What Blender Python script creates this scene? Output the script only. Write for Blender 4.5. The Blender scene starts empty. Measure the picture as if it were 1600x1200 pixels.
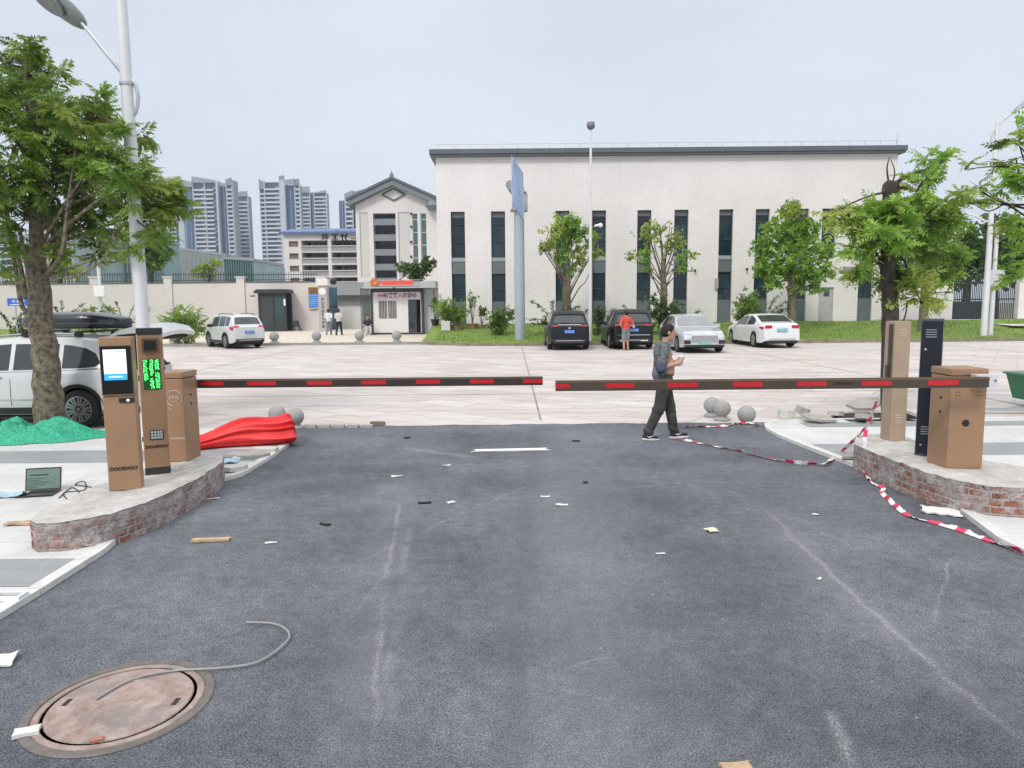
import bpy, bmesh, math, random
import numpy as np
from mathutils import Vector, Matrix, noise as mnoise
random.seed(7); RNG = np.random.default_rng(7)
S = bpy.context.scene; COL = S.collection
PI = math.pi
# ------------------------------------------------------------------ camera
FPX = 1110.0; CAMH = 1.95
PITCH = math.atan(123/FPX); ROLL = math.radians(0.5)
_R0 = Vector((1,0,0)); _U0 = Vector((0,math.sin(PITCH),math.cos(PITCH))); _F = Vector((0,math.cos(PITCH),-math.sin(PITCH)))
_R = _R0*math.cos(ROLL)-_U0*math.sin(ROLL); _U = _R0*math.sin(ROLL)+_U0*math.cos(ROLL)
cd = bpy.data.cameras.new('camera'); cam = bpy.data.objects.new('camera', cd); COL.objects.link(cam)
cd.sensor_width = 36; cd.lens = 36*FPX/1600; cd.clip_start = .05; cd.clip_end = 5000
m = Matrix((( _R.x,_U.x,-_F.x,0),(_R.y,_U.y,-_F.y,0),(_R.z,_U.z,-_F.z,CAMH),(0,0,0,1)))
cam.matrix_world = m; S.camera = cam
def P(u,v,Y):
    """measured photo position at a known distance -> world point"""
    d = _R*((u-800)/FPX)+_U*((600-v)/FPX)+_F
    return Vector((d.x/d.y*Y, Y, CAMH+d.z/d.y*Y))
def G(u,v,z=0.0):
    """measured photo position on a level at height z -> world point"""
    d = _R*((u-800)/FPX)+_U*((600-v)/FPX)+_F
    t = (z-CAMH)/d.z
    return Vector((d.x*t, d.y*t, z))
# ------------------------------------------------------------------ mesh builder
class MB:
    def __init__(s): s.v=[]; s.f=[]; s.m=[]; s.sm=[]
    def add(s, vs, fs, mi=0, smooth=False):
        o=len(s.v); s.v.extend([tuple(p) for p in vs])
        for f in fs: s.f.append(tuple(i+o for i in f)); s.m.append(mi); s.sm.append(smooth)
        return s
    def box(s, x0,x1,y0,y1,z0,z1, mi=0, bev=0):
        if bev>0:
            bm=bmesh.new(); bmesh.ops.create_cube(bm,size=1)
            for w in bm.verts: w.co=Vector(((x0+x1)/2+w.co.x*(x1-x0),(y0+y1)/2+w.co.y*(y1-y0),(z0+z1)/2+w.co.z*(z1-z0)))
            bmesh.ops.bevel(bm,geom=bm.edges[:],offset=bev,segments=2,affect='EDGES',profile=.6)
            bm.verts.ensure_lookup_table()
            for i,w in enumerate(bm.verts): w.index=i
            s.add([w.co for w in bm.verts],[[w.index for w in f.verts] for f in bm.faces],mi); bm.free(); return s
        vs=[(x0,y0,z0),(x1,y0,z0),(x1,y1,z0),(x0,y1,z0),(x0,y0,z1),(x1,y0,z1),(x1,y1,z1),(x0,y1,z1)]
        return s.add(vs,[(0,3,2,1),(4,5,6,7),(0,1,5,4),(1,2,6,5),(2,3,7,6),(3,0,4,7)],mi)
    def rbox(s, c, size, rotz=0, mi=0, tilt=0, tiltx=0):
        M=Matrix.Translation(c)@Matrix.Rotation(rotz,4,'Z')@Matrix.Rotation(tilt,4,'Y')@Matrix.Rotation(tiltx,4,'X')
        a,b,d=[q/2 for q in size]
        vs=[M@Vector(p) for p in [(-a,-b,-d),(a,-b,-d),(a,b,-d),(-a,b,-d),(-a,-b,d),(a,-b,d),(a,b,d),(-a,b,d)]]
        return s.add(vs,[(0,3,2,1),(4,5,6,7),(0,1,5,4),(1,2,6,5),(2,3,7,6),(3,0,4,7)],mi)
    def tube(s, pts, rad, n=8, mi=0, cap=True, smooth=True):
        pts=[Vector(p) for p in pts]; k=len(pts)
        rads=[rad]*k if not hasattr(rad,'__len__') else rad
        vs=[]; up=None
        for i,p in enumerate(pts):
            t=(pts[min(i+1,k-1)]-pts[max(i-1,0)])
            t=t.normalized() if t.length>1e-9 else Vector((0,0,1))
            if up is None:
                up=Vector((0,0,1)) if abs(t.z)<.9 else Vector((1,0,0))
            a=t.cross(up)
            if a.length<1e-6: a=t.orthogonal()
            a.normalize(); b=a.cross(t).normalized(); up=b
            for j in range(n):
                q=2*PI*j/n; vs.append(p+(a*math.cos(q)+b*math.sin(q))*rads[i])
        fs=[(i*n+j,(i+1)*n+j,(i+1)*n+(j+1)%n,i*n+(j+1)%n) for i in range(k-1) for j in range(n)]
        s.add(vs,fs,mi,smooth)
        if cap:
            o=len(s.v)-len(vs)
            s.f.append(tuple(o+j for j in range(n))); s.m.append(mi); s.sm.append(False)
            s.f.append(tuple(o+(k-1)*n+j for j in reversed(range(n)))); s.m.append(mi); s.sm.append(False)
        return s
    def lathe(s, prof, c=(0,0,0), n=24, mi=0, axis='Z', smooth=True):
        vs=[]; c=Vector(c)
        for r,z in prof:
            for j in range(n):
                q=2*PI*j/n; a,b=r*math.cos(q),r*math.sin(q)
                vs.append(c+(Vector((a,b,z)) if axis=='Z' else Vector((a,z,b)) if axis=='Y' else Vector((z,a,b))))
        k=len(prof)
        fs=[(i*n+j,i*n+(j+1)%n,(i+1)*n+(j+1)%n,(i+1)*n+j) for i in range(k-1) for j in range(n)]
        s.add(vs,fs,mi,smooth)
        o=len(s.v)-len(vs)
        if prof[0][0]>1e-4: s.f.append(tuple(o+j for j in reversed(range(n)))); s.m.append(mi); s.sm.append(False)
        if prof[-1][0]>1e-4: s.f.append(tuple(o+(k-1)*n+j for j in range(n))); s.m.append(mi); s.sm.append(False)
        return s
    def sphere(s,c,r,n=16,mi=0,sz=1):
        prof=[(r*math.sin(PI*i/n)+(1e-5),-r*sz*math.cos(PI*i/n)) for i in range(n+1)]
        return s.lathe(prof,c,n*2 if n<12 else 24,mi)
    def prism(s, poly, z0, z1, mi=0):
        n=len(poly); vs=[(p[0],p[1],z0) for p in poly]+[(p[0],p[1],z1) for p in poly]
        fs=[tuple(reversed(range(n))),tuple(range(n,2*n))]+[(i,(i+1)%n,n+(i+1)%n,n+i) for i in range(n)]
        return s.add(vs,fs,mi)
    def prismY(s, poly, y0, y1, mi=0):
        """polygon in x,z extruded along y"""
        n=len(poly); vs=[(p[0],y0,p[1]) for p in poly]+[(p[0],y1,p[1]) for p in poly]
        fs=[tuple(range(n)),tuple(reversed(range(n,2*n)))]+[(i,n+i,n+(i+1)%n,(i+1)%n) for i in range(n)]
        return s.add(vs,fs,mi)
    def quad(s,a,b,c,d,mi=0): return s.add([a,b,c,d],[(0,1,2,3)],mi)
def root_loc(o):
    L=Vector((0,0,0))
    while o is not None: L+=Vector(o.location); o=o.parent
    return L
def tag(o,label=None,cat=None,group=None,kind=None):
    if label: o['label']=label
    if cat: o['category']=cat
    if group: o['group']=group
    if kind: o['kind']=kind
    return o
def link_mesh(name, me, mats, parent=None, world=False, loc=None):
    for mm in (mats if isinstance(mats,(list,tuple)) else [mats]): me.materials.append(mm)
    o=bpy.data.objects.new(name,me); COL.objects.link(o)
    if parent is not None:
        o.parent=parent
        if world: me.transform(Matrix.Translation(-root_loc(parent)))
    elif loc is not None:
        me.transform(Matrix.Translation(-Vector(loc))); o.location=loc
    return o
def build(mb,name,mats,parent=None,world=False,loc=None,fixn=True):
    me=bpy.data.meshes.new(name); me.from_pydata(mb.v,[],mb.f)
    me.polygons.foreach_set('material_index',mb.m); me.polygons.foreach_set('use_smooth',mb.sm)
    me.update()
    if fixn:
        bm=bmesh.new(); bm.from_mesh(me); bmesh.ops.recalc_face_normals(bm,faces=bm.faces[:]); bm.to_mesh(me); bm.free()
    if any(mb.sm): me.set_sharp_from_angle(angle=math.radians(42))
    return link_mesh(name,me,mats,parent,world,loc)
def np_mesh(name,verts,quads,mats,parent=None,world=False,loc=None,smooth=False,midx=None):
    me=bpy.data.meshes.new(name); n=quads.shape[1]
    me.vertices.add(len(verts)); me.vertices.foreach_set('co',np.ascontiguousarray(verts,dtype=np.float32).ravel())
    me.loops.add(quads.size); me.loops.foreach_set('vertex_index',quads.astype(np.int32).ravel())
    me.polygons.add(len(quads)); me.polygons.foreach_set('loop_start',np.arange(0,quads.size,n,dtype=np.int32))
    if midx is not None: me.polygons.foreach_set('material_index',midx.astype(np.int32))
    me.update(calc_edges=True)
    me.polygons.foreach_set('use_smooth',np.full(len(quads),smooth))
    me.validate()
    return link_mesh(name,me,mats,parent,world,loc)
def thing(name,label,cat,loc=(0,0,0),rotz=0,group=None):
    o=bpy.data.objects.new(name,None); COL.objects.link(o); o.empty_display_size=.2
    o.location=loc; o.rotation_euler=(0,0,rotz); return tag(o,label,cat,group)
def dup(o,parent=None,loc=None,label=None,rotz=None):
    c=o.copy(); COL.objects.link(c)
    if parent is not None: c.parent=parent
    if loc is not None: c.location=loc
    if rotz is not None: c.rotation_euler=(0,0,rotz)
    if label: c['label']=label
    for ch in list(o.children): dup(ch,c)
    return c
def text(s,size,parent,mat,origin,right=(1,0,0),up=(0,0,1),name='lettering',align='CENTER',world=False,ext=.002,bold=0.0,sx=1.0):
    c=bpy.data.curves.new('t','FONT'); c.body=s; c.size=size; c.align_x=align; c.align_y='CENTER'; c.extrude=ext; c.offset=bold; c.resolution_u=2
    o=bpy.data.objects.new('t',c); COL.objects.link(o)
    dg=bpy.context.evaluated_depsgraph_get(); me=bpy.data.meshes.new_from_object(o.evaluated_get(dg))
    bpy.data.objects.remove(o); me.materials.clear()
    r=Vector(right).normalized(); u=Vector(up).normalized(); n=r.cross(u)
    M=Matrix(((r.x*sx,u.x,n.x,origin[0]),(r.y*sx,u.y,n.y,origin[1]),(r.z*sx,u.z,n.z,origin[2]),(0,0,0,1)))
    me.transform(M); me.name=name
    return link_mesh(name,me,mat,parent,world)
# ------------------------------------------------------------------ materials
def nodes(name):
    mt=bpy.data.materials.new(name); mt.use_nodes=True; nt=mt.node_tree
    return mt,nt,nt.nodes['Principled BSDF']
def N(nt,t,**kw):
    n=nt.nodes.new(t)
    for k,v in kw.items():
        if k.startswith('i_'): n.inputs[int(k[2:])].default_value=v
        else: setattr(n,k,v)
    return n
def L(nt,a,b): nt.links.new(a,b)
def ramp(nt,src,stops):
    r=N(nt,'ShaderNodeValToRGB'); e=r.color_ramp.elements
    while len(e)<len(stops): e.new(.5)
    for q,(p,c) in zip(e,stops): q.position=p; q.color=(*c,1) if len(c)==3 else c
    L(nt,src,r.inputs[0]); return r.outputs[0]
def mix(nt,fac,a,b,mode='MIX'):
    n=N(nt,'ShaderNodeMix',data_type='RGBA',blend_type=mode)
    for s_,v in ((n.inputs[0],fac),(n.inputs[6],a),(n.inputs[7],b)):
        if hasattr(v,'default_value') or hasattr(v,'is_linked'): L(nt,v,s_)
        else: s_.default_value=v if not hasattr(v,'__len__') else ((*v,1) if len(v)==3 else v)
    return n.outputs[2]
def tex(nt,kind='Noise',scale=5,detail=4,rough=.55,coord='Object',stretch=None,rot=0):
    tc=N(nt,'ShaderNodeTexCoord'); src=tc.outputs[coord]
    if stretch or rot:
        mp=N(nt,'ShaderNodeMapping'); mp.inputs['Scale'].default_value=stretch or (1,1,1); mp.inputs['Rotation'].default_value=(0,0,rot); L(nt,src,mp.inputs[0]); src=mp.outputs[0]
    t=N(nt,'ShaderNodeTex'+kind); L(nt,src,t.inputs['Vector']); t.inputs['Scale'].default_value=scale
    if kind=='Noise': t.inputs['Detail'].default_value=detail; t.inputs['Roughness'].default_value=rough
    return t
def bump(nt,bs,h,strength=.3,dist=.01):
    b=N(nt,'ShaderNodeBump'); b.inputs['Strength'].default_value=strength; b.inputs['Distance'].default_value=dist
    L(nt,h,b.inputs['Height']); L(nt,b.outputs[0],bs.inputs['Normal'])
_MC={}
def mat(name,col,rough=.6,metal=0,var=.1,vs=6,bmp=0,bs=80,coat=0,emit=None,spec=.5,dirt=None,trans=0):
    if name in _MC: return _MC[name]
    mt,nt,b=nodes(name)
    b.inputs['Roughness'].default_value=rough; b.inputs['Metallic'].default_value=metal
    b.inputs['Specular IOR Level'].default_value=spec
    if coat: b.inputs['Coat Weight'].default_value=coat; b.inputs['Coat Roughness'].default_value=.05
    t=tex(nt,'Noise',vs,5)
    lo=tuple(max(0,c*(1-var)) for c in col); hi=tuple(min(1,c*(1+var)) for c in col)
    c=ramp(nt,t.outputs[0],[(.3,lo),(.7,hi)])
    if dirt:
        t2=tex(nt,'Noise',dirt[1],6,.7); f=ramp(nt,t2.outputs[0],[(dirt[2],(0,0,0)),(min(1,dirt[2]+.15),(1,1,1))])
        c=mix(nt,f,c,dirt[0])
    L(nt,c,b.inputs['Base Color'])
    if bmp: bump(nt,b,tex(nt,'Noise',bs,4).outputs[0],bmp,.01)
    if emit: b.inputs['Emission Color'].default_value=(*emit[0],1); b.inputs['Emission Strength'].default_value=emit[1]
    _MC[name]=mt; return mt
def leafmat(name,a,b_,c_,trans=.35):
    mt,nt,b=nodes(name)
    g=N(nt,'ShaderNodeNewGeometry')
    c=ramp(nt,g.outputs['Random Per Island'],[(0,a),(.55,b_),(1,c_)])
    t=tex(nt,'Noise',1.3,3); c=mix(nt,.55,c,ramp(nt,t.outputs[0],[(.35,tuple(q*.75 for q in a)),(.65,tuple(min(1,q*1.2) for q in c_))]))
    L(nt,c,b.inputs['Base Color']); b.inputs['Roughness'].default_value=.45; b.inputs['Specular IOR Level'].default_value=.35
    tr=N(nt,'ShaderNodeBsdfTranslucent'); L(nt,mix(nt,.35,c,(.35,.5,.05)),tr.inputs[0])
    ms=N(nt,'ShaderNodeMixShader'); ms.inputs[0].default_value=trans
    L(nt,b.outputs[0],ms.inputs[1]); L(nt,tr.outputs[0],ms.inputs[2]); L(nt,ms.outputs[0],nt.nodes['Material Output'].inputs[0])
    return mt
def glassmat(name,col,rough=.06,spec=.9):
    return mat(name,col,rough,0,.25,1.2,spec=spec)
# ------------------------------------------------------------------ world + sun
w=bpy.data.worlds.new('World'); S.world=w; w.use_nodes=True; nt=w.node_tree
bg=nt.nodes['Background']; bg.inputs[1].default_value=.12
sk=N(nt,'ShaderNodeTexSky'); sk.sky_type='NISHITA'; sk.sun_disc=False
SUN_EL=math.radians(44); SUN_AZ=math.radians(205)
sk.sun_elevation=SUN_EL; sk.sun_rotation=SUN_AZ; sk.air_density=1.2; sk.dust_density=3; sk.ozone_density=1
# cloud deck: overcast luminance that grows towards the zenith
tc=N(nt,'ShaderNodeTexCoord'); sp=N(nt,'ShaderNodeSeparateXYZ'); L(nt,tc.outputs['Generated'],sp.inputs[0])
deck=ramp(nt,sp.outputs[2],[(0.0,(5.7,6.1,6.75,1)),(.10,(5.35,5.8,6.55,1)),(.42,(5.2,5.65,6.4,1)),(.70,(10.6,10.8,11.0,1)),(1,(13.5,13.5,13.4,1))])
cn=tex(nt,'Noise',1.6,5,.5,'Generated',(1,1,2.4))
deck=mix(nt,1.0,deck,ramp(nt,cn.outputs[0],[(.30,(.82,.865,.92)),(.5,(1,1,1)),(.70,(1.13,1.10,1.06))]),'MULTIPLY')
L(nt,mix(nt,.92,sk.outputs[0],deck),bg.inputs[0])
sd=bpy.data.lights.new('sun','SUN'); sd.energy=1.5; sd.angle=math.radians(13); sd.color=(1,.96,.9)
so=bpy.data.objects.new('sun',sd); COL.objects.link(so)
dirv=Vector((math.sin(SUN_AZ)*math.cos(SUN_EL),math.cos(SUN_AZ)*math.cos(SUN_EL),math.sin(SUN_EL)))
so.rotation_euler=dirv.to_track_quat('Z','Y').to_euler(); so.location=(0,0,60)
S.view_settings.view_transform='Standard'; S.view_settings.look='None'; S.view_settings.gamma=1; S.view_settings.exposure=.22
# ------------------------------------------------------------------ palette
TAN=mat('tan_paint',(.345,.205,.118),.40,.2,.06,3,bmp=.03,bs=300,dirt=((.42,.31,.22),4.5,.60))
BLACKP=mat('black_plastic',(.012,.012,.014),.45,0,.2)
DARKM=mat('dark_metal',(.045,.05,.055),.5,.3,.15)
WHITEP=mat('white_paint',(.78,.79,.8),.45,0,.05,3,dirt=((.5,.49,.46),4,.62))
WHITEB=mat('white_render',(.74,.72,.7),.7,0,.04,1.5,dirt=((.58,.56,.53),.8,.62))
STEEL=mat('grey_steel',(.5,.52,.54),.35,.6,.08)
RUBBER=mat('rubber',(.018,.018,.018),.8,0,.2)
STONE=mat('granite',(.31,.305,.295),.7,0,.18,60,bmp=.2,bs=120,dirt=((.3,.29,.27),3,.6))
BARK=mat('bark',(.15,.125,.088),.9,0,.7,14,bmp=1.0,bs=30,dirt=((.33,.32,.26),13,.60))
BARKD=mat('dark_bark',(.05,.04,.032),.9,0,.5,10,bmp=.9,bs=25)
GLASSD=glassmat('dark_glass',(.02,.03,.035))
GLASSB=glassmat('blue_glass',(.03,.07,.11),.08)
RED=mat('red_reflector',(.50,.008,.014),.4,0,.08)
# ------------------------------------------------------------------ asphalt driveway
def N_clamp(nt,s):
    n=N(nt,'ShaderNodeClamp'); L(nt,s,n.inputs[0]); return n.outputs[0]
PALE=(.45,.45,.46)
TRACKS=[([(1215,815),(1305,905),(1400,985),(1462,1045)],.022,.95,PALE,.3),([(1212,812),(1330,935),(1470,1050)],.14,.28,(.26,.26,.27),.3),
 ([(622,800),(606,900),(598,980),(588,1080)],.020,.8,PALE,.35),([(640,830),(628,900),(622,960),(612,1060)],.03,.6,PALE,.4),([(618,760),(600,900),(570,1100)],.22,.25,(.27,.27,.28),.3),
 ([(836,690),(826,800),(815,950),(795,1200)],.09,.29,(.05,.053,.06),.2),([(880,690),(890,800),(905,950),(940,1200)],.5,.25,(.24,.245,.265),.25),
 ([(1475,880),(1466,910),(1455,955)],.015,.7,PALE,.3),([(620,845),(700,815),(790,770),(960,705)],.02,.5,PALE,.4),([(880,770),(950,765),(1060,750)],.02,.4,PALE,.45),
 ([(905,1030),(912,1080),(960,1090)],.03,.7,PALE,.4),([(650,1190),(720,1120),(800,1100)],.03,.5,PALE,.45),([(1300,700),(1220,760),(1190,900),(1260,1150)],.35,.22,(.06,.062,.07),.3),
 ([(640,700),(680,705),(730,712)],.10,.5,PALE,.3),([(1290,1110),(1310,1150),(1330,1190)],.03,.8,PALE,.35),([(1100,990),(1180,1010),(1270,1050)],.03,.5,PALE,.5),([(420,760),(520,740),(640,720)],.12,.25,(.26,.26,.27),.4),([(960,1010),(1080,990),(1200,1060),(1330,1130)],.05,.4,PALE,.55)]
def asphalt():
    mt,nt,b=nodes('asphalt')
    v=tex(nt,'Voronoi',115); v.feature='F1'
    n1=tex(nt,'Noise',120,4,.78); n2=tex(nt,'Noise',.55,5,.6); n3=tex(nt,'Noise',9,4,.65)
    base=ramp(nt,n1.outputs[0],[(.36,(.018,.021,.026)),(.5,(.135,.142,.16)),(.64,(.42,.44,.475))])
    base=mix(nt,.5,base,ramp(nt,v.outputs[0],[(.0,(.30,.31,.34)),(.35,(.135,.142,.16)),(.72,(.02,.023,.028))]))
    base=mix(nt,1,base,ramp(nt,n2.outputs[0],[(.3,(.55,.56,.585)),(.5,(.95,.95,.96)),(.7,(1.38,1.35,1.33))]),'MULTIPLY')
    base=mix(nt,1,base,ramp(nt,n3.outputs[0],[(.3,(.78,.78,.79)),(.7,(1.2,1.2,1.2))]),'MULTIPLY')
    base=mix(nt,1,base,(1.11,1.11,1.125),'MULTIPLY')
    # pale dusty scuffs and tyre drag marks
    for (st,rot,sc,lo) in (((2.4,.3,1),-.1,1.0,.66),((3,.5,1),.95,.8,.69)):
        s_=tex(nt,'Noise',sc,6,.75,stretch=st,rot=rot); f=ramp(nt,s_.outputs[0],[(lo-.03,(0,0,0)),(lo+.07,(.8,.8,.8))])
        g=tex(nt,'Noise',38,3,.7); f=mix(nt,1,f,ramp(nt,g.outputs[0],[(.42,(0,0,0)),(.62,(1,1,1))]),'MULTIPLY')
        base=mix(nt,f,base,(.42,.42,.43))
    # tyre tracks, chalk drags and the roller seam: worn lines that follow curves across the mat
    tco=N(nt,'ShaderNodeTexCoord'); sx=N(nt,'ShaderNodeSeparateXYZ'); wn=tex(nt,'Noise',2.2,4,.6)
    wv=N(nt,'ShaderNodeVectorMath',operation='MULTIPLY_ADD'); L(nt,wn.outputs['Color'],wv.inputs[0]); wv.inputs[1].default_value=(.12,.1,0); L(nt,tco.outputs['Object'],wv.inputs[2]); L(nt,wv.outputs[0],sx.inputs[0])
    def M2(op,a,b_=None):
        n=N(nt,'ShaderNodeMath',operation=op)
        for i,q in enumerate((a,b_)):
            if q is None: continue
            if hasattr(q,'is_linked'): L(nt,q,n.inputs[i])
            else: n.inputs[i].default_value=q
        return n.outputs[0]
    gr=ramp(nt,tex(nt,'Noise',60,5,.8).outputs[0],[(.44,(0,0,0)),(.62,(1,1,1))]); pa=tex(nt,'Noise',1.5,5,.7)
    for (pts,wd,amt,col,lo) in TRACKS:
        q=np.array([(G(u,v_).x+.06,G(u,v_).y) for u,v_ in pts]); along=abs(np.ptp(q[:,0]))>abs(np.ptp(q[:,1]))
        i,j=(0,1) if along else (1,0); cf=np.polyfit(q[:,i],q[:,j],min(2,len(pts)-1)); cf=np.concatenate([np.zeros(3-len(cf)),cf])
        t_=sx.outputs[i]; s_=sx.outputs[j]; p=M2('ADD',M2('MULTIPLY',M2('ADD',M2('MULTIPLY',t_,float(cf[0])),float(cf[1])),t_),float(cf[2]))
        d=M2('DIVIDE',M2('SUBTRACT',s_,p),wd); f=M2('POWER',2.718,M2('MULTIPLY',M2('MULTIPLY',d,d),-1.0))
        a0,a1=q[:,i].min(),q[:,i].max(); e=.25*(a1-a0)
        f=M2('MULTIPLY',f,M2('MULTIPLY',N_clamp(nt,M2('DIVIDE',M2('SUBTRACT',t_,float(a0-e)),float(e))),N_clamp(nt,M2('DIVIDE',M2('SUBTRACT',float(a1+e),t_),float(e)))))
        f=M2('MULTIPLY',f,ramp(nt,pa.outputs[0],[(lo+.03,(.03,.03,.03)),(lo+.2,(1,1,1))])); f=M2('MULTIPLY',f,amt)
        if amt>.3: f=M2('MULTIPLY',f,M2('ADD',M2('MULTIPLY',gr,.9),.1))
        base=mix(nt,f,base,col)
    L(nt,base,b.inputs['Base Color']); b.inputs['Roughness'].default_value=.82; b.inputs['Specular IOR Level'].default_value=.3
    h=mix(nt,.6,v.outputs[0],n1.outputs[0]); bump(nt,b,h,.8,.012)
    return mt
ASPH=asphalt()
def concrete():
    mt,nt,b=nodes('concrete_yard')
    base=ramp(nt,tex(nt,'Noise',.5,6,.65).outputs[0],[(.3,(.43,.385,.365)),(.7,(.57,.52,.495))])
    s_=tex(nt,'Noise',1.3,5,.7,stretch=(.35,2.0,1),rot=.35)
    base=mix(nt,.48,base,ramp(nt,s_.outputs[0],[(.36,(.33,.285,.27)),(.5,(.52,.47,.45)),(.64,(.66,.63,.615))]))
    s2=tex(nt,'Noise',.22,4,.6); base=mix(nt,.4,base,ramp(nt,s2.outputs[0],[(.4,(.54,.52,.51)),(.6,(.50,.435,.40))]))
    # stamped paver grid laid on the diagonal
    tc=N(nt,'ShaderNodeTexCoord'); mp=N(nt,'ShaderNodeMapping'); mp.inputs['Rotation'].default_value=(0,0,.62); L(nt,tc.outputs['Object'],mp.inputs[0])
    br=N(nt,'ShaderNodeTexBrick'); L(nt,mp.outputs[0],br.inputs[0]); br.inputs['Scale'].default_value=1
    br.inputs['Brick Width'].default_value=1.25; br.inputs['Row Height'].default_value=.62; br.inputs['Mortar Size'].default_value=.03; br.inputs['Mortar Smooth'].default_value=.6
    br.inputs['Color1'].default_value=(.90,.88,.875,1); br.inputs['Color2'].default_value=(1.09,1.09,1.09,1); br.inputs['Mortar'].default_value=(.78,.77,.765,1)
    base=mix(nt,1,base,br.outputs[0],'MULTIPLY')
    # worn patches where the stamping has washed out
    f=ramp(nt,tex(nt,'Noise',.35,5,.7,stretch=(1,1.6,1)).outputs[0],[(.5,(0,0,0)),(.68,(.6,.6,.6))]); base=mix(nt,f,base,(.56,.525,.51))
    f=ramp(nt,tex(nt,'Noise',2.5,7,.75).outputs[0],[(.62,(0,0,0)),(.75,(.5,.5,.5))]); base=mix(nt,f,base,(.36,.33,.31))
    L(nt,base,b.inputs['Base Color']); b.inputs['Roughness'].default_value=.75; b.inputs['Specular IOR Level'].default_value=.3
    bump(nt,b,tex(nt,'Noise',40,4).outputs[0],.15,.01); return mt
CONC=concrete()
def terrazzo(name,c0,c1,sp):
    mt,nt,b=nodes(name)
    base=ramp(nt,tex(nt,'Noise',1.2,5,.6).outputs[0],[(.3,c0),(.7,c1)])
    f=ramp(nt,tex(nt,'Noise',120,3,.7).outputs[0],[(.5,(0,0,0)),(.62,(.55,.55,.55))]); base=mix(nt,f,base,sp)
    f=ramp(nt,tex(nt,'Noise',.9,6,.7,stretch=(1,.5,1)).outputs[0],[(.56,(0,0,0)),(.74,(.6,.6,.6))]); base=mix(nt,f,base,(.36,.34,.31))
    br=N(nt,'ShaderNodeTexBrick'); tc=N(nt,'ShaderNodeTexCoord'); L(nt,tc.outputs['Object'],br.inputs[0]); br.offset=.5; br.inputs['Scale'].default_value=1
    br.inputs['Brick Width'].default_value=.6; br.inputs['Row Height'].default_value=.3; br.inputs['Mortar Size'].default_value=.006
    br.inputs['Color1'].default_value=(.97,.97,.97,1); br.inputs['Color2'].default_value=(1.03,1.03,1.03,1); br.inputs['Mortar'].default_value=(.8,.8,.8,1)
    base=mix(nt,1,base,br.outputs[0],'MULTIPLY')
    L(nt,base,b.inputs['Base Color']); b.inputs['Roughness'].default_value=.7; b.inputs['Specular IOR Level'].default_value=.3; return mt
PAVW=terrazzo('white_paving',(.54,.54,.53),(.66,.66,.65),(.38,.38,.38))
PAVG=terrazzo('grey_paving',(.27,.28,.295),(.34,.35,.365),(.2,.2,.2))
def grassmat(name='lawn_soil'):
    mt,nt,b=nodes(name)
    c=ramp(nt,tex(nt,'Noise',.7,6,.7).outputs[0],[(.3,(.10,.175,.025)),(.5,(.16,.25,.04)),(.7,(.23,.30,.07))])
    c=mix(nt,.5,c,ramp(nt,tex(nt,'Noise',14,4,.7).outputs[0],[(.3,(.06,.12,.02)),(.7,(.25,.34,.08))]))
    L(nt,c,b.inputs['Base Color']); b.inputs['Roughness'].default_value=.9; return mt
GRASS=grassmat()
def sheet(name,poly,z,m,kind='structure'):
    o=build(MB().add([(x,y,z) for x,y in poly],[tuple(range(len(poly)))]),name,m); return tag(o,kind=kind)
EDGE_Y=11.5
far_m=mat('far_earth',(.2,.2,.16),.9,0,.3,.05)
sheet('ground',[(-690,-30),(690,-30),(690,690),(-690,690)],-.02,far_m)
# concrete yard: sheet split so the drain row joints are real grooves
sheet('concrete_yard',[(-45,EDGE_Y-.3),(45,EDGE_Y-.3),(45,37),(-45,37)],-.008,CONC)
# asphalt: slightly ragged far edge
mbx=MB(); xs=np.linspace(-4.6,4.9,48)
far=[(x,EDGE_Y+.12*math.sin(x*.35+.6)+.03*math.sin(x*5.1)+.02*math.sin(x*11)-.02*x) for x in xs]
poly=[(-4.6,-6),(4.9,-6)]+[(x,y) for x,y in reversed(far)]
mbx.add([(x,y,0) for x,y in poly],[tuple(range(len(poly)))])
tag(build(mbx,'asphalt_driveway',ASPH),kind='structure')
# raised pavements each side (40 mm), curved corners, pale kerb edging
KL=[(-3.27,-6),(-3.25,4.7),(-3.27,5.5),(-3.36,6.0),(-3.34,7.7),(-3.14,8.1),(-3.12,9.0),(-3.16,9.9),(-3.35,10.5),(-3.8,10.9),(-4.6,11.15)]
KR=[(3.92,-6),(3.94,5.6),(4.16,6.5),(4.14,8.0),(4.05,8.3),(3.95,9.3),(3.88,10.2),(3.9,10.8),(4.02,11.2),(4.3,11.5),(4.9,11.62)]
def pavement(K,sgn,name):
    outer=[(sgn*40,K[-1][1]),(sgn*40,-6)]
    pl=[(x+sgn*.10,y) for x,y in K[:-1]]+[(K[-1][0],K[-1][1]-.1)]
    pts=pl+[(sgn*40,K[-1][1]-.1),(sgn*40,-6)]
    o=build(MB().prism(pts if sgn<0 else pts[::-1],-.05,.036),name,PAVW); tag(o,kind='structure')
    kb=MB()
    for i in range(len(K)-1):
        (x0,y0),(x1,y1)=K[i],K[i+1]; (a0,b0),(a1,b1)=pl[i],pl[i+1]
        g=.004
        kb.prism([(x0,y0+g),(x1,y1-g),(a1,b1-g),(a0,b0+g)],-.05,.045)
    (x0,y0)=K[-1]; kb.prism([(x0,y0),(sgn*40,y0),(sgn*40,y0-.1),(x0,y0-.1)],-.05,.045)
    tag(build(kb,'kerb',mat('kerb_stone',(.6,.6,.58),.7,0,.1,8,bmp=.1,dirt=((.36,.34,.31),3,.6))),kind='structure')
pavement(KL,-1,'pavement'); pavement(KR,1,'pavement')
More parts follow.
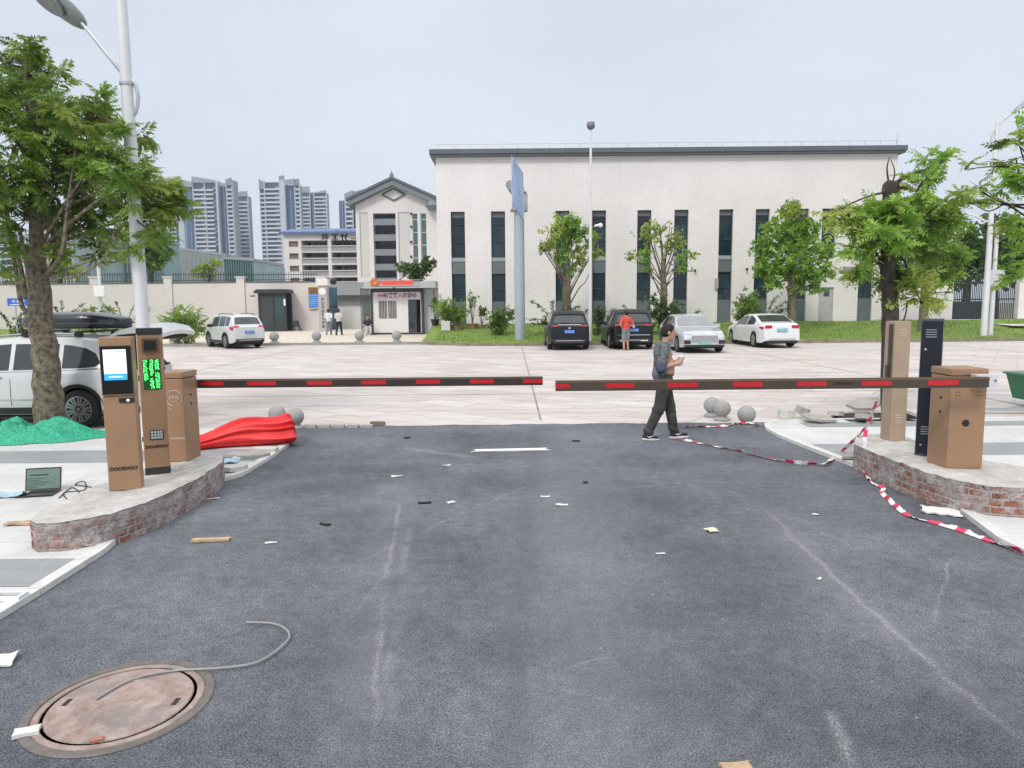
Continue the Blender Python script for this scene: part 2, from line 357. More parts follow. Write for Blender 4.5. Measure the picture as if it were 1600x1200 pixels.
def kx(K,y): return float(np.interp(y,[q[1] for q in K],[q[0] for q in K]))
for y0,y1 in ((4.75,5.3),(8.75,9.5)):
    sheet('paving_band',[(-40,y0),(kx(KL,y0)-.104,y0),(kx(KL,y1)-.104,y1),(-40,y1)],.040,PAVG)
    sheet('paving_band',[(kx(KR,y0)+.104,y0),(40,y0),(40,y1),(kx(KR,y1)+.104,y1)],.040,PAVG)
sheet('paving_band',[(4.6,10.85),(40,10.85),(40,11.25),(4.6,11.25)],.040,PAVG)
# yard slab joints: thin sawn grooves laid as dark strips + pale laying lines
jm=mat('joint_sealant',(.25,.235,.225),.9,0,.3,2); lm=mat('pale_line',(.68,.66,.65),.8,0,.15,1.5)
jb=MB()
for x in (-26,-16.6,-9.9,.47,9.6,19.5,30): jb.add([(x,12,-.004),(x+.035,12,-.004),(x+.035,36.4,-.004),(x,36.4,-.004)],[(0,1,2,3)])
for y in (15.6,19.9,24.3,28.8): jb.add([(-45,y,-.004),(45,y,-.004),(45,y+.03,-.004),(-45,y+.03,-.004)],[(0,1,2,3)])
tag(build(jb,'yard_joints',jm),kind='structure')
jb=MB()
a,b_=G(420,645),G(1400,629)
sl=(b_.y-a.y)/(b_.x-a.x)
for dy in (0,.95):
    jb.add([(-9,a.y+sl*(-9-a.x)+dy,-.004),(12,a.y+sl*(12-a.x)+dy,-.004),(12,a.y+sl*(12-a.x)+.05+dy,-.004),(-9,a.y+sl*(-9-a.x)+.05+dy,-.004)],[(0,1,2,3)])
tag(build(jb,'yard_laying_lines',lm),kind='structure')
# far-left entrance plaza, far kerb
PLZ=mat('plaza_paving',(.58,.52,.43),.75,0,.12,1.5,bmp=.1)
sheet('entrance_plaza',[(-24,36.8),(-3.6,36.8),(-3.6,36.0),(-2.5,35.2),(-2.5,60),(-3,120),(-24,120)],.10,PLZ)
KST=mat('grey_kerb',(.3,.28,.25),.8,0,.25,3,bmp=.2)
kb=MB().box(-24,-3.4,36.6,36.8,-.02,.115)
tag(build(kb,'kerb',KST),kind='structure')
# left lawn far behind the cars, with its kerb
kb=MB().box(-45,-24.01,36.6,36.8,-.02,.14); tag(build(kb,'kerb',KST),kind='structure')
def lawn(name,xs,ys,zf,m=GRASS):
    nx,ny=len(xs),len(ys); vs=[(x,y,zf(x,y)) for y in ys for x in xs]
    fs=[(j*nx+i,j*nx+i+1,(j+1)*nx+i+1,(j+1)*nx+i) for j in range(ny-1) for i in range(nx-1)]
    return tag(build(MB().add(vs,fs,0,True),name,m,fixn=False),kind='structure')
lawn('lawn',np.linspace(-60,-24,40),np.linspace(36.8,57,24),lambda x,y:.11+.3*min(1,(y-36.8)/20)+.05*math.sin(x*.7)*math.sin(y*.6))
# right lawn: rises to the building, front edge curves on the left
KY=34.3
def front(x): return KY+.02*(x) + (max(0,(0.6-x))**2)*.075
def zr(x,y):
    t=min(1,max(0,(y-front(x))/(41.9-front(x)))); e=min(1,(y-front(x))/.25)
    return .06*e+.09+ (.72*t**1.15) +.03*math.sin(x*.9)*math.sin(y*1.1)*e
xs=np.linspace(-4.6,40,90); nv=24
vs=[];fs=[]
for j in range(nv):
    for x in xs:
        y=front(x)+.14+(42.4-front(x)-.14)*j/(nv-1); vs.append((x,y,zr(x,y)))
nx=len(xs); fs=[(j*nx+i,j*nx+i+1,(j+1)*nx+i+1,(j+1)*nx+i) for j in range(nv-1) for i in range(nx-1)]
tag(build(MB().add(vs,fs,0,True),'lawn',GRASS,fixn=False),kind='structure')
kb=MB(); kx_=np.arange(-4.6,40,.8)
for i in range(len(kx_)-1):
    x0,x1=kx_[i]+.008,kx_[i+1]-.008
    kb.prism([(x0,front(x0)),(x1,front(x1)),(x1,front(x1)+.14),(x0,front(x0)+.14)],-.02,.13+.006*math.sin(i*3.1))
tag(build(kb,'kerb',mat('mossy_kerb',(.23,.2,.15),.85,0,.3,2.5,bmp=.2,dirt=((.4,.37,.32),1.2,.6))),kind='structure')
# grass blades on the lawns (uncountable)
def blades(name,n,xr,yfun,zf,h=(.03,.10)):
    x=RNG.uniform(xr[0],xr[1],n); y=yfun(x,RNG.random(n)); z=np.array([zf(a,b) for a,b in zip(x,y)])
    a=RNG.uniform(0,2*PI,n); hh=RNG.uniform(*h,n); wd=RNG.uniform(.012,.03,n); le=RNG.normal(0,.05,(n,2))
    b0=np.stack([x-np.cos(a)*wd,y-np.sin(a)*wd,z-.01],1); b1=np.stack([x+np.cos(a)*wd,y+np.sin(a)*wd,z-.01],1)
    t=np.stack([x+le[:,0],y+le[:,1],z+hh],1)
    V=np.stack([b0,b1,t],1).reshape(-1,3); F=np.arange(3*n).reshape(-1,3)
    o=np_mesh(name,V,F,leafmat('grass_blade',(.10,.2,.02),(.18,.3,.045),(.28,.36,.09),.3)); return tag(o,kind='stuff')
g=blades('grass',26000,(-4,36),lambda x,r: np.array([front(a) for a in x])+.16+r*(41.8-np.array([front(a) for a in x])),zr)
tag(g,'bright green lawn grass along the foot of the white building','grass')
g=blades('grass',7000,(-50,-24.1),lambda x,r: 37+r*19,lambda x,y:.11+.3*min(1,(y-36.8)/20)+.05*math.sin(x*.7)*math.sin(y*.6))
tag(g,'green lawn grass before the boundary wall behind the left tree','grass')
def wall_holes(mb,x0,x1,z0,z1,holes,y,dep,mi=0,mr=0):
    """front wall face at y with rectangular openings and their reveals (towards +y)"""
    xs=sorted({x0,x1,*[h[0] for h in holes],*[h[1] for h in holes]}); zs=sorted({z0,z1,*[h[2] for h in holes],*[h[3] for h in holes]})
    for i in range(len(xs)-1):
        for k in range(len(zs)-1):
            cx,cz=(xs[i]+xs[i+1])/2,(zs[k]+zs[k+1])/2
            if any(h[0]<cx<h[1] and h[2]<cz<h[3] for h in holes): continue
            mb.add([(xs[i],y,zs[k]),(xs[i+1],y,zs[k]),(xs[i+1],y,zs[k+1]),(xs[i],y,zs[k+1])],[(0,1,2,3)],mi)
    for a,b,c,d in holes:
        mb.add([(a,y,c),(a,y+dep,c),(a,y+dep,d),(a,y,d)],[(0,1,2,3)],mr); mb.add([(b,y,c),(b,y,d),(b,y+dep,d),(b,y+dep,c)],[(0,1,2,3)],mr)
        mb.add([(a,y,d),(a,y+dep,d),(b,y+dep,d),(b,y,d)],[(0,1,2,3)],mr); mb.add([(a,y,c),(b,y,c),(b,y+dep,c),(a,y+dep,c)],[(0,1,2,3)],mr)
def tilemat(name,c,tw=.19,th=.095,mort=(.86,.86,.86),jit=.05):
    mt,nt,b=nodes(name); tc=N(nt,'ShaderNodeTexCoord'); sp=N(nt,'ShaderNodeSeparateXYZ'); cb=N(nt,'ShaderNodeCombineXYZ')
    L(nt,tc.outputs['Object'],sp.inputs[0]); L(nt,sp.outputs[0],cb.inputs[0]); L(nt,sp.outputs[2],cb.inputs[1])
    br=N(nt,'ShaderNodeTexBrick'); br.offset=0; L(nt,cb.outputs[0],br.inputs[0]); br.inputs['Scale'].default_value=1
    br.inputs['Brick Width'].default_value=tw; br.inputs['Row Height'].default_value=th; br.inputs['Mortar Size'].default_value=.012
    br.inputs['Color1'].default_value=(1-jit,)*3+(1,); br.inputs['Color2'].default_value=(1+jit,)*3+(1,); br.inputs['Mortar'].default_value=(*mort,1)
    base=ramp(nt,tex(nt,'Noise',.25,4).outputs[0],[(.35,tuple(q*.94 for q in c)),(.65,tuple(q*1.05 for q in c))])
    st=tex(nt,'Noise',.8,5,.7,stretch=(2.2,1,.12)); f=ramp(nt,st.outputs[0],[(.56,(0,0,0)),(.8,(.3,.3,.3))]); base=mix(nt,f,base,tuple(q*.72 for q in c))
    base=mix(nt,1,base,br.outputs[0],'MULTIPLY'); L(nt,base,b.inputs['Base Color']); b.inputs['Roughness'].default_value=.6; return mt
TILE=tilemat('white_facade_tile',(.745,.70,.695),.17,.17,(.90,.90,.90),.03)
GREYTRIM=mat('slate_grey_trim',(.10,.115,.13),.55,.1,.1,1)
PANELG=mat('grey_infill_panel',(.12,.14,.155),.5,0,.1,.7)
# ================================================================= long white building
FY=42.0
bl=P(685,470,FY); br_=P(1392,470,FY); BX0,BX1=bl.x,br_.x; BTOP=P(1040,243,FY).z
hall=thing('tiled_hall','long two storey building faced in white tiles with tall dark window slots','building',(BX0,FY,.6))
SLOTS=[(704,726),(767,789),(868,890),(926,947),(996,1018),(1054,1076),(1124,1146),(1181,1203),(1243,1264),(1285,1307),(1346,1369)]
def fx(u,v): return P(u,v,FY).x
zt=P(800,330,FY).z; zl=P(800,402,FY).z; zs0=P(800,418,FY).z; zlb=P(800,471,FY).z; zb=.75
holes=[]
for i,(a,b) in enumerate(SLOTS):
    x0,x1=fx(a,330),fx(b,330); lo=zb if i!=9 else zl-.25
    holes.append((x0,x1,lo,zt))
doorx=(fx(1279,470),fx(1302,470)); holes.append((doorx[0],doorx[1],zb,P(1290,449,FY).z))
wb=MB(); wall_holes(wb,BX0,BX1,-.1,BTOP,holes,FY,.45)
wb.add([(BX0,FY,-.1),(BX0,FY,BTOP),(BX0,FY+16,BTOP),(BX0,FY+16,-.1)],[(0,1,2,3)]); wb.add([(BX1,FY,-.1),(BX1,FY+16,-.1),(BX1,FY+16,BTOP),(BX1,FY,BTOP)],[(0,1,2,3)])
wb.add([(BX0,FY+16,-.1),(BX0,FY+16,BTOP),(BX1,FY+16,BTOP),(BX1,FY+16,-.1)],[(0,1,2,3)])
build(wb,'wall',TILE,hall,True,fixn=False)
c0=P(675,240,FY-.4).z-.06
rb=MB().box(BX0-.28,BX1+.28,FY-.35,FY+16.3,BTOP-.003,BTOP+.12).box(BX0-.32,BX1+.32,FY-.42,FY+16.4,BTOP+.12,BTOP+.38)
roof=build(rb,'roof_coping',GREYTRIM,hall,True)
rail=MB()
for i in range(30):
    x=BX0+.2+i*(BX1-BX0-.4)/29; rail.tube([(x,FY-.1,BTOP+.38),(x,FY-.1,BTOP+.72)],.014,5)
rail.tube([(BX0,FY-.1,BTOP+.7),(BX1,FY-.1,BTOP+.7)],.014,5); rail.tube([(BX1-.1,FY,BTOP+.38),(BX1-.1,FY,BTOP+1.1)],.02,5)
build(rail,'lightning_rail',STEEL,roof,True)
FRAMEM=mat('bronze_frame',(.05,.055,.06),.4,.4,.1)
def winglass(i):
    c=[(.02,.045,.05),(.018,.03,.042),(.025,.05,.06),(.014,.03,.045)][i%4]
    return glassmat('hall_glass_%d'%(i%4),c,.08,.35)
SLAT=mat('louvre_metal',(.035,.04,.055),.5,.4,.15)
for i,(a,b) in enumerate(SLOTS):
    x0,x1=holes[i][0],holes[i][1]; yg=FY+.22
    for up in (True,False):
        if not up and i==9: continue
        z0,z1=(zl,zt) if up else (zlb,zs0-.35)
        wn=build(MB().box(x0+.01,x1-.01,yg,yg+.03,z0,z1),'window',winglass(i+up),hall,True)
        f=MB(); w_=.045
        f.box(x0+.002,x0+w_,yg-.05,yg-.002,z0,z1).box(x1-w_,x1-.002,yg-.05,yg-.002,z0,z1).box(x0+w_,x1-w_,yg-.05,yg-.002,z0,z0+w_).box(x0+w_,x1-w_,yg-.05,yg-.002,z1-w_,z1-.002)
        zz=[z0+(z1-z0)*q for q in ((.34,.72) if up else (.42,))]
        for q in zz: f.box(x0+w_,x1-w_,yg-.05,yg-.002,q,q+.05)
        f.box((x0+x1)/2-.02,(x0+x1)/2+.02,yg-.048,yg-.004,zz[0]-(.9 if not up else 0.0)+.05 if not up else zz[0]+.05,zz[-1] if up else zz[0])
        build(f,'frame',FRAMEM,wn,True)
        if up and i>2:
            sl=MB()
            for k in range(14):
                q=z0+(z1-z0)*(.72+.27*k/14); sl.box(x0+w_,x1-w_,yg-.02,yg-.004,q,q+.03)
            build(sl,'louvre',SLAT,wn,True)
        if up:
            build(MB().box(x0+.01,x1-.01,yg-.03,yg+.03,z1-.32,z1-.004),'header_panel',PANELG,wn,True)
    if i!=9:
        build(MB().box(x0+.003,x1-.003,FY+.10,FY+.3,zs0-.35,zl-.22),'spandrel_panel',PANELG,hall,True)
        build(MB().box(x0+.003,x1-.003,FY+.06,FY+.3,zl-.22,zl-.004),'sill_band',mat('pale_sill',(.3,.32,.33),.5,0,.1),hall,True)
        build(MB().box(x0+.003,x1-.003,FY+.12,FY+.3,zb-.1,zlb-.004),'base_panel',PANELG,hall,True)
d=build(MB().box(doorx[0]+.004,doorx[1]-.004,FY+.1,FY+.16,zb-.1,P(1290,449,FY).z-.004),'door',mat('grey_door',(.42,.42,.42),.5,0,.06),hall,True)
build(MB().box(doorx[0]+.32,doorx[1]-.22,FY+.08,FY+.099,P(1290,463,FY).z,P(1290,452,FY).z),'door_window',GLASSD,d,True)
build(MB().box(doorx[1]-.1,doorx[1]-.06,FY+.04,FY+.1,1.7,1.85),'handle',STEEL,d,True)
for (u,v) in ((1085,423),(1166,421),(1119,443)):
    q=P(u,v,FY); bb=MB()
    if u==1119: bb.box(q.x-.09,q.x+.09,FY-.16,FY-.002,q.z-.3,q.z+.3); build(bb,'junction_box',mat('grey_box',(.35,.36,.37),.5),hall,True)
    else: bb.tube([(q.x,FY-.16,q.z-.07),(q.x,FY-.16,q.z+.07)],.06,8).box(q.x-.03,q.x+.03,FY-.1,FY-.002,q.z-.03,q.z+.03); build(bb,'wall_lamp',BLACKP,hall,True)
q=P(1325,421,FY); build(MB().box(q.x-.3,q.x+.3,FY-.4,FY-.002,q.z-.15,q.z+.15,bev=.02),'vent_hood',mat('vent_grey',(.3,.3,.3),.5),hall,True)
q=P(925,329,FY); build(MB().tube([(q.x,FY-.08,q.z),(q.x,FY-.08,1.0)],.05,8),'drain_pipe',mat('rust_pipe',(.16,.07,.055),.6),hall,True)
# ================================================================= low wall, right of the hall
WY=43.5
x0,x1=P(1398,450,WY).x,P(1490,450,WY).x; zt2=P(1450,424,WY).z
lw=thing('boundary_wall','low white boundary wall joining the tiled hall to the slatted gate','wall',(x0,WY,.7))
build(MB().box(x0,x1,WY,WY+.35,.3,zt2),'wall_panel',WHITEB,lw,True)
build(MB().box(x0-.03,x1+.03,WY-.05,WY+.4,zt2,zt2+.12),'coping',WHITEB,lw,True)
q=P(1463,473,WY)
build(MB().box(q.x-.12,q.x+.12,WY-.18,WY-.002,q.z-.5,q.z+.25),'call_box',BLACKP,lw,True)
bk=build(MB().tube([(q.x,WY-.02,q.z+.62),(q.x+.5,WY-.25,q.z+.65)],.03,6).box(q.x+.35,q.x+.55,WY-.4,WY-.2,q.z+.56,q.z+.68),'camera_arm',BLACKP,lw,True)
q=P(1400,447,WY); build(MB().box(x0+.9,x0+1.3,WY-.12,WY-.002,P(1440,445,WY).z-.25,P(1440,445,WY).z+.25),'meter_box',mat('pale_box',(.5,.5,.52),.5),lw,True)
# gate of vertical bars
GY=45.0
gx0,gx1=P(1491,470,GY).x,P(1586,470,GY).x; gz1=P(1540,441,GY).z; gz0=P(1540,503,GY).z
gate=thing('slatted_gate','dark grey gate of close vertical bars beyond the right lawn','gate',((gx0+gx1)/2,GY,gz0))
f=MB().box(gx0,gx1,GY,GY+.06,gz1-.09,gz1).box(gx0,gx1,GY,GY+.06,gz0+.02,gz0+.14).box(gx0,gx1,GY,GY+.06,gz1-1.1,gz1-1.02).box((gx0+gx1)/2-.05,(gx0+gx1)/2+.05,GY-.02,GY-.002,gz0,gz1+.1)
build(f,'frame',DARKM,gate,True)
f=MB()
for k in range(34):
    x=gx0+.03+k*(gx1-gx0-.06)/33; f.box(x-.022,x+.022,GY+.062,GY+.10,gz0+.05,gz1+.35+.1*math.sin(k*PI/33))
build(f,'bars',DARKM,gate,True)
build(MB().box(gx0,gx1,GY+1.5,GY+1.6,gz0,gz0+1.3),'sheet_panel',mat('gate_sheet',(.09,.12,.13),.5),gate,True)
rw=thing('boundary_wall','white rendered wall at the right edge past the slatted gate','wall',(gx1+.1,GY-.3,gz0))
build(MB().box(gx1+.02,gx1+14,GY-.3,GY+.1,gz0-.8,P(1590,428,GY).z),'wall_panel',WHITEB,rw,True)
build(MB().box(gx1-.02,gx1+14,GY-.36,GY+.16,P(1590,428,GY).z,P(1590,424,GY).z),'coping',WHITEB,rw,True)
dpm=MB().add([(gx0-1,38.2,.62),(44,36.5,.4),(44,38.2,.42),(gx1+1,GY-.35,.83),(gx0-.5,GY-.05,.83)],[(0,1,2,3,4)]); tag(build(dpm,'path',mat('pale_path',(.5,.46,.42),.8,0,.1,2)),kind='structure')
# ================================================================= boundary wall on the left with pilasters and railing
BY=57.0
bw=thing('boundary_wall','long pinkish white boundary wall with pilasters and dark railings on top','wall',(-40,BY,.3))
PINKW=mat('pinkish_render',(.63,.575,.565),.75,0,.05,.35,dirt=((.45,.41,.39),.5,.62))
px=[-420,-190,-76,37,150,265,378,503]
def bz(u,v): return P(u,v,BY).z
wx0,wx1=P(-420,480,BY).x,P(503,480,BY).x; wz=bz(260,443)
build(MB().box(wx0,wx1,BY,BY+.25,-.2,wz),'wall_panel',PINKW,bw,True)
build(MB().box(wx0,wx1,BY-.04,BY+.3,wz,wz+.1),'coping',mat('dark_coping',(.12,.13,.13),.6),bw,True)
for i,u in enumerate(px):
    c=P(u,480,BY).x; w2=.31
    pl_=build(MB().box(c-w2,c+w2,BY-.12,BY+.37,-.2,bz(u,434)),'pilaster',PINKW,bw,True)
    build(MB().box(c-w2-.07,c+w2+.07,BY-.19,BY+.44,bz(u,434),bz(u,432)),'cap',PINKW,pl_,True)
    if i+1<len(px):
        c2=P(px[i+1],480,BY).x; r=MB(); n=int((c2-c-.7)/.2); zt_=bz(u,429)
        for k in range(n+1):
            x=c+.4+k*(c2-c-.8)/n; r.box(x-.016,x+.016,BY+.1,BY+.13,wz+.1,zt_+.15)
        r.box(c+.32,c2-.32,BY+.09,BY+.099,zt_-.05,zt_); r.box(c+.32,c2-.32,BY+.09,BY+.099,wz+.2,wz+.25)
        build(r,'railing',DARKM,bw,True)
# gate pillar with vertical school name
gp=thing('gate_pillar','pale gate pillar with a round badge and vertical lettering','gate pillar',(P(505,500,54).x,54,.1))
c=P(504.5,480,54).x; gpz=P(505,446,54).z
build(MB().box(c-.33,c+.33,54,54.6,0,gpz),'shaft',mat('grey_stone_clad',(.42,.4,.39),.6,0,.08,1),gp,True)
build(MB().box(c-.45,c+.45,53.9,54.7,gpz,gpz+.55),'cap',WHITEB,gp,True)
build(MB().lathe([(.26,0),(.26,.03)],(c,53.97,gpz-.45),20,axis='Y'),'badge',WHITEP,gp,True)
def glyphs(mb,x,z,s,y,n=None,rng=random):
    """one small dense written character, strokes only"""
    for k in range(5):
        if rng.random()<.55: mb.box(x-s*.42,x+s*.42*rng.uniform(.5,1),y-.006,y,z-s*.42+k*s*.2,z-s*.42+k*s*.2+s*.09)
    for k in range(3):
        xx=x-s*.36+k*s*.33; mb.box(xx,xx+s*.1,y-.0075,y-.0005,z-s*.45*rng.uniform(.4,1),z+s*.45)
    return mb
g_=MB()
for k in range(8): glyphs(g_,c,gpz-1.05-k*.29,.24,53.998)
build(g_,'lettering',BLACKP,gp,True)
gl=build(MB().sphere((c+.9,53.8,gpz+.3),.26,10),'globe_lamp',BLACKP,gp,True)
build(MB().tube([(c+.4,53.9,gpz+.5),(c+.9,53.8,gpz+.52)],.03,6),'bracket',BLACKP,gl,True)
cam_=build(MB().tube([(c-.5,53.8,gpz+.35),(c-1.0,53.7,gpz+.5)],.09,8),'camera',BLACKP,gp,True)
# notice board on the wall
nb=thing('notice_board','blue notice board with an orange heading on the boundary wall','sign',(P(490,470,BY-.2).x,BY-.2,1.5))
c=P(490,470,BY-.2).x
build(MB().box(c-.44,c+.44,BY-.2,BY-.15,P(490,482,BY).z,P(490,447,BY).z),'board',mat('board_frame',(.65,.6,.4),.5),nb,True)
build(MB().box(c-.38,c+.38,BY-.215,BY-.202,P(490,480.5,BY).z,P(490,459.5,BY).z),'blue_panel',mat('notice_blue',(.02,.2,.62),.5,0,.1),nb,True)
build(MB().box(c-.38,c+.38,BY-.215,BY-.202,P(490,459,BY).z,P(490,449,BY).z),'heading_panel',mat('notice_orange',(.2,.09,.03),.5,0,.5,8),nb,True)
g_=MB()
for r in range(6):
    for k in range(6): glyphs(g_,c-.3+k*.12,P(490,462+3*r,BY).z,.085,BY-.2155)
build(g_,'lettering',WHITEP,nb,True)
# folded barricade by wall
ab=thing('folding_barricade','small dark folding barricade standing by the boundary wall','barricade',(P(463,513,55).x,55,.1))
q=P(463,512,55)
for sg in (-1,1): build(MB().tube([(q.x+sg*.32,54.8,.1),(q.x+sg*.05,55,.95)],.035,6).tube([(q.x+sg*.3,55.4,.1),(q.x+sg*.05,55,.95)],.035,6).tube([(q.x+sg*.2,54.9,.4),(q.x+sg*.2,55.2,.4)],.03,6),'leg',DARKM,ab,True)
build(MB().box(q.x-.22,q.x+.22,54.95,55.02,.45,.9),'panel',DARKM,ab,True)
# dark sentry booth
SY=55.0
sb=thing('sentry_booth','black glazed sentry booth standing against the pinkish boundary wall','booth',(P(426,510,SY).x,SY,.1))
x0,x1=P(404,490,SY).x,P(447,490,SY).x; z1=P(426,452,SY).z; D_=1.6
fr=MB()
for x in (x0,x1-.16,(x0+x1)/2-.02):
    for y in (SY,SY+D_-.16): fr.box(x,x+.16,y,y+.16,.1,z1-.3)
fr.box(x0+.16,x1-.16,SY+.02,SY+.1,.1,.3).box(x0+.16,x1-.16,SY+.02,SY+.1,z1-.55,z1-.3)
build(fr,'frame',DARKM,sb,True)
build(MB().box(x0-.22,x1+.12,SY-.25,SY+D_+.2,z1-.3,z1-.1).box(x0-.12,x1+.05,SY-.15,SY+D_+.1,z1-.1,z1),'roof',DARKM,sb,True)
build(MB().box(x0-.5,x0-.2,SY-.2,SY,z1-.55,z1-.45),'flood_lamp',DARKM,sb,True)
build(MB().box(x0+.17,(x0+x1)/2-.03,SY+.05,SY+.08,.3,z1-.55),'door',mat('booth_door',(.04,.05,.055),.4),sb,True)
build(MB().box((x0+x1)/2+.15,x1-.17,SY+.05,SY+.08,1.2,z1-.55),'window',glassmat('booth_glass',(.02,.05,.05)),sb,True)
build(MB().box((x0+x1)/2+.15,x1-.17,SY+.05,SY+.08,.3,1.2),'lower_panel',DARKM,sb,True)
build(MB().box(x0+.02,x1-.02,SY+D_-.1,SY+D_-.04,.1,z1-.3),'back_panel',DARKM,sb,True)
build(MB().box(x1-.15,x1-.01,SY-.012,SY-.002,z1-1.25,z1-.75),'notice',WHITEP,sb,True)
# ================================================================= white guardhouse with canopy and lit sign
HY=47.0
gh=thing('guardhouse','small white guardhouse with dark frame, banner and red sign on its canopy','guardhouse',(P(622,520,HY).x,HY,.1))
x0,x1=P(580,500,HY).x,P(662,500,HY).x; zt_=P(620,451,HY).z; zr_=P(620,447,HY).z; DP=3.0
xd0,xd1=P(638,500,HY).x,P(657.5,500,HY).x; zd=P(640,468,HY).z
wx0_,wx1_=P(591.5,480,HY).x,P(619.5,480,HY).x; wz0,wz1=P(600,498,HY).z,P(600,470,HY).z
wl=MB(); wall_holes(wl,x0+.14,x1-.14,.22,zt_-.25,[(xd0,xd1,.22001,zd),(wx0_,wx1_,wz0,wz1)],HY+.02,.12)
wl.add([(x0+.1,HY+.05,.1),(x0+.1,HY+DP,.1),(x0+.1,HY+DP,zt_),(x0+.1,HY+.05,zt_)],[(0,1,2,3)]).add([(x1-.1,HY+.05,.1),(x1-.1,HY+DP,.1),(x1-.1,HY+DP,zt_),(x1-.1,HY+.05,zt_)],[(0,1,2,3)]).add([(x0,HY+DP,.1),(x1,HY+DP,.1),(x1,HY+DP,zt_),(x0,HY+DP,zt_)],[(0,1,2,3)])
build(wl,'wall',mat('white_panel',(.72,.69,.69),.5,0,.04),gh,True,fixn=False)
fr=MB().box(x0,x0+.14,HY-.03,HY+.15,.1,zt_).box(x1-.14,x1,HY-.03,HY+.15,.1,zt_).box(x0+.14,x1-.14,HY-.03,HY+.15,zt_-.25,zt_).box(x0+.14,x1-.14,HY-.03,HY+.15,.1,.22)
build(fr,'frame',mat('guard_frame',(.045,.05,.05),.5),gh,True)
build(MB().box(P(572,500,HY).x,P(684,500,HY).x,HY-.9,HY+DP+.6,zt_+.02,zt_+.1).box(P(574,500,HY).x,P(683,500,HY).x,HY-.8,HY+DP+.5,zt_+.1,P(620,440,HY).z),'canopy',mat('canopy_grey',(.42,.45,.44),.5),gh,True)
wn=build(MB().box(wx0_+.01,wx1_-.01,HY+.1,HY+.12,wz0,wz1),'window',glassmat('guard_glass',(.12,.12,.11)),gh,True)
f=MB().box((wx0_+wx1_)/2-.04,(wx0_+wx1_)/2+.04,HY+.03,HY+.09,wz0,wz1)
for k in range(11):
    x=wx0_+(wx1_-wx0_)*(k+.5)/11; f.box(x-.012,x+.012,HY+.04,HY+.06,wz0,wz1)
build(f,'window_bars',mat('pale_bars',(.6,.6,.58),.4),wn,True)
build(MB().box(xd0+.01,xd0+.55,HY+.1,HY+.13,.23,zd-.01),'door',glassmat('guard_door',(.02,.035,.045)),gh,True)
build(MB().box(xd0-.3,xd1+.1,HY+1.6,HY+1.62,.2,zd+.4),'inner_wall',mat('dim_inner',(.12,.1,.09),.8),gh,True)
build(MB().box(xd0+.5,xd1-.05,HY+1.0,HY+1.5,.2,1.15),'cabinet',mat('brown_cupboard',(.16,.1,.06),.6),gh,True)
bx0,bx1=P(585,470,HY).x,P(656,470,HY).x; bz0,bz1=P(620,467,HY).z,P(620,456.5,HY).z
bn=build(MB().box(bx0,bx1,HY-.05,HY-.034,bz0,bz1),'banner',mat('pinkish_banner',(.72,.62,.66),.6,0,.06,1),gh,True)
text('一切来客入校登记',.36,bn,mat('navy_ink',(.03,.04,.09),.5),Vector((bx0+(bx1-bx0)*.52,HY-.056,(bz0+bz1)/2))-root_loc(bn),bold=.004,sx=.85)
g_=MB()
for k,xx in enumerate((.1,.14,.2,.24,.84,.88,.92)): glyphs(g_,bx0+(bx1-bx0)*xx,(bz0+bz1)/2-.03*(k%2),.2,HY-.052)
build(g_,'small_lettering',mat('magenta_ink',(.4,.12,.3),.5),bn,True)
# sign frame with red letters standing on the canopy
sx0,sx1=P(580,440,HY-.7).x,P(657,440,HY-.7).x; sz0,sz1=P(620,446,HY-.7).z,P(620,438.2,HY-.7).z
sg=build(MB().box(sx0,sx1,HY-.92,HY-.88,sz0-.02,sz0+.03).box(sx0,sx1,HY-.92,HY-.88,sz1,sz1+.04),'sign_frame',STEEL,gh,True)
g_=MB(); n=13
for k in range(n): glyphs(g_,sx0+.75+k*(sx1-sx0-1.2)/n,(sz0+sz1)/2,.31,HY-.9)
build(g_,'red_lettering',mat('sign_red',(.7,.05,.03),.4,emit=((1,.08,.04),.35)),sg,True)
g_=MB().box(sx0+.0,sx0+.5,HY-.94,HY-.921,sz0,sz1).box(sx0+.1,sx0+.4,HY-.94,HY-.921,sz1,sz1+.16)
build(g_,'flower_panel',mat('sign_orange',(.7,.16,.03),.4,0,.7,6),sg,True)
build(MB().tube([(x0+1.7,HY-.9,zt_),(x0+1.7,HY-1.0,zt_-.05)],.08,8),'camera',BLACKP,gh,True)
# grey side cabin between guardhouse and hall
gc=thing('side_cabin','pale grey metal cabin wall between the guardhouse and the tiled hall','cabin',(P(673,520,HY+.5).x,HY+.5,.1))
build(MB().box(P(663,500,HY+.5).x,P(681,500,HY+.5).x,HY+.5,HY+3,.1,zt_-.1),'wall',mat('cabin_grey',(.46,.5,.54),.5,0,.05),gc,True)
build(MB().box(P(663,500,HY+.5).x-.02,P(681,500,HY+.5).x+.05,HY+.4,HY+3.1,zt_-.1,zt_),'roof',mat('canopy_grey',(.42,.45,.44),.5),gc,True)
build(MB().box(P(678.5,500,HY+.5).x,P(679.5,500,HY+.5).x,HY+.46,HY+.499,.1,zt_-.1),'corner_trim',DARKM,gc,True)
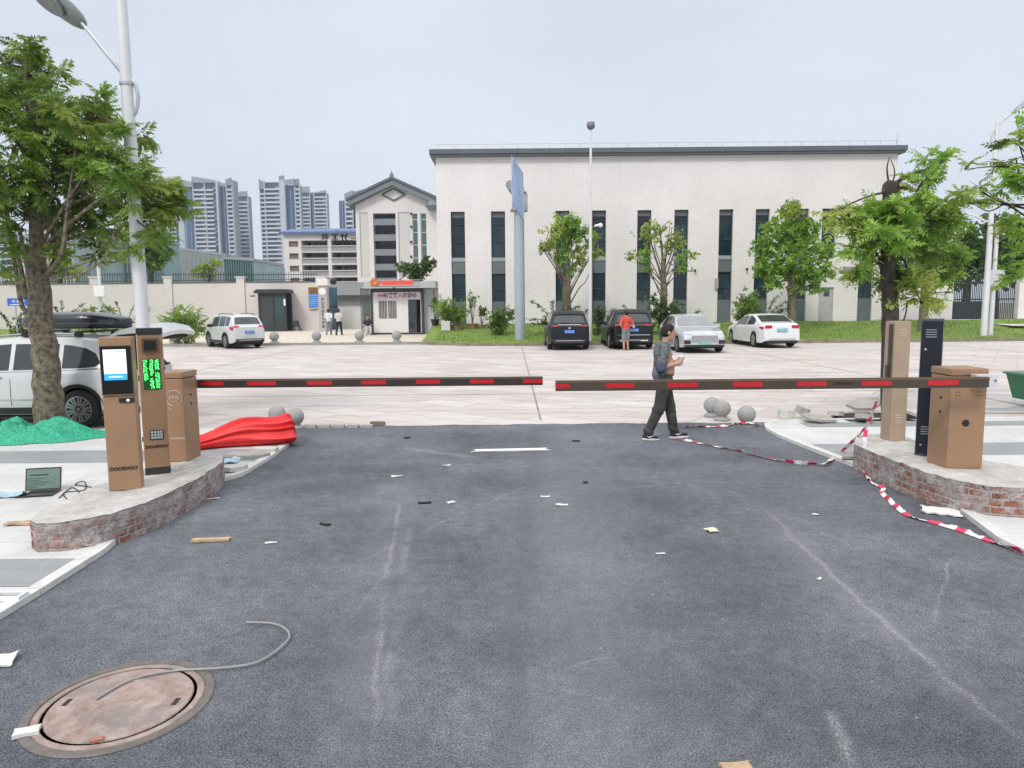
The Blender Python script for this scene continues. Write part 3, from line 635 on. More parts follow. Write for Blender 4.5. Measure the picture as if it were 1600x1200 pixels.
# entrance: tall railing gate leaves and sliding gate
def bars(name,label,u0,u1,Y,v0,v1,n,m,Y2=None):
    a,b=P(u0,v1,Y),P(u1,v1,Y2 or Y); t=thing(name,label,'gate',(a.x,Y,.1)); f=MB(); z1=P(u0,v0,Y).z; z0=.12
    B=MB()
    for k in range(n):
        q=k/(n-1); x=a.x+(b.x-a.x)*q; y=Y+((Y2 or Y)-Y)*q; B.tube([(x,y,z0),(x,y,z1)],.025,5)
    build(B,'bars',m,t,True)
    f.tube([(a.x,Y,z1-.1),(b.x,Y2 or Y,z1-.1)],.04,6).tube([(a.x,Y,z0+.1),(b.x,Y2 or Y,z0+.1)],.04,6).tube([(a.x,Y,z0+1.3),(b.x,Y2 or Y,z0+1.3)],.03,6)
    build(f,'rail',m,t,True)
    return t
bars('entrance_gate','dark green entrance gate leaf of thin bars left of guardhouse',565,578,48.0,450,511,8,mat('green_bars',(.045,.075,.07),.5))
t=thing('entrance_gate','blue grey solid leaf of the entrance gate beside the gate pillar','gate',(P(521,520,56).x,56,.1))
build(MB().box(P(514,500,56).x,P(528,500,56).x,56,56.1,.15,P(520,449,56).z),'leaf',mat('slate_blue_leaf',(.045,.09,.13),.5,0,.15,1),t,True)
build(MB().box(P(514,500,56).x,P(528,500,56).x,55.95,55.998,1.9,2.0),'rail',DARKM,t,True)
t=thing('sliding_gate','white low sliding gate across the school entrance','gate',(P(550,505,60).x,60,.1))
gx0,gx1=P(529,500,60).x,P(567,500,60).x
build(MB().box(gx0,gx1,60,60.3,.12,P(550,481,60).z,bev=.02),'panel',mat('gate_white',(.5,.5,.5),.6,0,.08,1),t,True)
build(MB().box(gx0,gx1,60.05,60.25,P(550,481,60).z,P(550,478,60).z),'top_rail',STEEL,t,True)
# low grey gatehouse beam behind the gate
t=thing('gate_lintel_building','grey concrete gate building across the school entrance','building',(P(550,500,66).x,66,.1))
a,b=P(511,480,66).x,P(581,480,66).x
build(MB().box(a,b,66,69,P(550,461,66).z,P(550,441,66).z),'lintel',mat('lintel_grey',(.27,.28,.29),.7,0,.08,.6),t,True)
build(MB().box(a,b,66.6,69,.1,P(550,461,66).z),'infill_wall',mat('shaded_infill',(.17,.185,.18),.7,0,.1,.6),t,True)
# ================================================================= teaching block
TY=110.0
tb=thing('teaching_block','white school block with blue metal roof and open gallery floors','building',(P(500,480,TY).x,TY,0))
def tx(u): return P(u,400,TY).x
def tz(v): return P(500,v,TY).z
x0,x1=tx(444),tx(562)
WHITES=mat('school_white',(.66,.63,.62),.7,0,.05,.3)
rows=[(376.5,385.5),(395.5,404.5),(415,424),(434,443)]
holes=[]
for va,vb in rows:
    holes.append((tx(452),tx(466.5),tz(vb),tz(va)))
for va,vb in ((375.5,393),(394.5,412),(414,431.5),(433.5,447)):
    for ua,ub in ((471.5,512.5),(518,559.5)): holes.append((tx(ua),tx(ub),tz(vb)+.02,tz(va)))
wl=MB(); wall_holes(wl,x0,x1,-.5,tz(362.5),holes,TY,2.2,0,0)
wl.add([(x0,TY,-.5),(x0,TY,tz(362.5)),(x0,TY+12,tz(362.5)),(x0,TY+12,-.5)],[(0,1,2,3)])
build(wl,'wall',WHITES,tb,True,fixn=False)
build(MB().add([(x0-.5,TY-.6,tz(362.3)),(x1+.5,TY-.6,tz(362.3)),(x1+.5,TY+6,tz(350.5)),(x0-.5,TY+6,tz(350.5)),(x0-.5,TY-.6,tz(362.3)-.35),(x1+.5,TY-.6,tz(362.3)-.35),(x1+.5,TY+12.6,tz(362.3)),(x0-.5,TY+12.6,tz(362.3))],[(0,1,2,3),(4,5,1,0),(3,2,6,7),(0,3,7)]),'roof',mat('blue_roof',(.10,.16,.32),.5,.1,.08,.5),tb,True)
for k,(va,vb) in enumerate(rows):
    build(MB().box(tx(452),tx(466.5),TY+.3,TY+.4,tz(vb),tz(va)),'window',mat('brown_shutter',(.2,.14,.12),.6,0,.3,2),tb,True)
for i,h in enumerate(holes[4:]):
    w_=h[1]-h[0]; hh=h[3]-h[2]
    gb=build(MB().box(h[0],h[1],TY+2.1,TY+2.2,h[2],h[3]),'gallery_wall',mat('gallery_grey',(.22,.2,.2),.7,0,.2,1),tb,True)
    g_=MB()
    for k in range(6): g_.box(h[0]+w_*(.36+.1*k),h[0]+w_*(.44+.1*k),TY+2.05,TY+2.09,h[2]+hh*.5,h[2]+hh*.9)
    build(g_,'window_panes',mat('teal_panes',(.03,.07,.07),.2),gb,True)
    build(MB().box(h[0]+w_*.1,h[0]+w_*.22,TY+2.03,TY+2.09,h[2]+hh*.3,h[2]+hh*.92),'gallery_door',BLACKP,gb,True)
    bal=build(MB().box(h[0]+.01,h[1]-.01,TY+.05,TY+.25,h[2],h[2]+hh*.45),'parapet',mat('parapet_grey',(.34,.33,.34),.6),tb,True)
    build(MB().box(h[0]-.1,h[1]+.1,TY-.12,TY+.3,h[2]+hh*.45,h[2]+hh*.52),'parapet_top',WHITES,bal,True)
text('崇 文',1.15,tb,mat('dark_letters',(.13,.11,.12),.5),P(515.5,370.5,TY-.05)-root_loc(tb),bold=.03)
g_=MB(); q=P(533,370.5,TY-.02)
for (ax,az,bx,bz_) in ((-.9,.9,-.9,-.9),(-.9,-.9,.2,-.9),(-.9,.9,-.2,.9),(.1,.9,1.0,.5),(1.0,.5,.6,-.2),(.6,-.2,1.3,-.9),(.2,.9,.2,-.9),(-.1,.2,.9,.2)):
    g_.tube([(q.x+ax,TY-.03,q.z+az),(q.x+bx,TY-.03,q.z+bz_)],.09,4)
g_.box(q.x+1.4,q.x+3.0,TY-.04,TY-.002,q.z-.3,q.z-.2)
build(g_,'outline_emblem',BLACKP,tb,True)
# ================================================================= gabled stair hall
AY=100.0
ga=thing('gabled_block','white school block with a grey gabled roof and dark central stairwell','building',(P(618,480,AY).x,AY,0))
def ax_(u): return P(u,400,AY).x
def az_(v): return P(618,v,AY).z
x0,x1=ax_(557.5),ax_(684); ze=az_(320); zp=az_(291); xm=ax_(617)
sh=[(ax_(584.5),ax_(619.5),-.4,az_(333))]; wh=[(ax_(645.5),ax_(653.5),az_(424),az_(334)),(ax_(658.5),ax_(667),az_(424),az_(334))]
nh=[(ax_(565),ax_(576.5),az_(432),az_(333)),(ax_(625),ax_(641),az_(432),az_(333))]
wl=MB(); wall_holes(wl,x0,x1,-.5,ze,sh+wh,AY,1.5)
wl.add([(x0,AY,ze),(x1,AY,ze),(xm,AY,zp)],[(0,1,2)])
wl.add([(x0,AY,-.5),(x0,AY,ze),(x0,AY+20,ze),(x0,AY+20,-.5)],[(0,1,2,3)]).add([(x1,AY,-.5),(x1,AY+20,-.5),(x1,AY+20,ze),(x1,AY,ze)],[(0,1,2,3)])
build(wl,'wall',WHITES,ga,True,fixn=False)
for (a,b,c_,d_) in nh:
    build(MB().box(a,b,AY-.05,AY-.003,c_,d_),'pier_panel',mat('warm_panel',(.56,.54,.52),.7,0,.04,.4),ga,True)
    build(MB().box(a-.12,a-.005,AY-.09,AY-.003,c_,d_+.12).box(a,b,AY-.09,AY-.003,d_+.005,d_+.12),'panel_trim',mat('trim_grey',(.3,.3,.3),.6),ga,True)
T_=.75
def slope(xa,za,xb,zb_,y0,y1,t):
    return MB().add([(xa,y0,za),(xb,y0,zb_),(xb,y0,zb_+t),(xa,y0,za+t),(xa,y1,za),(xb,y1,zb_),(xb,y1,zb_+t),(xa,y1,za+t)],[(0,1,2,3),(7,6,5,4),(3,2,6,7),(0,4,5,1),(0,3,7,4),(1,5,6,2)])
rfm=mat('slate_roof',(.17,.2,.22),.6,0,.12,.6)
ov=.9; zs_=(zp-ze)/(xm-x0)
for sgn in (-1,1):
    xe=(x0-ov) if sgn<0 else (x1+.3); zee=ze-ov*zs_*.55
    r=build(slope(xe,zee,xm,zp+.02,AY-1.0,AY+20,T_),'roof',rfm,ga,True)
    build(slope(xe,zee+.75,xm,zp+.8,AY-1.2,AY-.7,.35),'verge_tiles',mat('verge_tile',(.1,.12,.14),.6),r,True)
build(MB().lathe([(.25,0),(.3,.3),(.12,.6),(.02,1.0)],(xm,AY-1,zp+1.0),10),'finial',rfm,ga,True)
q=P(615,304,AY-.04); dm=MB()
for (a,b) in (((-1.6,0),(0,.8)),((0,.8),(1.6,0)),((1.6,0),(0,-.8)),((0,-.8),(-1.6,0))): dm.tube([(q.x+a[0],AY-.06,q.z+a[1]),(q.x+b[0],AY-.06,q.z+b[1])],.13,5)
build(dm,'diamond_ornament',mat('ornament_grey',(.13,.14,.15),.6),ga,True)
a,b=sh[0][0],sh[0][1]
st=build(MB().box(a,b,AY+1.4,AY+1.5,-.4,az_(333)),'stairwell',mat('stair_dark',(.03,.035,.045),.5,0,.2,1),ga,True)
for v in (341.5,366,389,412,434):
    build(MB().box(a+.02,b-.02,AY+.1,AY+.35,az_(v+10),az_(v)),'landing_parapet',mat('landing_grey',(.2,.22,.24),.6,0,.1,1),ga,True)
for (a,b,c_,d_) in wh:
    wn=build(MB().box(a,b,AY+.3,AY+.4,c_,d_),'window',glassmat('school_glass',(.06,.12,.13),.12),ga,True)
    f=MB().box(a,a+.12,AY+.2,AY+.299,c_,d_)
    for k in range(5): f.box(a+.12,b,AY+.2,AY+.299,c_+(d_-c_)*k/4.5,c_+(d_-c_)*k/4.5+.16)
    build(f,'frame',mat('pale_frame',(.4,.42,.43),.5),wn,True)
build(MB().box(ax_(654),ax_(658),AY-.1,AY-.004,-.4,az_(333)),'column',WHITES,ga,True)
for v in (334,354,378,401):
    for u in (642.5,):
        q=P(u,v,AY-.2); build(MB().sphere((q.x,AY-.2,q.z),.17,8),'bracket_lamp',BLACKP,ga,True)
build(MB().lathe([(.5,0),(.9,.6),(.5,1.2),(.2,1.4)],(ax_(678),AY-1,az_(326)-.4),10),'eave_scroll',rfm,ga,True)
# ================================================================= apartment towers far behind
HZ=520.0
CONCT=[mat('tower_haze_white',(.47,.51,.57),.7,0,.05,.02),mat('tower_grey',(.25,.28,.33),.7,0,.08,.02)]  # distance haze painted in: tower paint tinted blue and darkened
TGL=[mat('tower_blue_glass',(.06,.13,.27),.25,0,.2,.03),mat('tower_dark_glass',(.06,.08,.12),.3,0,.2,.05),mat('tower_teal_glass',(.07,.14,.18),.25,0,.2,.05)]
SLABW=mat('balcony_haze_white',(.54,.58,.64),.7,0,.05,.02)  # balcony white carries the same painted haze tint
def hx(u,Y): return P(u,380,Y).x
def tower(label,bays,Y=HZ,vb=470,depth=9):
    u0=bays[0][0]; c=hx((u0+bays[-1][1])/2,Y)
    t=thing('apartment_tower',label,'tower',(c,Y,0),group=None)
    for (ua,ub,vt,kind,crown) in bays:
        x0,x1=hx(ua,Y),hx(ub,Y); z1=P((ua+ub)/2,vt,Y).z; off=random.uniform(0,2)
        fl=3.05; nfl=int(z1/fl)
        if kind=='glass':
            b=build(MB().box(x0,x1,Y+off+3,Y+depth,-1,z1),'glass_bay',TGL[0],t,True)
            g_=MB()
            for k in range(nfl): g_.box(x0-.05,x1+.05,Y+off+2.75,Y+off+2.99,k*fl,k*fl+.55)
            tag(build(g_,'floor_band',TGL[1],b,True),kind='stuff')
            xm_=(x0+x1)/2; build(MB().box(xm_-.25,xm_+.25,Y+off+2.5,Y+off+2.74,0,z1),'mullion',CONCT[1],b,True)
        elif kind=='fin':
            build(MB().box(x0,x1,Y+off,Y+depth,-1,z1),'fin_wall',CONCT[0] if random.random()<.8 else CONCT[1],t,True)
        else:
            b=build(MB().box(x0,x1,Y+off+1.5,Y+depth,-1,z1),'balcony_bay',TGL[1] if kind=='balc' else TGL[2],t,True)
            s_=MB(); g_=MB(); w_=x1-x0; nb=max(1,int(w_/6.5))
            for k in range(nfl):
                z=k*fl
                for j in range(nb):
                    a=x0+w_*j/nb; bb=x0+w_*(j+1)/nb; ph=(j%2)*.0
                    s_.box(a+.15,bb-.15-(bb-a)*(.28 if j%2 else .0),Y+off+.1,Y+off+1.49,z,z+1.15)
                    if (k+j)%3: g_.box(bb-(bb-a)*.34,bb-.2,Y+off+1.2,Y+off+1.495,z+1.3,z+2.6)
            tag(build(s_,'balcony',SLABW,b,True),kind='stuff')
            tag(build(g_,'window_screen',CONCT[1],b,True),kind='stuff')
            for j in range(nb+1):
                a=x0+w_*j/nb; build(MB().box(a-.3,a+.3,Y+off-.1,Y+off+1.48,-1,z1+1),'pier',CONCT[0],b,True)
        if crown:
            vl,vr=crown; za,zb2=P(ua,vl,Y).z,P(ub,vr,Y).z
            cr=MB().add([(x0,Y+off,z1),(x1,Y+off,z1),(x1,Y+off,zb2),(x0,Y+off,za),(x0,Y+off+.6,z1),(x1,Y+off+.6,z1),(x1,Y+off+.6,zb2),(x0,Y+off+.6,za)],[(0,1,2,3),(7,6,5,4),(3,2,6,7),(0,4,5,1),(0,3,7,4),(1,5,6,2)])
            k=build(cr,'roof_screen',mat('screen_grey',(.33,.36,.40),.6,0,.1,.05),t,True)
            n=max(3,int((x1-x0)/2)); g_=MB()
            for j in range(n+1):
                q=j/n; xx=x0+(x1-x0)*q; g_.box(xx-.18,xx+.18,Y+off-.3,Y+off-.01,z1-.5,za+(zb2-za)*q+.3)
            tag(build(g_,'screen_fin',mat('screen_fin',(.22,.25,.29),.6),k,True),kind='stuff')
    return t
tower('grey and white apartment tower partly hidden behind the left tree crown',[(218,246,300,'balc',(290,292)),(247,281,292,'balc',(280,278)),(281.5,289,280,'fin',None)],Y=540)
tower('tall white and blue apartment tower with sloping roof screens',[(289.5,304,290,'glass',(283,283)),(304.5,341,284,'balc',(275,281)),(341.5,344,282,'fin',None),(344.5,356.5,289,'glass',(288,285)),(357,366,288,'balc',(280,277)),(366.5,369,281,'fin',None)])
tower('shorter dark blue apartment tower right of the taller sloping roofed one',[(370,389.5,306,'teal',(300,298))],Y=560)
tower('pale apartment tower standing left of the blue roofed school block',[(408,416,294,'balc',(279,284)),(416.5,440,284,'balc',None),(440.5,448,280,'fin',(275,274)),(448.5,462,288,'glass',(281,279)),(462.5,470,288,'balc',(279,279))])
tower('small grey apartment tower behind the blue school roof',[(470.5,486,300,'balc',(292,291)),(486.5,492,300,'glass',None),(493,512,301,'balc',(301,297))],Y=600)
tower('dark glazed apartment tower rising behind the gabled school block',[(529.5,540,312,'glass',None),(540.5,552,309,'balc',(302,297)),(552.5,562,309,'glass',(298,298)),(562.5,590,300,'teal',(297,293))],Y=480)
tower('pale apartment tower half hidden at the left picture edge',[(-30,-5,350,'balc',None),(-4,29,366,'balc',(366,366))],Y=330)
# low glazed offices behind the boundary wall on the left
def office(label,u0,u1,vt0,vt1,Y,m,fin,nf,depth=25):
    x0,x1=P(u0,420,Y).x,P(u1,420,Y).x; t=thing('office_block',label,'building',((x0+x1)/2,Y,0))
    za,zb2=P(u0,vt0,Y).z,P(u1,vt1,Y).z
    w=MB().add([(x0,Y,-1),(x1,Y,-1),(x1,Y,zb2),(x0,Y,za),(x0,Y+depth,-1),(x1,Y+depth,-1),(x1,Y+depth,zb2),(x0,Y+depth,za)],[(0,1,2,3),(7,6,5,4),(3,2,6,7),(0,3,7,4),(1,5,6,2)])
    b=build(w,'glazed_wall',m,t,True); g_=MB()
    for j in range(nf+1):
        q=j/nf; xx=x0+(x1-x0)*q; g_.box(xx-.12,xx+.12,Y-.5,Y-.01,-1,za+(zb2-za)*q)
    tag(build(g_,'fin',fin,b,True),kind='stuff')
    g_=MB(); zz=4.2
    while zz<min(za,zb2)-1: g_.box(x0,x1,Y-.25,Y-.02,zz,zz+.35); zz+=4.2
    tag(build(g_,'floor_band',fin,b,True),kind='stuff')
    build(MB().add([(x0-.3,Y-.6,za),(x1+.3,Y-.6,zb2),(x1+.3,Y-.6,zb2+.7),(x0-.3,Y-.6,za+.7),(x0-.3,Y+depth,za),(x1+.3,Y+depth,zb2),(x1+.3,Y+depth,zb2+.7),(x0-.3,Y+depth,za+.7)],[(0,1,2,3),(7,6,5,4),(3,2,6,7),(0,4,5,1),(0,3,7,4),(1,5,6,2)]),'roof',mat('office_roof',(.3,.33,.34),.5),t,True)
office('long grey office block clad in close vertical fins',236,352,384,400,210,mat('fin_wall',(.22,.26,.28),.4,0,.1,.05),mat('fin_grey',(.36,.39,.41),.5),58)
office('green glazed office block half hidden by the left tree',118,206,366,370,170,mat('green_glass',(.16,.29,.29),.12,0,.2,.08),mat('fin_pale',(.4,.46,.46),.5),16)
office('pale green glazed pavilion beside the finned grey office',352,396,405,408,190,mat('mint_glass',(.17,.29,.28),.15,0,.2,.1),mat('fin_teal',(.1,.2,.2),.5),12)
office('low grey shed with a sloping roof left of the pale tower',394,412,409,416,230,mat('fin_wall2',(.3,.33,.35),.5,0,.1,.05),mat('fin_grey',(.36,.39,.41),.5),10)
office('white framed office partly behind the left tree trunk',40,116,372,368,150,mat('pale_glass',(.3,.37,.38),.2,0,.2,.1),mat('fin_white',(.55,.57,.58),.5),14)
# ------------------------------------------------------------------ brick islands
def brickmat():
    mt,nt,b=nodes('mortared_brick'); uv=N(nt,'ShaderNodeUVMap'); br=N(nt,'ShaderNodeTexBrick'); dn=tex(nt,'Noise',14,3,.6); vm=N(nt,'ShaderNodeVectorMath',operation='MULTIPLY_ADD'); L(nt,dn.outputs['Color'],vm.inputs[0]); vm.inputs[1].default_value=(.05,.034,0); L(nt,uv.outputs[0],vm.inputs[2]); L(nt,vm.outputs[0],br.inputs[0])
    br.inputs['Scale'].default_value=1; br.inputs['Brick Width'].default_value=.17; br.inputs['Row Height'].default_value=.068
    br.inputs['Mortar Size'].default_value=.010; br.inputs['Mortar Smooth'].default_value=.35; br.inputs['Bias'].default_value=-.1
    br.inputs['Color1'].default_value=(.20,.060,.036,1); br.inputs['Color2'].default_value=(.36,.125,.075,1); br.inputs['Mortar'].default_value=(.40,.375,.36,1)
    n=tex(nt,'Noise',16,6,.75); c=mix(nt,1,br.outputs[0],ramp(nt,n.outputs[0],[(.3,(.55,.55,.55)),(.7,(1.35,1.3,1.25))]),'MULTIPLY')
    # mortar smeared over the bricks, patchy
    n2=tex(nt,'Noise',2.6,9,.82); f=ramp(nt,n2.outputs[0],[(.42,(.03,.03,.03)),(.52,(.9,.9,.9))])
    sm=ramp(nt,tex(nt,'Noise',11,5,.7).outputs[0],[(.3,(.22,.18,.175)),(.5,(.37,.335,.325)),(.7,(.52,.50,.485))])
    sm=mix(nt,.35,sm,br.outputs[1],'MULTIPLY') if False else sm
    c=mix(nt,f,c,sm)
    n3=tex(nt,'Noise',30,5,.8); f3=ramp(nt,n3.outputs[0],[(.57,(0,0,0)),(.63,(.85,.85,.85))]); c=mix(nt,f3,c,(.045,.04,.038))
    L(nt,c,b.inputs['Base Color']); b.inputs['Roughness'].default_value=.92
    inv=N(nt,'ShaderNodeMath',operation='SUBTRACT'); inv.inputs[0].default_value=1; L(nt,br.outputs[1],inv.inputs[1])
    h=mix(nt,.55,inv.outputs[0],n.outputs[0]); bump(nt,b,h,1.0,.02); return mt
BRICK=brickmat()
def mortar_top():
    mt,nt,b=nodes('mortar_top')
    c=ramp(nt,tex(nt,'Noise',3.5,7,.72).outputs[0],[(.3,(.34,.32,.30)),(.5,(.48,.46,.44)),(.7,(.60,.585,.565))])
    f=ramp(nt,tex(nt,'Noise',26,5,.7).outputs[0],[(.58,(0,0,0)),(.72,(.75,.75,.75))]); c=mix(nt,f,c,(.20,.185,.17))
    f=ramp(nt,tex(nt,'Noise',1.6,6,.75,stretch=(2.5,.6,1),rot=.5).outputs[0],[(.55,(0,0,0)),(.68,(.55,.55,.55))]); c=mix(nt,f,c,(.25,.235,.21))
    L(nt,c,b.inputs['Base Color']); b.inputs['Roughness'].default_value=.9; bump(nt,b,tex(nt,'Noise',18,6,.7).outputs[0],.7,.02); return mt
MTOP=mortar_top()
def resample(poly,step):
    out=[]
    for i in range(len(poly)):
        a=Vector(poly[i]); b=Vector(poly[(i+1)%len(poly)]); n=max(1,int((b-a).length/step))
        for k in range(n): out.append(a.lerp(b,k/n))
    return out
def island(name,label,poly,h,ztop=None,rag=.011):
    c=sum((Vector(p) for p in poly),Vector((0,0)))/len(poly)
    t=thing(name,label,'island',(c.x,c.y,0))
    pts=resample(poly,.05); n=len(pts); rows=7; cum=[0]
    for i in range(n): cum.append(cum[-1]+(pts[(i+1)%n]-pts[i]).length)
    me=bpy.data.meshes.new('brick_side'); vs=[];fs=[];uvs=[]
    def jit(p,z,s=1): return mnoise.noise(Vector((p.x*9,p.y*9,z*11)))*rag*s
    for r in range(rows+1):
        z=-.03+(h+.03)*r/rows
        for i,p in enumerate(pts):
            d=(p-c).normalized(); q=p+d*(jit(p,z)*1.3+.008*mnoise.noise(Vector((p.x*35,p.y*35,z*40))))*(1 if r<rows else .6); 
            vs.append((q.x-c.x,q.y-c.y,z+(jit(p,z+7,1.2) if r==rows else 0)))
    for r in range(rows):
        for i in range(n):
            fs.append((r*n+i,r*n+(i+1)%n,(r+1)*n+(i+1)%n,(r+1)*n+i))
            z0=-.03+(h+.03)*r/rows; z1=-.03+(h+.03)*(r+1)/rows
            uvs+= [(cum[i],z0),(cum[i+1],z0),(cum[i+1],z1),(cum[i],z1)]
    me.from_pydata(vs,[],fs); ul=me.uv_layers.new(name='UVMap'); ul.data.foreach_set('uv',np.array(uvs,dtype=np.float32).ravel())
    link_mesh('brick_side',me,BRICK,t)
    # mortar top, rough, as concentric rings
    vs=[];fs=[]; K=7
    for k in range(K):
        for i,p in enumerate(pts):
            if k==0: vs.append((me.vertices[rows*n+i].co.x,me.vertices[rows*n+i].co.y,me.vertices[rows*n+i].co.z+.002)); continue
            q=p.lerp(c,k/K); z=h+.012+jit(q*1.0,3.1,1.0)+(ztop(q) if ztop else 0)
            vs.append((q.x-c.x,q.y-c.y,z))
    vs.append((0,0,h+.012))
    for k in range(K-1):
        for i in range(n): fs.append((k*n+i,k*n+(i+1)%n,(k+1)*n+(i+1)%n,(k+1)*n+i))
    for i in range(n): fs.append(((K-1)*n+i,(K-1)*n+(i+1)%n,K*n))
    build(MB().add(vs,fs,0,False),'mortar_cap',MTOP,t)
    return t
def arc(cx,cy,r,a0,a1,n,ry=None): return [(cx+r*math.cos(math.radians(a0+(a1-a0)*i/n)),cy+(ry or r)*math.sin(math.radians(a0+(a1-a0)*i/n))) for i in range(n+1)]
IL=[(-3.04,7.85),(-3.12,6.9),(-3.17,6.2)]+[(-3.24,5.86),(-3.38,5.62),(-3.58,5.48),(-3.76,5.45),(-3.88,5.55),(-3.95,5.8)]
IL=[(-3.60,8.04),(-3.30,7.98),(-3.17,7.62)]+IL[1:]+[(-3.98,6.6),(-3.9,7.4)]
ISL_L=.27; ISL_R=.30
island('brick_island','rough brick island under the payment terminal and camera post on the left',IL[::-1],ISL_L)
IR=[(3.98,8.15),(3.99,7.4),(4.02,6.75),(4.12,6.4),(4.3,6.2),(4.6,6.1),(5.3,6.02),(5.5,6.25),(5.5,6.6),(4.95,7.1),(4.80,7.8),(4.82,8.75),(4.35,8.85)]
island('brick_island','rough brick island under the dark pillar and barrier cabinet on the right',IR,ISL_R)
# ------------------------------------------------------------------ machines
INKB=mat('black_ink',(.03,.022,.016),.5)
def local(t): return t
def seam(mb,x0,x1,y,z0,z1,g=.004):
    return mb
# payment terminal
k0=P(196,771,6.5)
t=thing('payment_terminal','tan payment terminal with a bright touch screen on the left island','payment terminal',(k0.x+.02,6.50,ISL_L+.01),math.radians(18))
Hk=1.415; Wk=.268; Dk=.16
mbk=MB().box(-Wk/2,Wk/2,-Dk/2,Dk/2,0,Hk*.62,bev=.008).box(-Wk/2,Wk/2,-Dk/2-.012,Dk/2,Hk*.623,Hk,bev=.008)
build(mbk,'housing',TAN,t)
sp_=build(MB().box(-Wk/2+.008,Wk/2-.008,-Dk/2-.026,-Dk/2-.0125,Hk*.635,Hk*.945,bev=.004),'screen_bezel',mat('gloss_black',(.006,.006,.007),.12),t)
y=-Dk/2-.028
scr=build(MB().box(-.099,.085,y-.002,y,Hk*.742,Hk*.922),'screen',mat('lit_screen',(.7,.72,.75),.3,0,0,emit=((.93,.96,1.0),.75)),sp_)
build(MB().box(-.099,.085,y-.0035,y-.0021,Hk*.727,Hk*.768),'blue_bar',mat('lit_blue',(.03,.3,.7),.3,0,0,emit=((.03,.33,.85),.7)),scr)
g_=MB()
for q in range(6): glyphs(g_,-.055+q*.02,Hk*.7475,.016,y-.0036)
build(g_,'bar_lettering',mat('lit_white',(.8,.8,.8),.4,emit=((1,1,1),.6)),scr)
g_=MB()
for q in range(9): glyphs(g_,-.07+q*.018,Hk*.908,.013,y-.0022)
build(g_,'heading_lettering',mat('grey_ink',(.25,.22,.24),.5),scr)
cp=build(MB().box(.0,Wk/2-.008,-Dk/2-.012,-Dk/2-.001,Hk*.578,Hk*.608,bev=.002),'reader_strip',BLACKP,t)
build(MB().lathe([(.013,0),(.013,-.005),(.006,-.005),(.006,-.002)],(.075,-Dk/2-.0125,Hk*.593),16,axis='Y'),'reader_ring',mat('ring_white',(.7,.75,.7),.3,emit=((.8,1,.85),.35)),cp)
text('DOORWAY',.044,t,INKB,(.0,-Dk/2-.0015,Hk*.145),name='lettering',bold=.0022)
# plate camera post
k0=P(248,746,7.12)
t=thing('camera_post','tan plate camera post with a green text display and small keypad','camera post',(k0.x,7.12,ISL_L+.012),math.radians(24))
Hc=1.475; Wc=.225; Dc=.17
mbk=MB().box(-Wc/2,Wc/2,-Dc/2,Dc/2,.07,Hc-.062,bev=.008)
build(mbk,'housing',TAN,t)
build(MB().box(-Wc/2-.002,Wc/2+.002,-Dc/2-.002,Dc/2,0,.068,bev=.004),'plinth',mat('dark_plinth',(.03,.027,.025),.5),t)
build(MB().box(-Wc/2-.004,Wc/2+.004,-Dc/2-.012,Dc/2,Hc-.06,Hc,bev=.006),'cap',mat('cap_dark',(.02,.024,.024),.25),t)
hood=build(MB().box(-.068,.078,-Dc/2-.05,-Dc/2-.001,Hc-.235,Hc-.10,bev=.006),'camera_hood',mat('hood_brown',(.1,.055,.035),.4),t)
build(MB().box(-.048,.058,-Dc/2-.054,-Dc/2-.0505,Hc-.215,Hc-.12),'lens_window',mat('gloss_black',(.006,.006,.007),.12),hood)
dsp=build(MB().box(-.074,.082,-Dc/2-.008,-Dc/2-.001,Hc-.61,Hc-.305),'display',mat('led_board',(.006,.03,.01),.4,0,.1,emit=((.0,.22,.03),.18)),t)
g_=MB(); r_=random.Random(5)
for c in range(3):
    for k in range(11):
        if (c==0 and k>7) or (c==1 and k in (6,)) or (c==2 and k==4): continue
        cx=-.05+c*.052; cz=Hc-.325-k*.026
        for q in range(13):
            a=cx+r_.randint(-3,3)*.0052; b_=cz+r_.randint(-2,2)*.0052
            g_.box(a-.0023,a+.0023,-Dc/2-.0115,-Dc/2-.0085,b_-.0023,b_+.0023)
build(g_,'led_lettering',mat('led_green',(.1,.9,.2),.4,emit=((.12,1.0,.22),2.6)),dsp)
kp=build(MB().box(-.05,.075,-Dc/2-.007,-Dc/2-.001,.355,.455,bev=.003),'keypad',BLACKP,t)
g_=MB()
for a in range(4):
    for b_ in range(3): g_.box(-.04+a*.028,-.04+a*.028+.022,-Dc/2-.011,-Dc/2-.0075,.366+b_*.029,.366+b_*.029+.023)
build(g_,'keys',mat('key_grey',(.42,.47,.48),.4,emit=None),kp)
text('DOORWAY',.040,t,INKB,(.01,-Dc/2-.0015,.285),bold=.002)
for z in (.33,.95): build(MB().box(-Wc/2-.012,-Wc/2-.0005,-.03,.02,z,z+.05),'hinge',BLACKP,t)
build(MB().box(Wc/2+.0005,Wc/2+.01,-.02,.01,1.05,1.08),'lock',BLACKP,t)
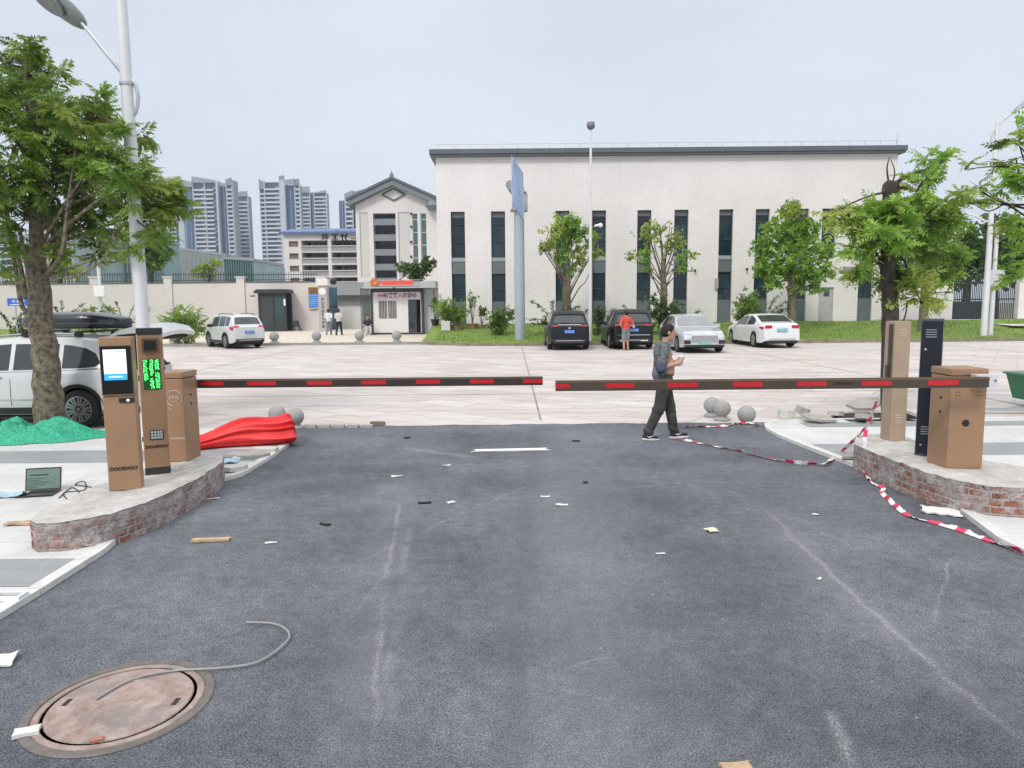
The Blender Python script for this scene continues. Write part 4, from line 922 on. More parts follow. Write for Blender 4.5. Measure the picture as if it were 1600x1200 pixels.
# barrier machines
def bolt(mb,x,y,z,r=.008,ax='Y'): return mb.lathe([(r,-.006),(r*.9,0)],(x,y,z),8,axis=ax)
BOOMC=mat('bronze_boom',(.045,.036,.032),.45,.35,.12,1.2)
BOOMR=mat('bronze_boom_tan',(.08,.06,.046),.42,.35,.15,.7)
def barrier(label,x,y,z0,Wb,Db,H,x_end,boomY,zb,strips,side,tan_):
    t=thing('barrier_gate',label,'barrier',(x,y,z0))
    cab=build(MB().box(-Wb/2,Wb/2,-Db/2,Db/2,0,H-.075,bev=.01).box(-Wb/2-.006,Wb/2+.006,-Db/2-.006,Db/2+.006,H-.07,H,bev=.012),'cabinet',TAN,t)
    bx=x_end-x; by=boomY-y; bz=zb-z0
    xs=sorted((0.0+.02*side,bx))
    bm=build(MB().box(xs[0],xs[1],by-.02,by+.02,bz-.05,bz+.05,bev=.006),'boom',tan_,t)
    for (a,b) in strips:
        build(MB().box(a-x,b-x,by-.0245,by-.0205,bz-.022,bz+.022),'reflector',RED,bm)
    build(MB().box(min(xs[0],xs[1]),max(xs),by-.022,by-.0205,bz+.030,bz+.046),'top_trim',mat('tan_trim',(.17,.115,.075),.35,.4,.1),bm)
    return t,cab,bm
# right gate
def X6(u): return P(u,600,6.6).x
q=P(1506,738,6.86); Wb=.352; Db=.335
cx=P(1478,738,6.86).x+Wb/2
ss=[(X6(a),X6(b)) for a,b in ((868.5,890),(946,991),(1043,1090),(1145,1191),(1245,1291),(1346,1393),(1449,1497))]
zb=P(1190,600,6.62).z
t,cab,bm=barrier('tan barrier cabinet with a long bronze boom on the right brick island',cx,6.86+Db/2,ISL_R+.012,Wb,Db,.99,X6(868),6.62,zb,ss,1,BOOMR)
z0=ISL_R+.012
br=MB().box(Wb/2-.19,Wb/2+.02,-Db/2-.125,-Db/2-.03,zb-z0-.058,zb-z0+.058,bev=.008)
b1=build(br,'boom_bracket',mat('silver_bracket',(.62,.63,.65),.35,.4,.06),t)
g_=MB()
for a in (-.16,-.01): bolt(g_,Wb/2+a,-Db/2-.126,zb-z0,.011)
build(g_,'bolts',mat('grey_bolt',(.2,.2,.2),.4,.5),b1)
build(MB().lathe([(.05,-.03),(.05,0)],(Wb/2-.09,-Db/2-.001,zb-z0),16,axis='Y'),'pivot',DARKM,t)
build(MB().lathe([(.034,-.006),(.034,0)],(-.012,-Db/2-.001,.455),20,axis='Y',).lathe([(.016,-.012),(.016,-.0065)],(-.012,-Db/2-.001,.455),14,axis='Y'),'knob',BLACKP,t)
g_=MB()
for sx in (-1,1):
    for dx in (-.015,.015):
        for dz in (0,-.032): bolt(g_,sx*.105+dx,-Db/2-.001,.76+dz,.005)
for z in (.69,.55): bolt(g_,-Wb/2-.001,-.02,z,.013,'X')
build(g_,'screw_heads',BLACKP,t)
xl=(X6(1304)+X6(1334))/2; text('DOORWAY',.036,bm,INKB,(xl-cx,6.62-(6.86+Db/2)-.0218,zb-z0),bold=.001)
# left gate
cxl=P(281,730,7.6).x; Wl=.27; Dl=.34
Yb=8.08
def X8(u): return P(u,597,Yb).x
ss=[(X8(a),X8(b)) for a,b in ((312,350),(387,432),(480,519),(565,604),(650,688),(735,772),(817,848))]
zbl=P(600,597,Yb).z
xL=P(293.5,728,7.62).x-Wl/2
t,cab,bm=barrier('tan barrier cabinet with a bronze red striped boom on the left brick island',xL,7.62+Dl/2,ISL_L+.012,Wl,Dl,.985,X8(848),Yb,zbl,ss,-1,BOOMC)
g_=MB()
for k in range(28):
    a0=2*PI*k/28; a1=2*PI*(k+1)/28
    if 19<k<22: continue
    g_.tube([(.03+.085*math.cos(a0),-Dl/2-.002,.70+.085*math.sin(a0)),(.03+.085*math.cos(a1),-Dl/2-.002,.70+.085*math.sin(a1))],.0035,4)
g_.tube([(-.02,-Dl/2-.002,.60),(-.035,-Dl/2-.002,.585),(.0,-Dl/2-.002,.58)],.004,4)
g_.box(-.02,.08,-Dl/2-.003,-Dl/2-.0005,.70,.706).box(-.02,-.014,-Dl/2-.003,-Dl/2-.0005,.68,.73).box(.074,.08,-Dl/2-.003,-Dl/2-.0005,.68,.73).box(.005,.02,-Dl/2-.003,-Dl/2-.0005,.715,.727).box(.045,.06,-Dl/2-.003,-Dl/2-.0005,.715,.727).box(.0,.065,-Dl/2-.003,-Dl/2-.0005,.66,.664)
build(g_,'round_emblem',mat('white_print',(.55,.52,.48),.5),t)
text('DOORWAY',.03,t,mat('white_print',(.55,.52,.48),.5),(.05,-Dl/2-.0015,.26),bold=.001)
g_=MB()
for z in (.72,.62): bolt(g_,Wl/2+.006,.0,z,.013,'X')
build(g_,'screw_heads',BLACKP,t)
build(MB().box(Wl/2-.09,Wl/2-.01,Dl/2+.006,Yb-(7.62+Dl/2)-.021,zbl-ISL_L-.05,zbl-ISL_L+.03),'boom_bracket',DARKM,t)
# right tan post seen from behind
yy=8.28; xl,xr=P(1379,692,yy).x,P(1413,692,yy).x
t=thing('camera_post','tan camera post seen from behind with louvre slots, right island far end','camera post',((xl+xr)/2+.04,yy+.1,ISL_R+.012))
Wp=.19; Dp=.21; Hp=P(1398,502,yy).z-ISL_R-.012
build(MB().box(-Wp/2,Wp/2,-Dp/2,Dp/2,0,Hp,bev=.006),'housing',mat('pale_tan',(.40,.30,.215),.42,.2,.06,3),t)
g_=MB()
for z in (Hp-.10,Hp-.13,Hp-.16,.22,.25,.28,.31): g_.box(-.035,.045,-Dp/2-.004,-Dp/2-.0005,z-.005,z+.006)
build(g_,'louvre_slots',mat('slot_pale',(.55,.45,.36),.5),t)
build(MB().box(-Wp/2-.022,-Wp/2-.0005,-.07,-.02,.75,1.38).box(-Wp/2-.035,-Wp/2-.0005,-.05,.0,.65,.9),'side_rail',mat('rail_dark',(.06,.045,.035),.5),t)
build(MB().lathe([(.009,-.008),(.009,0)],(.03,-Dp/2-.001,.86),10,axis='Y').lathe([(.009,-.008),(.009,0)],(.03,-Dp/2-.001,.55),10,axis='Y'),'lock',STEEL,t)
# dark post
yy=7.45; c=P(1449,718,yy)
t=thing('camera_post','black metal post with vent slots standing on the right brick island','camera post',(c.x+.02,yy+.07,ISL_R+.012),math.radians(-33))
Hp=1.46; Wp=.20; Dp=.17
build(MB().box(-Wp/2,Wp/2,-Dp/2,Dp/2,0,Hp,bev=.005),'housing',mat('slate_metal',(.075,.09,.11),.45,.3,.08),t)
build(MB().box(-Wp/2+.008,Wp/2-.004,-Dp/2-.008,-Dp/2-.0005,.03,Hp-.025),'back_door',mat('navy_black',(.012,.015,.026),.4,.2,.1),t)
g_=MB()
for z in (Hp-.115,Hp-.14,Hp-.165,Hp-.19,.24,.265,.29,.315): g_.box(-.055,.045,-Dp/2-.013,-Dp/2-.0085,z-.004,z+.004)
build(g_,'vent_slots',mat('slot_grey',(.3,.33,.38),.5),t)
build(MB().lathe([(.012,-.015),(.012,0)],(-.05,-Dp/2-.009,Hp-.32),12,axis='Y').lathe([(.01,-.012),(.01,0)],(-.05,-Dp/2-.009,.12),12,axis='Y'),'lock',STEEL,t)
# junction case behind the posts (tan box at lawn edge)
# ------------------------------------------------------------------ granite balls
def ball(name,label,x,y,z,r,base=True,group=None):
    t=thing(name,label,'bollard',(x,y,z),group=group)
    h=r*.42
    build(MB().sphere((0,0,h+r*.93),r,20),'ball',STONE,t)
    build(MB().lathe([(r*.95,0),(r*.95,h*.35),(r*.82,h*.5),(r*.55,h*.9),(r*.5,h*1.15)],(0,0,0),24),'base',STONE,t)
    return t
B0=ball('stone_bollard','grey granite ball bollard nearest the guardhouse door',P(620,536,37.3).x,37.3,.1,.25,group='ball bollards along the entrance')
for u,lb in ((562,'grey granite ball bollard left of the seated guard in front of the gateway'),(495,'grey granite ball bollard in front of the blue notice board'),(429,'grey granite ball bollard just behind the silver hatchback'),):
    dup(B0,loc=(P(u,536,37.3).x,37.3,.1),label=lb)
dup(B0,loc=(P(275,533,37.3).x,37.3,.1),label='grey granite ball bollard beside the raised tailgate and bush')
for (u,v,lb) in ((1112,650,'granite ball bollard half hidden behind another near the walking man'),(1128,656,'granite ball bollard left of the taped one, in front of another'),(1166,666,'granite ball bollard with barrier tape wrapped round its base')):
    g=G(u,v); ball('stone_bollard',lb,g.x,g.y,0,.142,group='ball bollards beside the driveway')
for (u,v,lb) in ((434,668,'granite ball bollard left of its twin behind the red fabric'),(462,672,'granite ball bollard right of its twin beyond the red fabric')):
    g=G(u,v-3); ball('stone_bollard',lb,g.x,g.y,0,.142,group='ball bollards beside the driveway')
# ------------------------------------------------------------------ poles
POLE=mat('galvanised_white',(.66,.67,.69),.4,.1,.05,2,dirt=((.45,.45,.46),1.5,.66))
def lamp(label,base,h,r0,r1,arm,head_dir,Y,tail):
    pass
b0=G(222,700,.04); yb=10.9; xb=P(223.5,520,yb).x
t=thing('street_lamp','tall white street lamp with one arm beside the left tree','street lamp',(xb,yb,.036))
def PY(u,v,y=yb): return P(u,v,y)
top=PY(181,-130)
build(MB().tube([(xb,yb,.04),(xb,yb,3),(xb,yb,top.z)],[.105,.096,.07],16),'pole',POLE,t,True)
build(MB().box(xb-.17,xb+.17,yb-.17,yb+.17,.036,.06).lathe([(.13,0),(.125,.25),(.108,.3)],(xb,yb,.06),16),'base_plate',POLE,t,True)
a=PY(194,118); b=PY(128,36)
dv=(b-a)
armp=[PY(192,128),a,a.lerp(b,.5),b]
build(MB().tube(armp,[.032,.032,.028,.026],8).tube([PY(203,122),PY(212,132),PY(216,150),PY(215,166),PY(211,178),PY(204,183)],.028,8).lathe([(.10,-.02),(.10,.02)],(xb,yb,a.z-.12),16),'arm',STEEL,t,True)
hd=(PY(72,-6)-PY(134,38)).normalized(); hs=PY(134,38)
def lamp_head(t,start,d,Lh,wd,name='lamp_head',roll=0):
    side=Vector((0,1,0)); side=(side-d*side.dot(d)).normalized(); up=side.cross(d)
    if up.z<0: up=-up
    side,up=side*math.cos(roll)-up*math.sin(roll)*-1,up*math.cos(roll)+side*math.sin(roll)*-1
    side=(side-up*side.dot(up)).normalized(); up=up.normalized()
    prof=[(0,.18,.03),(.06,.34,.06),(.25,.5,.10),(.6,.55,.11),(.88,.42,.08),(1,.12,.02)]
    vs=[];fs=[];n=12
    for (q,wf,hf) in prof:
        for j in range(n):
            an=2*PI*j/n; vs.append(start+d*Lh*q+side*math.cos(an)*wd*wf+up*(math.sin(an)*hf*wd*2.2*(1 if math.sin(an)>0 else .45)))
    for i in range(len(prof)-1):
        for j in range(n): fs.append((i*n+j,i*n+(j+1)%n,(i+1)*n+(j+1)%n,(i+1)*n+j))
    fs+= [tuple(range(n)),tuple(range((len(prof)-1)*n,len(prof)*n))]
    h=build(MB().add(vs,fs,0,True),name,mat('lamp_grey',(.28,.3,.32),.4,.3,.08),t,True)
    lens=[]; 
    for j in range(20):
        an=2*PI*j/20; lens.append(start+d*Lh*(.62+.30*math.cos(an))+side*math.sin(an)*wd*.38-up*(.135*wd))
    lens2=[p-up*.03 for p in lens]
    m_=MB().add(lens+lens2,[tuple(range(20)),tuple(range(20,40))]+[(i,(i+1)%20,20+(i+1)%20,20+i) for i in range(20)])
    build(m_,'lens',mat('lamp_lens',(.16,.19,.18),.2,0,.2,20),h,True)
lamp_head(t,hs,hd,.95,.40,roll=math.radians(-42))
# far right lamp
yb=35.6; xb=P(1536.5,528,yb).x
t=thing('street_lamp','white street lamp with a curved arm beside the camera pole on the right lawn','street lamp',(xb,yb,.2))
tz_=P(1555,192,yb).z
build(MB().tube([(xb,yb,.15),(xb,yb,tz_)],[.16,.09],12),'pole',POLE,t,True)
pp=[P(1549,228,yb),P(1548.5,215,yb),P(1554,203,yb),P(1568,187,yb),P(1582,177,yb)]
build(MB().tube(pp,.045,8),'arm',STEEL,t,True)
build(MB().tube([P(1540,346,yb),P(1525,338,yb),P(1508,333,yb)],.05,6),'lower_arm',POLE,t,True)
lamp_head(t,P(1581,178,yb),(P(1606,158,yb)-P(1581,178,yb)).normalized(),1.5,.5)
xb=P(1547,528,35.9).x; yb=35.9
t=thing('camera_pole','slimmer white camera pole with a pale box behind the right street lamp','pole',(xb,yb,.2))
build(MB().tube([(xb,yb,.15),(xb,yb,P(1564,345,yb).z)],[.12,.085],12),'pole',POLE,t,True)
q=P(1553,436,yb); build(MB().box(q.x-.42,q.x+.3,yb-.35,yb-.13,q.z-.35,q.z+.45,bev=.03),'box',mat('pale_box',(.5,.5,.52),.5),t,True)
build(MB().tube([(q.x+.4,yb-.2,q.z-.45),(q.x+.4,yb-.4,q.z-.55)],.1,8),'camera',BLACKP,t,True)
# tall ball mast
yb=35.0; xb=P(922,540,yb).x
t=thing('camera_mast','tall thin white mast with a ball camera on top beside the black car','mast',(xb,yb,.15))
zt_=P(930,203,yb).z
build(MB().tube([(xb,yb,.1),(xb,yb,zt_)],[.10,.055],10),'pole',POLE,t,True)
hb=build(MB().sphere((xb,yb,zt_+.2),.2,12),'camera_ball',mat('ball_grey',(.16,.17,.18),.35,.2),t,True)
build(MB().lathe([(.07,-.12),(.2,.02),(.1,.06)],(xb,yb,zt_+.34),14),'cap',POLE,hb,True)
q=P(931.5,353,yb); build(MB().tube([(q.x-.05,yb,q.z),(q.x+.15,yb-.2,q.z+.03)],.06,8).sphere((q.x+.18,yb-.25,q.z),.11,10),'dome_camera',WHITEP,t,True)
# gantry post with big sign
yb=35.6; xb=P(812.5,532,yb).x
t=thing('sign_gantry','thick grey gantry post carrying a blue road sign seen nearly edge on','road sign',(xb,yb,.15))
zt_=P(808,330,yb).z
GREYP=mat('gantry_grey',(.36,.41,.44),.45,.15,.06,1)
build(MB().tube([(xb,yb,.1),(xb,yb,zt_)],[.26,.25],20),'post',GREYP,t,True)
z1=P(806,286,yb).z; fm=mat('gantry_fitting',(.33,.35,.37),.5,.3,.15,8)
mbx=MB().tube([(xb,yb,zt_),(xb,yb,z1)],[.2,.17],14)
for (dx,dy) in ((-.22,0),(.22,0),(0,-.22),(0,.22)): mbx.tube([(xb+dx*1.4,yb+dy*1.4,zt_),(xb+dx,yb+dy,z1-.2)],.05,6)
mbx.box(xb-.42,xb+.42,yb-.42,yb+.42,zt_,zt_+.07).box(xb-.36,xb+.36,yb-.36,yb+.36,z1-.5,z1-.44).box(xb+.12,xb+.42,yb-.3,yb+.3,zt_+.1,z1-.55)
build(mbx,'flange_cage',fm,t,True)
build(MB().tube([P(806,305,yb-.1),P(797,289,yb-4.6)],[.17,.2],14),'arm',fm,t,True)
A_,B_,C_,D_=P(799.3,243,30.0),P(817,270,34.0),P(818,345,34.0),P(800.3,318,30.0)
nrm=(B_-A_).cross(D_-A_).normalized()
if nrm.x<0: nrm=-nrm
e=nrm*.012
pn=build(MB().add([A_+e,B_+e,C_+e,D_+e,A_-e,B_-e,C_-e,D_-e],[(0,1,2,3),(7,6,5,4),(0,4,5,1),(1,5,6,2),(2,6,7,3),(3,7,4,0)]),'sign_panel',mat('road_sign_blue',(.16,.34,.66),.35,0,.06,.6),t,True)
def on(s,tq,o): return A_.lerp(B_,s).lerp(D_.lerp(C_,s),tq)+nrm*o
fr=MB()
for (s0,t0,s1,t1) in ((.03,.03,.97,.03),(.03,.97,.97,.97),(.03,.03,.03,.97),(.97,.03,.97,.97),(.2,.75,.2,.3),(.2,.55,.75,.55),(.75,.55,.75,.2)):
    for o in (-.014,.014): fr.tube([on(s0,t0,o),on(s1,t1,o)],.022,4)
build(fr,'white_markings',mat('sign_white',(.75,.78,.8),.4),pn,True)
# left cctv pole, small blue road name sign
yb=45.0; xb=P(159.5,500,yb).x
t=thing('camera_pole','white camera pole with a pale box before the pinkish boundary wall','pole',(xb,yb,.2))
build(MB().tube([(xb,yb,.1),(xb,yb,P(157,366,yb).z)],[.12,.09],10),'pole',POLE,t,True)
q=P(160,455,yb); build(MB().box(q.x-.3,q.x+.35,yb-.45,yb-.14,q.z-.35,q.z+.3,bev=.03),'box',WHITEP,t,True)
build(MB().tube([P(157,368,yb),P(143,365,yb)],.05,6).sphere(P(142,364,yb),.16,8),'camera',BLACKP,t,True)
yb=38.5; xb=P(26,500,yb).x
t=thing('road_name_sign','small blue road name sign on a grey post left of the tree','road sign',(xb,yb,.15))
build(MB().tube([(xb,yb,.1),(xb,yb,P(26,477,yb).z)],.045,8),'post',STEEL,t,True)
q=P(28,472,yb); hw=.55
bd=build(MB().box(q.x-hw,q.x+hw,yb-.04,yb+.0,P(28,478,yb).z,P(28,466,yb).z),'board',mat('name_blue',(.02,.13,.55),.4),t,True)
g_=MB()
for k in range(3): glyphs(g_,q.x-.2+k*.25,q.z+.04,.19,yb-.041)
g_.box(q.x-.4,q.x+.4,yb-.047,yb-.041,q.z-.15,q.z-.11)
build(g_,'lettering',mat('sign_white',(.75,.78,.8),.4),bd,True)
# ------------------------------------------------------------------ barrier tape
TW=mat('tape_white',(.72,.68,.69),.4,0,.06,20); TR=mat('tape_red',(.62,.03,.10),.4,0,.12,20)
def smooth(pts,n=6):
    out=[]
    for i in range(len(pts)-1):
        p0,p1,p2,p3=pts[max(i-1,0)],pts[i],pts[i+1],pts[min(i+2,len(pts)-1)]
        for k in range(n):
            s=k/n; out.append(.5*((2*p1)+(p2-p0)*s+(2*p0-5*p1+4*p2-p3)*s*s+(3*p1-p0-3*p2+p3)*s**3))
    return out+[pts[-1]]
def tape(label,pts,w=.045,seg=.26,seed=1,z=.012):
    pts=smooth(pts,14); r=random.Random(seed); vs=[];mb=MB(); cum=0; prev=None; tw=0
    for i,p in enumerate(pts):
        d=(pts[min(i+1,len(pts)-1)]-pts[max(i-1,0)]).normalized(); tw+=r.uniform(-.35,.35); tw*=.92
        s_=d.cross(Vector((0,0,1))); s_=s_.normalized() if s_.length>.15 else Vector((0,-.5,0)).cross(d).normalized()
        u_=s_.cross(d); wv=s_*math.cos(tw)+u_*math.sin(tw)
        if prev is not None: cum+=(p-prev[2]).length
        a,b=p+wv*w*.5,p-wv*w*.5
        lift=max(0,.006-min(a.z,b.z)); a=a+Vector((0,0,lift)); b=b+Vector((0,0,lift))
        if prev is not None:
            t0=Vector((0,0,.003)); mi=1 if (cum%seg)<seg*.42 else 0
            mb.add([prev[0],prev[1],b,a,prev[0]+t0,prev[1]+t0,b+t0,a+t0],[(0,1,2,3),(7,6,5,4),(0,4,5,1),(2,6,7,3),(0,3,7,4),(1,5,6,2)],mi)
        prev=(a,b,p)
    o=build(mb,'barrier_tape',[TW,TR],None,False,pts[0]); return tag(o,label,'tape')
PGz=lambda u,v,z=.01: G(u,v,z)
tape('red and white barrier tape hung from the tan post and trailing to the walking man',[PGz(1062,686),PGz(1090,692),PGz(1130,700),PGz(1190,714),PGz(1240,724),PGz(1275,726),PGz(1292,722,.04),P(1312,708,9.0),P(1335,687,8.7),P(1352,668,8.5),P(1364,642,8.25),P(1374,616,8.12)],seed=3)
tape('red and white barrier tape down the right island and along the asphalt',[P(1353,672,8.06),P(1351,690,7.98),P(1352,720,7.93),PGz(1354,743),PGz(1364,755),PGz(1380,763),PGz(1378,771),PGz(1395,788),PGz(1420,806),PGz(1460,817),PGz(1500,829),PGz(1545,845),PGz(1585,860),PGz(1640,885)],seed=8)
tape('short red and white barrier tape round the base of a granite bollard',[PGz(1068,668),PGz(1098,667),PGz(1130,666),PGz(1150,662),G(1158,660,.08),G(1175,661,.07),PGz(1186,664)],w=.05,seed=5)
# ------------------------------------------------------------------ heaps: net and red cloth
def heap(name,label,cat,outline_c,rx,ry,rot,h,m,seed,n=90,fold=.35,ridges=0,z0=.04,extra=None,rise=0):
    vs=[];fs=[]; c,s=math.cos(rot),math.sin(rot); nr,na=34,n
    cx,cy=outline_c
    for i in range(nr+1):
        q=i/nr
        for j in range(na):
            a=2*PI*j/na; lob=1+.16*mnoise.noise(Vector((math.cos(a)*1.7,math.sin(a)*1.7,seed)))+.07*mnoise.noise(Vector((math.cos(a)*6,math.sin(a)*6,seed)))
            lx,ly=rx*q*lob*math.cos(a),ry*q*lob*math.sin(a)
            rs=(.55+.75*max(0,min(1,(lx/rx+1)/2))) if rise else 1
            if extra: lx,ly=extra(lx,ly)
            x=cx+lx*c-ly*s; y=cy+lx*s+ly*c
            e=(1-q**(3.4 if rise else 2.2))
            nz=mnoise.fractal(Vector((lx*(.8 if rise else 2.6),ly*(10 if rise else 5),seed)),.9,2.1,3)
            rd=(1-abs(mnoise.noise(Vector((lx*(.6 if rise else 1.6)+seed,ly*(12 if rise else 6.5),seed*2)))))**3
            z=z0+h*e*(.45+fold*nz+.55*rd*fold*1.5)+.004
            if ridges: z+=ridges*e*math.sin(ly*46+5*mnoise.noise(Vector((lx*1.1,0,seed))))*.5
            z=z0+(z-z0)*rs; vs.append((x,y,max(z,z0+.004)))
    for i in range(nr):
        for j in range(na): fs.append((i*na+j,(i+1)*na+j,(i+1)*na+(j+1)%na,i*na+(j+1)%na))
    o=build(MB().add(vs,fs,0,True),name,m,None,False,(cx,cy,z0)); return tag(o,label,cat)
def clothmat(name,lo,hi,rough=.55,weave=None,bs=30):
    mt,nt,b=nodes(name); c=ramp(nt,tex(nt,'Noise',5,5,.65).outputs[0],[(.3,lo),(.7,hi)]); 
    if weave: c=mix(nt,.5,c,ramp(nt,tex(nt,'Noise',weave,3,.7).outputs[0],[(.4,tuple(q*.35 for q in lo)),(.6,hi)]))
    L(nt,c,b.inputs['Base Color']); b.inputs['Roughness'].default_value=rough
    bump(nt,b,tex(nt,'Noise',bs,5,.7).outputs[0],.5,.02); return mt
NET=clothmat('green_net',(.008,.26,.14),(.05,.55,.34),.6,40)
g=G(40,684,.04); heap('debris_net','crumpled green debris netting heaped at the foot of the left tree','net',(g.x-.35,g.y+.0),1.6,.6,.04,.30,NET,2.3,fold=.5,n=150)
REDC=clothmat('red_cloth',(.58,.008,.012),(.80,.03,.03),.45,None,14)
a=G(235,712,.04); b=G(452,690,.04)
mid=(a+b)/2; ang=math.atan2(b.y-a.y,b.x-a.x); ln=(b-a).length
def bundle(label,a,b,m,seed):
    """rolled cloth lying on the paving: long pleats, thin at a, flared at b"""
    ax=(b-a).normalized(); sd=Vector((-ax.y,ax.x,0)); n=72; K=46; vs=[];fs=[]; r=random.Random(seed); ph=[r.uniform(0,6.28) for _ in range(9)]
    for i in range(K+1):
        q=i/K; c=a.lerp(b,q)+sd*(.05*math.sin(q*5)); Rw=.13+.16*q**1.6+.03*math.sin(q*9); Rh=.07+.17*q**1.2+.025*math.sin(q*11+1)
        if q>.95: k=math.sqrt(max(0,1-((q-.95)/.052)**2)); Rw*=.35+.65*k; Rh*=.2+.8*k
        if q<.05: Rw*=.4+.6*q/.05; Rh*=.4+.6*q/.05
        for j in range(n):
            t_=2*PI*j/n; f=1+.07*math.sin(7*t_+ph[0]+q*1.5)+.055*math.sin(12*t_+ph[1]-q*2.2)+.035*math.sin(19*t_+ph[2]+q*3)+.05*mnoise.noise(Vector((q*4,math.cos(t_)*2,math.sin(t_)*2+seed)))
            f=1+(f-1)*(.5+.8*q); z=max(0,Rh*.78+Rh*math.sin(t_)*f) 
            vs.append(c+sd*(Rw*math.cos(t_)*f)+Vector((0,0,.004+z*1.05)))
    for i in range(K):
        for j in range(n): fs.append((i*n+j,(i+1)*n+j,(i+1)*n+(j+1)%n,i*n+(j+1)%n))
    fs+=[tuple(range(n)),tuple(range(K*n,(K+1)*n))]
    return tag(build(MB().add(vs,fs,0,True),'red_banner_cloth',m,None,False,(a.x,a.y,a.z)),label,'cloth')
bundle('bundled bright red banner cloth lying beside the left barrier cabinet',Vector((a.x-.1,a.y+.05,.045)),Vector((b.x+.02,b.y+.12,.045)),REDC,4)
# ------------------------------------------------------------------ laptop, cable, plastic bag
q=G(60,772,.04); t=thing('laptop','black open laptop with a lit screen standing on the left white paving','laptop',(q.x,q.y,.037),math.radians(12))
lb=build(MB().box(-.17,.17,-.12,.12,0,.018,bev=.004),'base',mat('laptop_black',(.02,.02,.022),.4),t)
g_=MB()
for a in range(13):
    for b_ in range(5): g_.box(-.15+a*.0232,-.15+a*.0232+.019,-.03+b_*.026,-.03+b_*.026+.021,.0182,.021)
build(g_,'keys',mat('laptop_key',(.012,.012,.013),.5),lb)
build(MB().box(-.05,.05,-.105,-.045,.0182,.0192),'touchpad',mat('touchpad',(.05,.05,.055),.3),lb)
rl=math.radians(-14)
def lid(x,z,y): # panel leaning back
    return (x,.122+math.sin(-rl)*z+y*math.cos(rl),.02+math.cos(rl)*z)
def slab(x0,x1,z0,z1,y0,y1): 
    pts=[lid(x,z,y) for y in (y0,y1) for (x,z) in ((x0,z0),(x1,z0),(x1,z1),(x0,z1))]
    return MB().add(pts,[(0,1,2,3),(7,6,5,4),(0,4,5,1),(1,5,6,2),(2,6,7,3),(3,7,4,0)])
ld=build(slab(-.17,.17,0,.23,-.006,.004),'lid',mat('laptop_black',(.02,.02,.022),.4),t)
build(slab(-.158,.158,.012,.218,-.0075,-.0062),'screen',mat('laptop_screen',(.10,.15,.13),.25,0,.15,14,emit=((.12,.2,.16),.35)),ld)
g_=slab(-.13,.05,.15,.165,-.0085,-.0077)
for k in range(5):
    m_=slab(-.15,-.15+.1+.03*(k*7%5),.03+k*.022,.037+k*.022,-.0085,-.0077); g_.add(m_.v,m_.f)
build(g_,'screen_text',mat('screen_text',(.03,.05,.05),.3),ld)
pts=[G(92,778,.045),G(112,762,.045),G(125,772,.045),G(110,782,.045),G(100,770,.045),G(132,765,.045),G(131,752,.045),G(118,757,.045),G(146,762,.045),G(160,770,.045)]
o=build(MB().tube(smooth(pts,8),.005,6),'cable',RUBBER,None,False,pts[0]); tag(o,'thin black looped cable lying on the paving right of the laptop','cable')
def scrap(name,label,cat,u,v,w_,d_,rot,m,h=.012,z=.0,group=None,seed=0,curl=.02):
    p=G(u,v,z); n=6; vs=[];fs=[]; r=random.Random(seed+u)
    for k in (0,1):
        for i in range(n+1):
            for j in range(n+1):
                x=(i/n-.5)*w_*(1+.15*r.random()*(j in (0,n))); y=(j/n-.5)*d_*(1+.2*r.random()*(i in (0,n)))
                zz=.003+abs(mnoise.noise(Vector((x*9+seed,y*9,seed))))*curl*1.6+k*min(h,.004+h)
                vs.append((p.x+x*math.cos(rot)-y*math.sin(rot),p.y+x*math.sin(rot)+y*math.cos(rot),z+zz))
    N1=(n+1)*(n+1)
    for i in range(n):
        for j in range(n):
            a=i*(n+1)+j; fs.append((a,a+n+1,a+n+2,a+1)); fs.append((N1+a,N1+a+1,N1+a+n+2,N1+a+n+1))
    bd=[(i,0) for i in range(n)]+[(n,j) for j in range(n)]+[(n-i,n) for i in range(n)]+[(0,n-j) for j in range(n)]
    ids=[i*(n+1)+j for i,j in bd]
    for k in range(len(ids)): a,b=ids[k],ids[(k+1)%len(ids)]; fs.append((a,b,N1+b,N1+a))
    o=build(MB().add(vs,fs),name,m,None,False,(p.x,p.y,z)); return tag(o,label,cat,group)
PAPER=mat('paper',(.68,.67,.65),.8,0,.08,30); WOOD=mat('wood_offcut',(.46,.33,.21),.8,0,.25,20); BLUEBAG=mat('pale_blue_film',(.35,.5,.6),.4,0,.2,20)
scrap('plastic_film','pale blue crumpled plastic film left of the laptop','plastic film',14,776,.3,.14,.2,BLUEBAG,.01,.038,seed=3,curl=.05)
scrap('plastic_film','pale blue plastic film lying beyond the left brick island','plastic film',358,723,.22,.3,.2,BLUEBAG,.008,.038,seed=4,curl=.05)
scrap('white_board','long white painted board lying flat on the asphalt past the booms','board',798,704,.96,.12,.07,mat('white_board',(.74,.74,.74),.6,0,.05),.012,seed=1,curl=.004)
scrap('wood_offcut','pale wooden offcut lying on the asphalt right of the left island','wood',330,846,.30,.06,.12,WOOD,.02,seed=2,curl=.006)
scrap('wood_offcut','pale wooden offcut lying at the bottom edge of the asphalt','wood',1150,1203,.12,.05,.1,WOOD,.015,seed=5,curl=.004)
scrap('wood_offcut','splintered wood scrap on the paving left of the brick island','wood',32,820,.24,.06,.1,WOOD,.02,.038,seed=6,curl=.01)
scrap('paper_scrap','crumpled white paper lying on the asphalt at the left picture edge','paper',3,1036,.13,.13,.3,PAPER,.01,seed=9,curl=.05)
scrap('paper_scrap','yellowish white paper scrap on the asphalt under the right boom','paper',1112,830,.09,.1,.3,mat('yellowish_paper',(.62,.6,.45),.8),.006,seed=7,curl=.02)
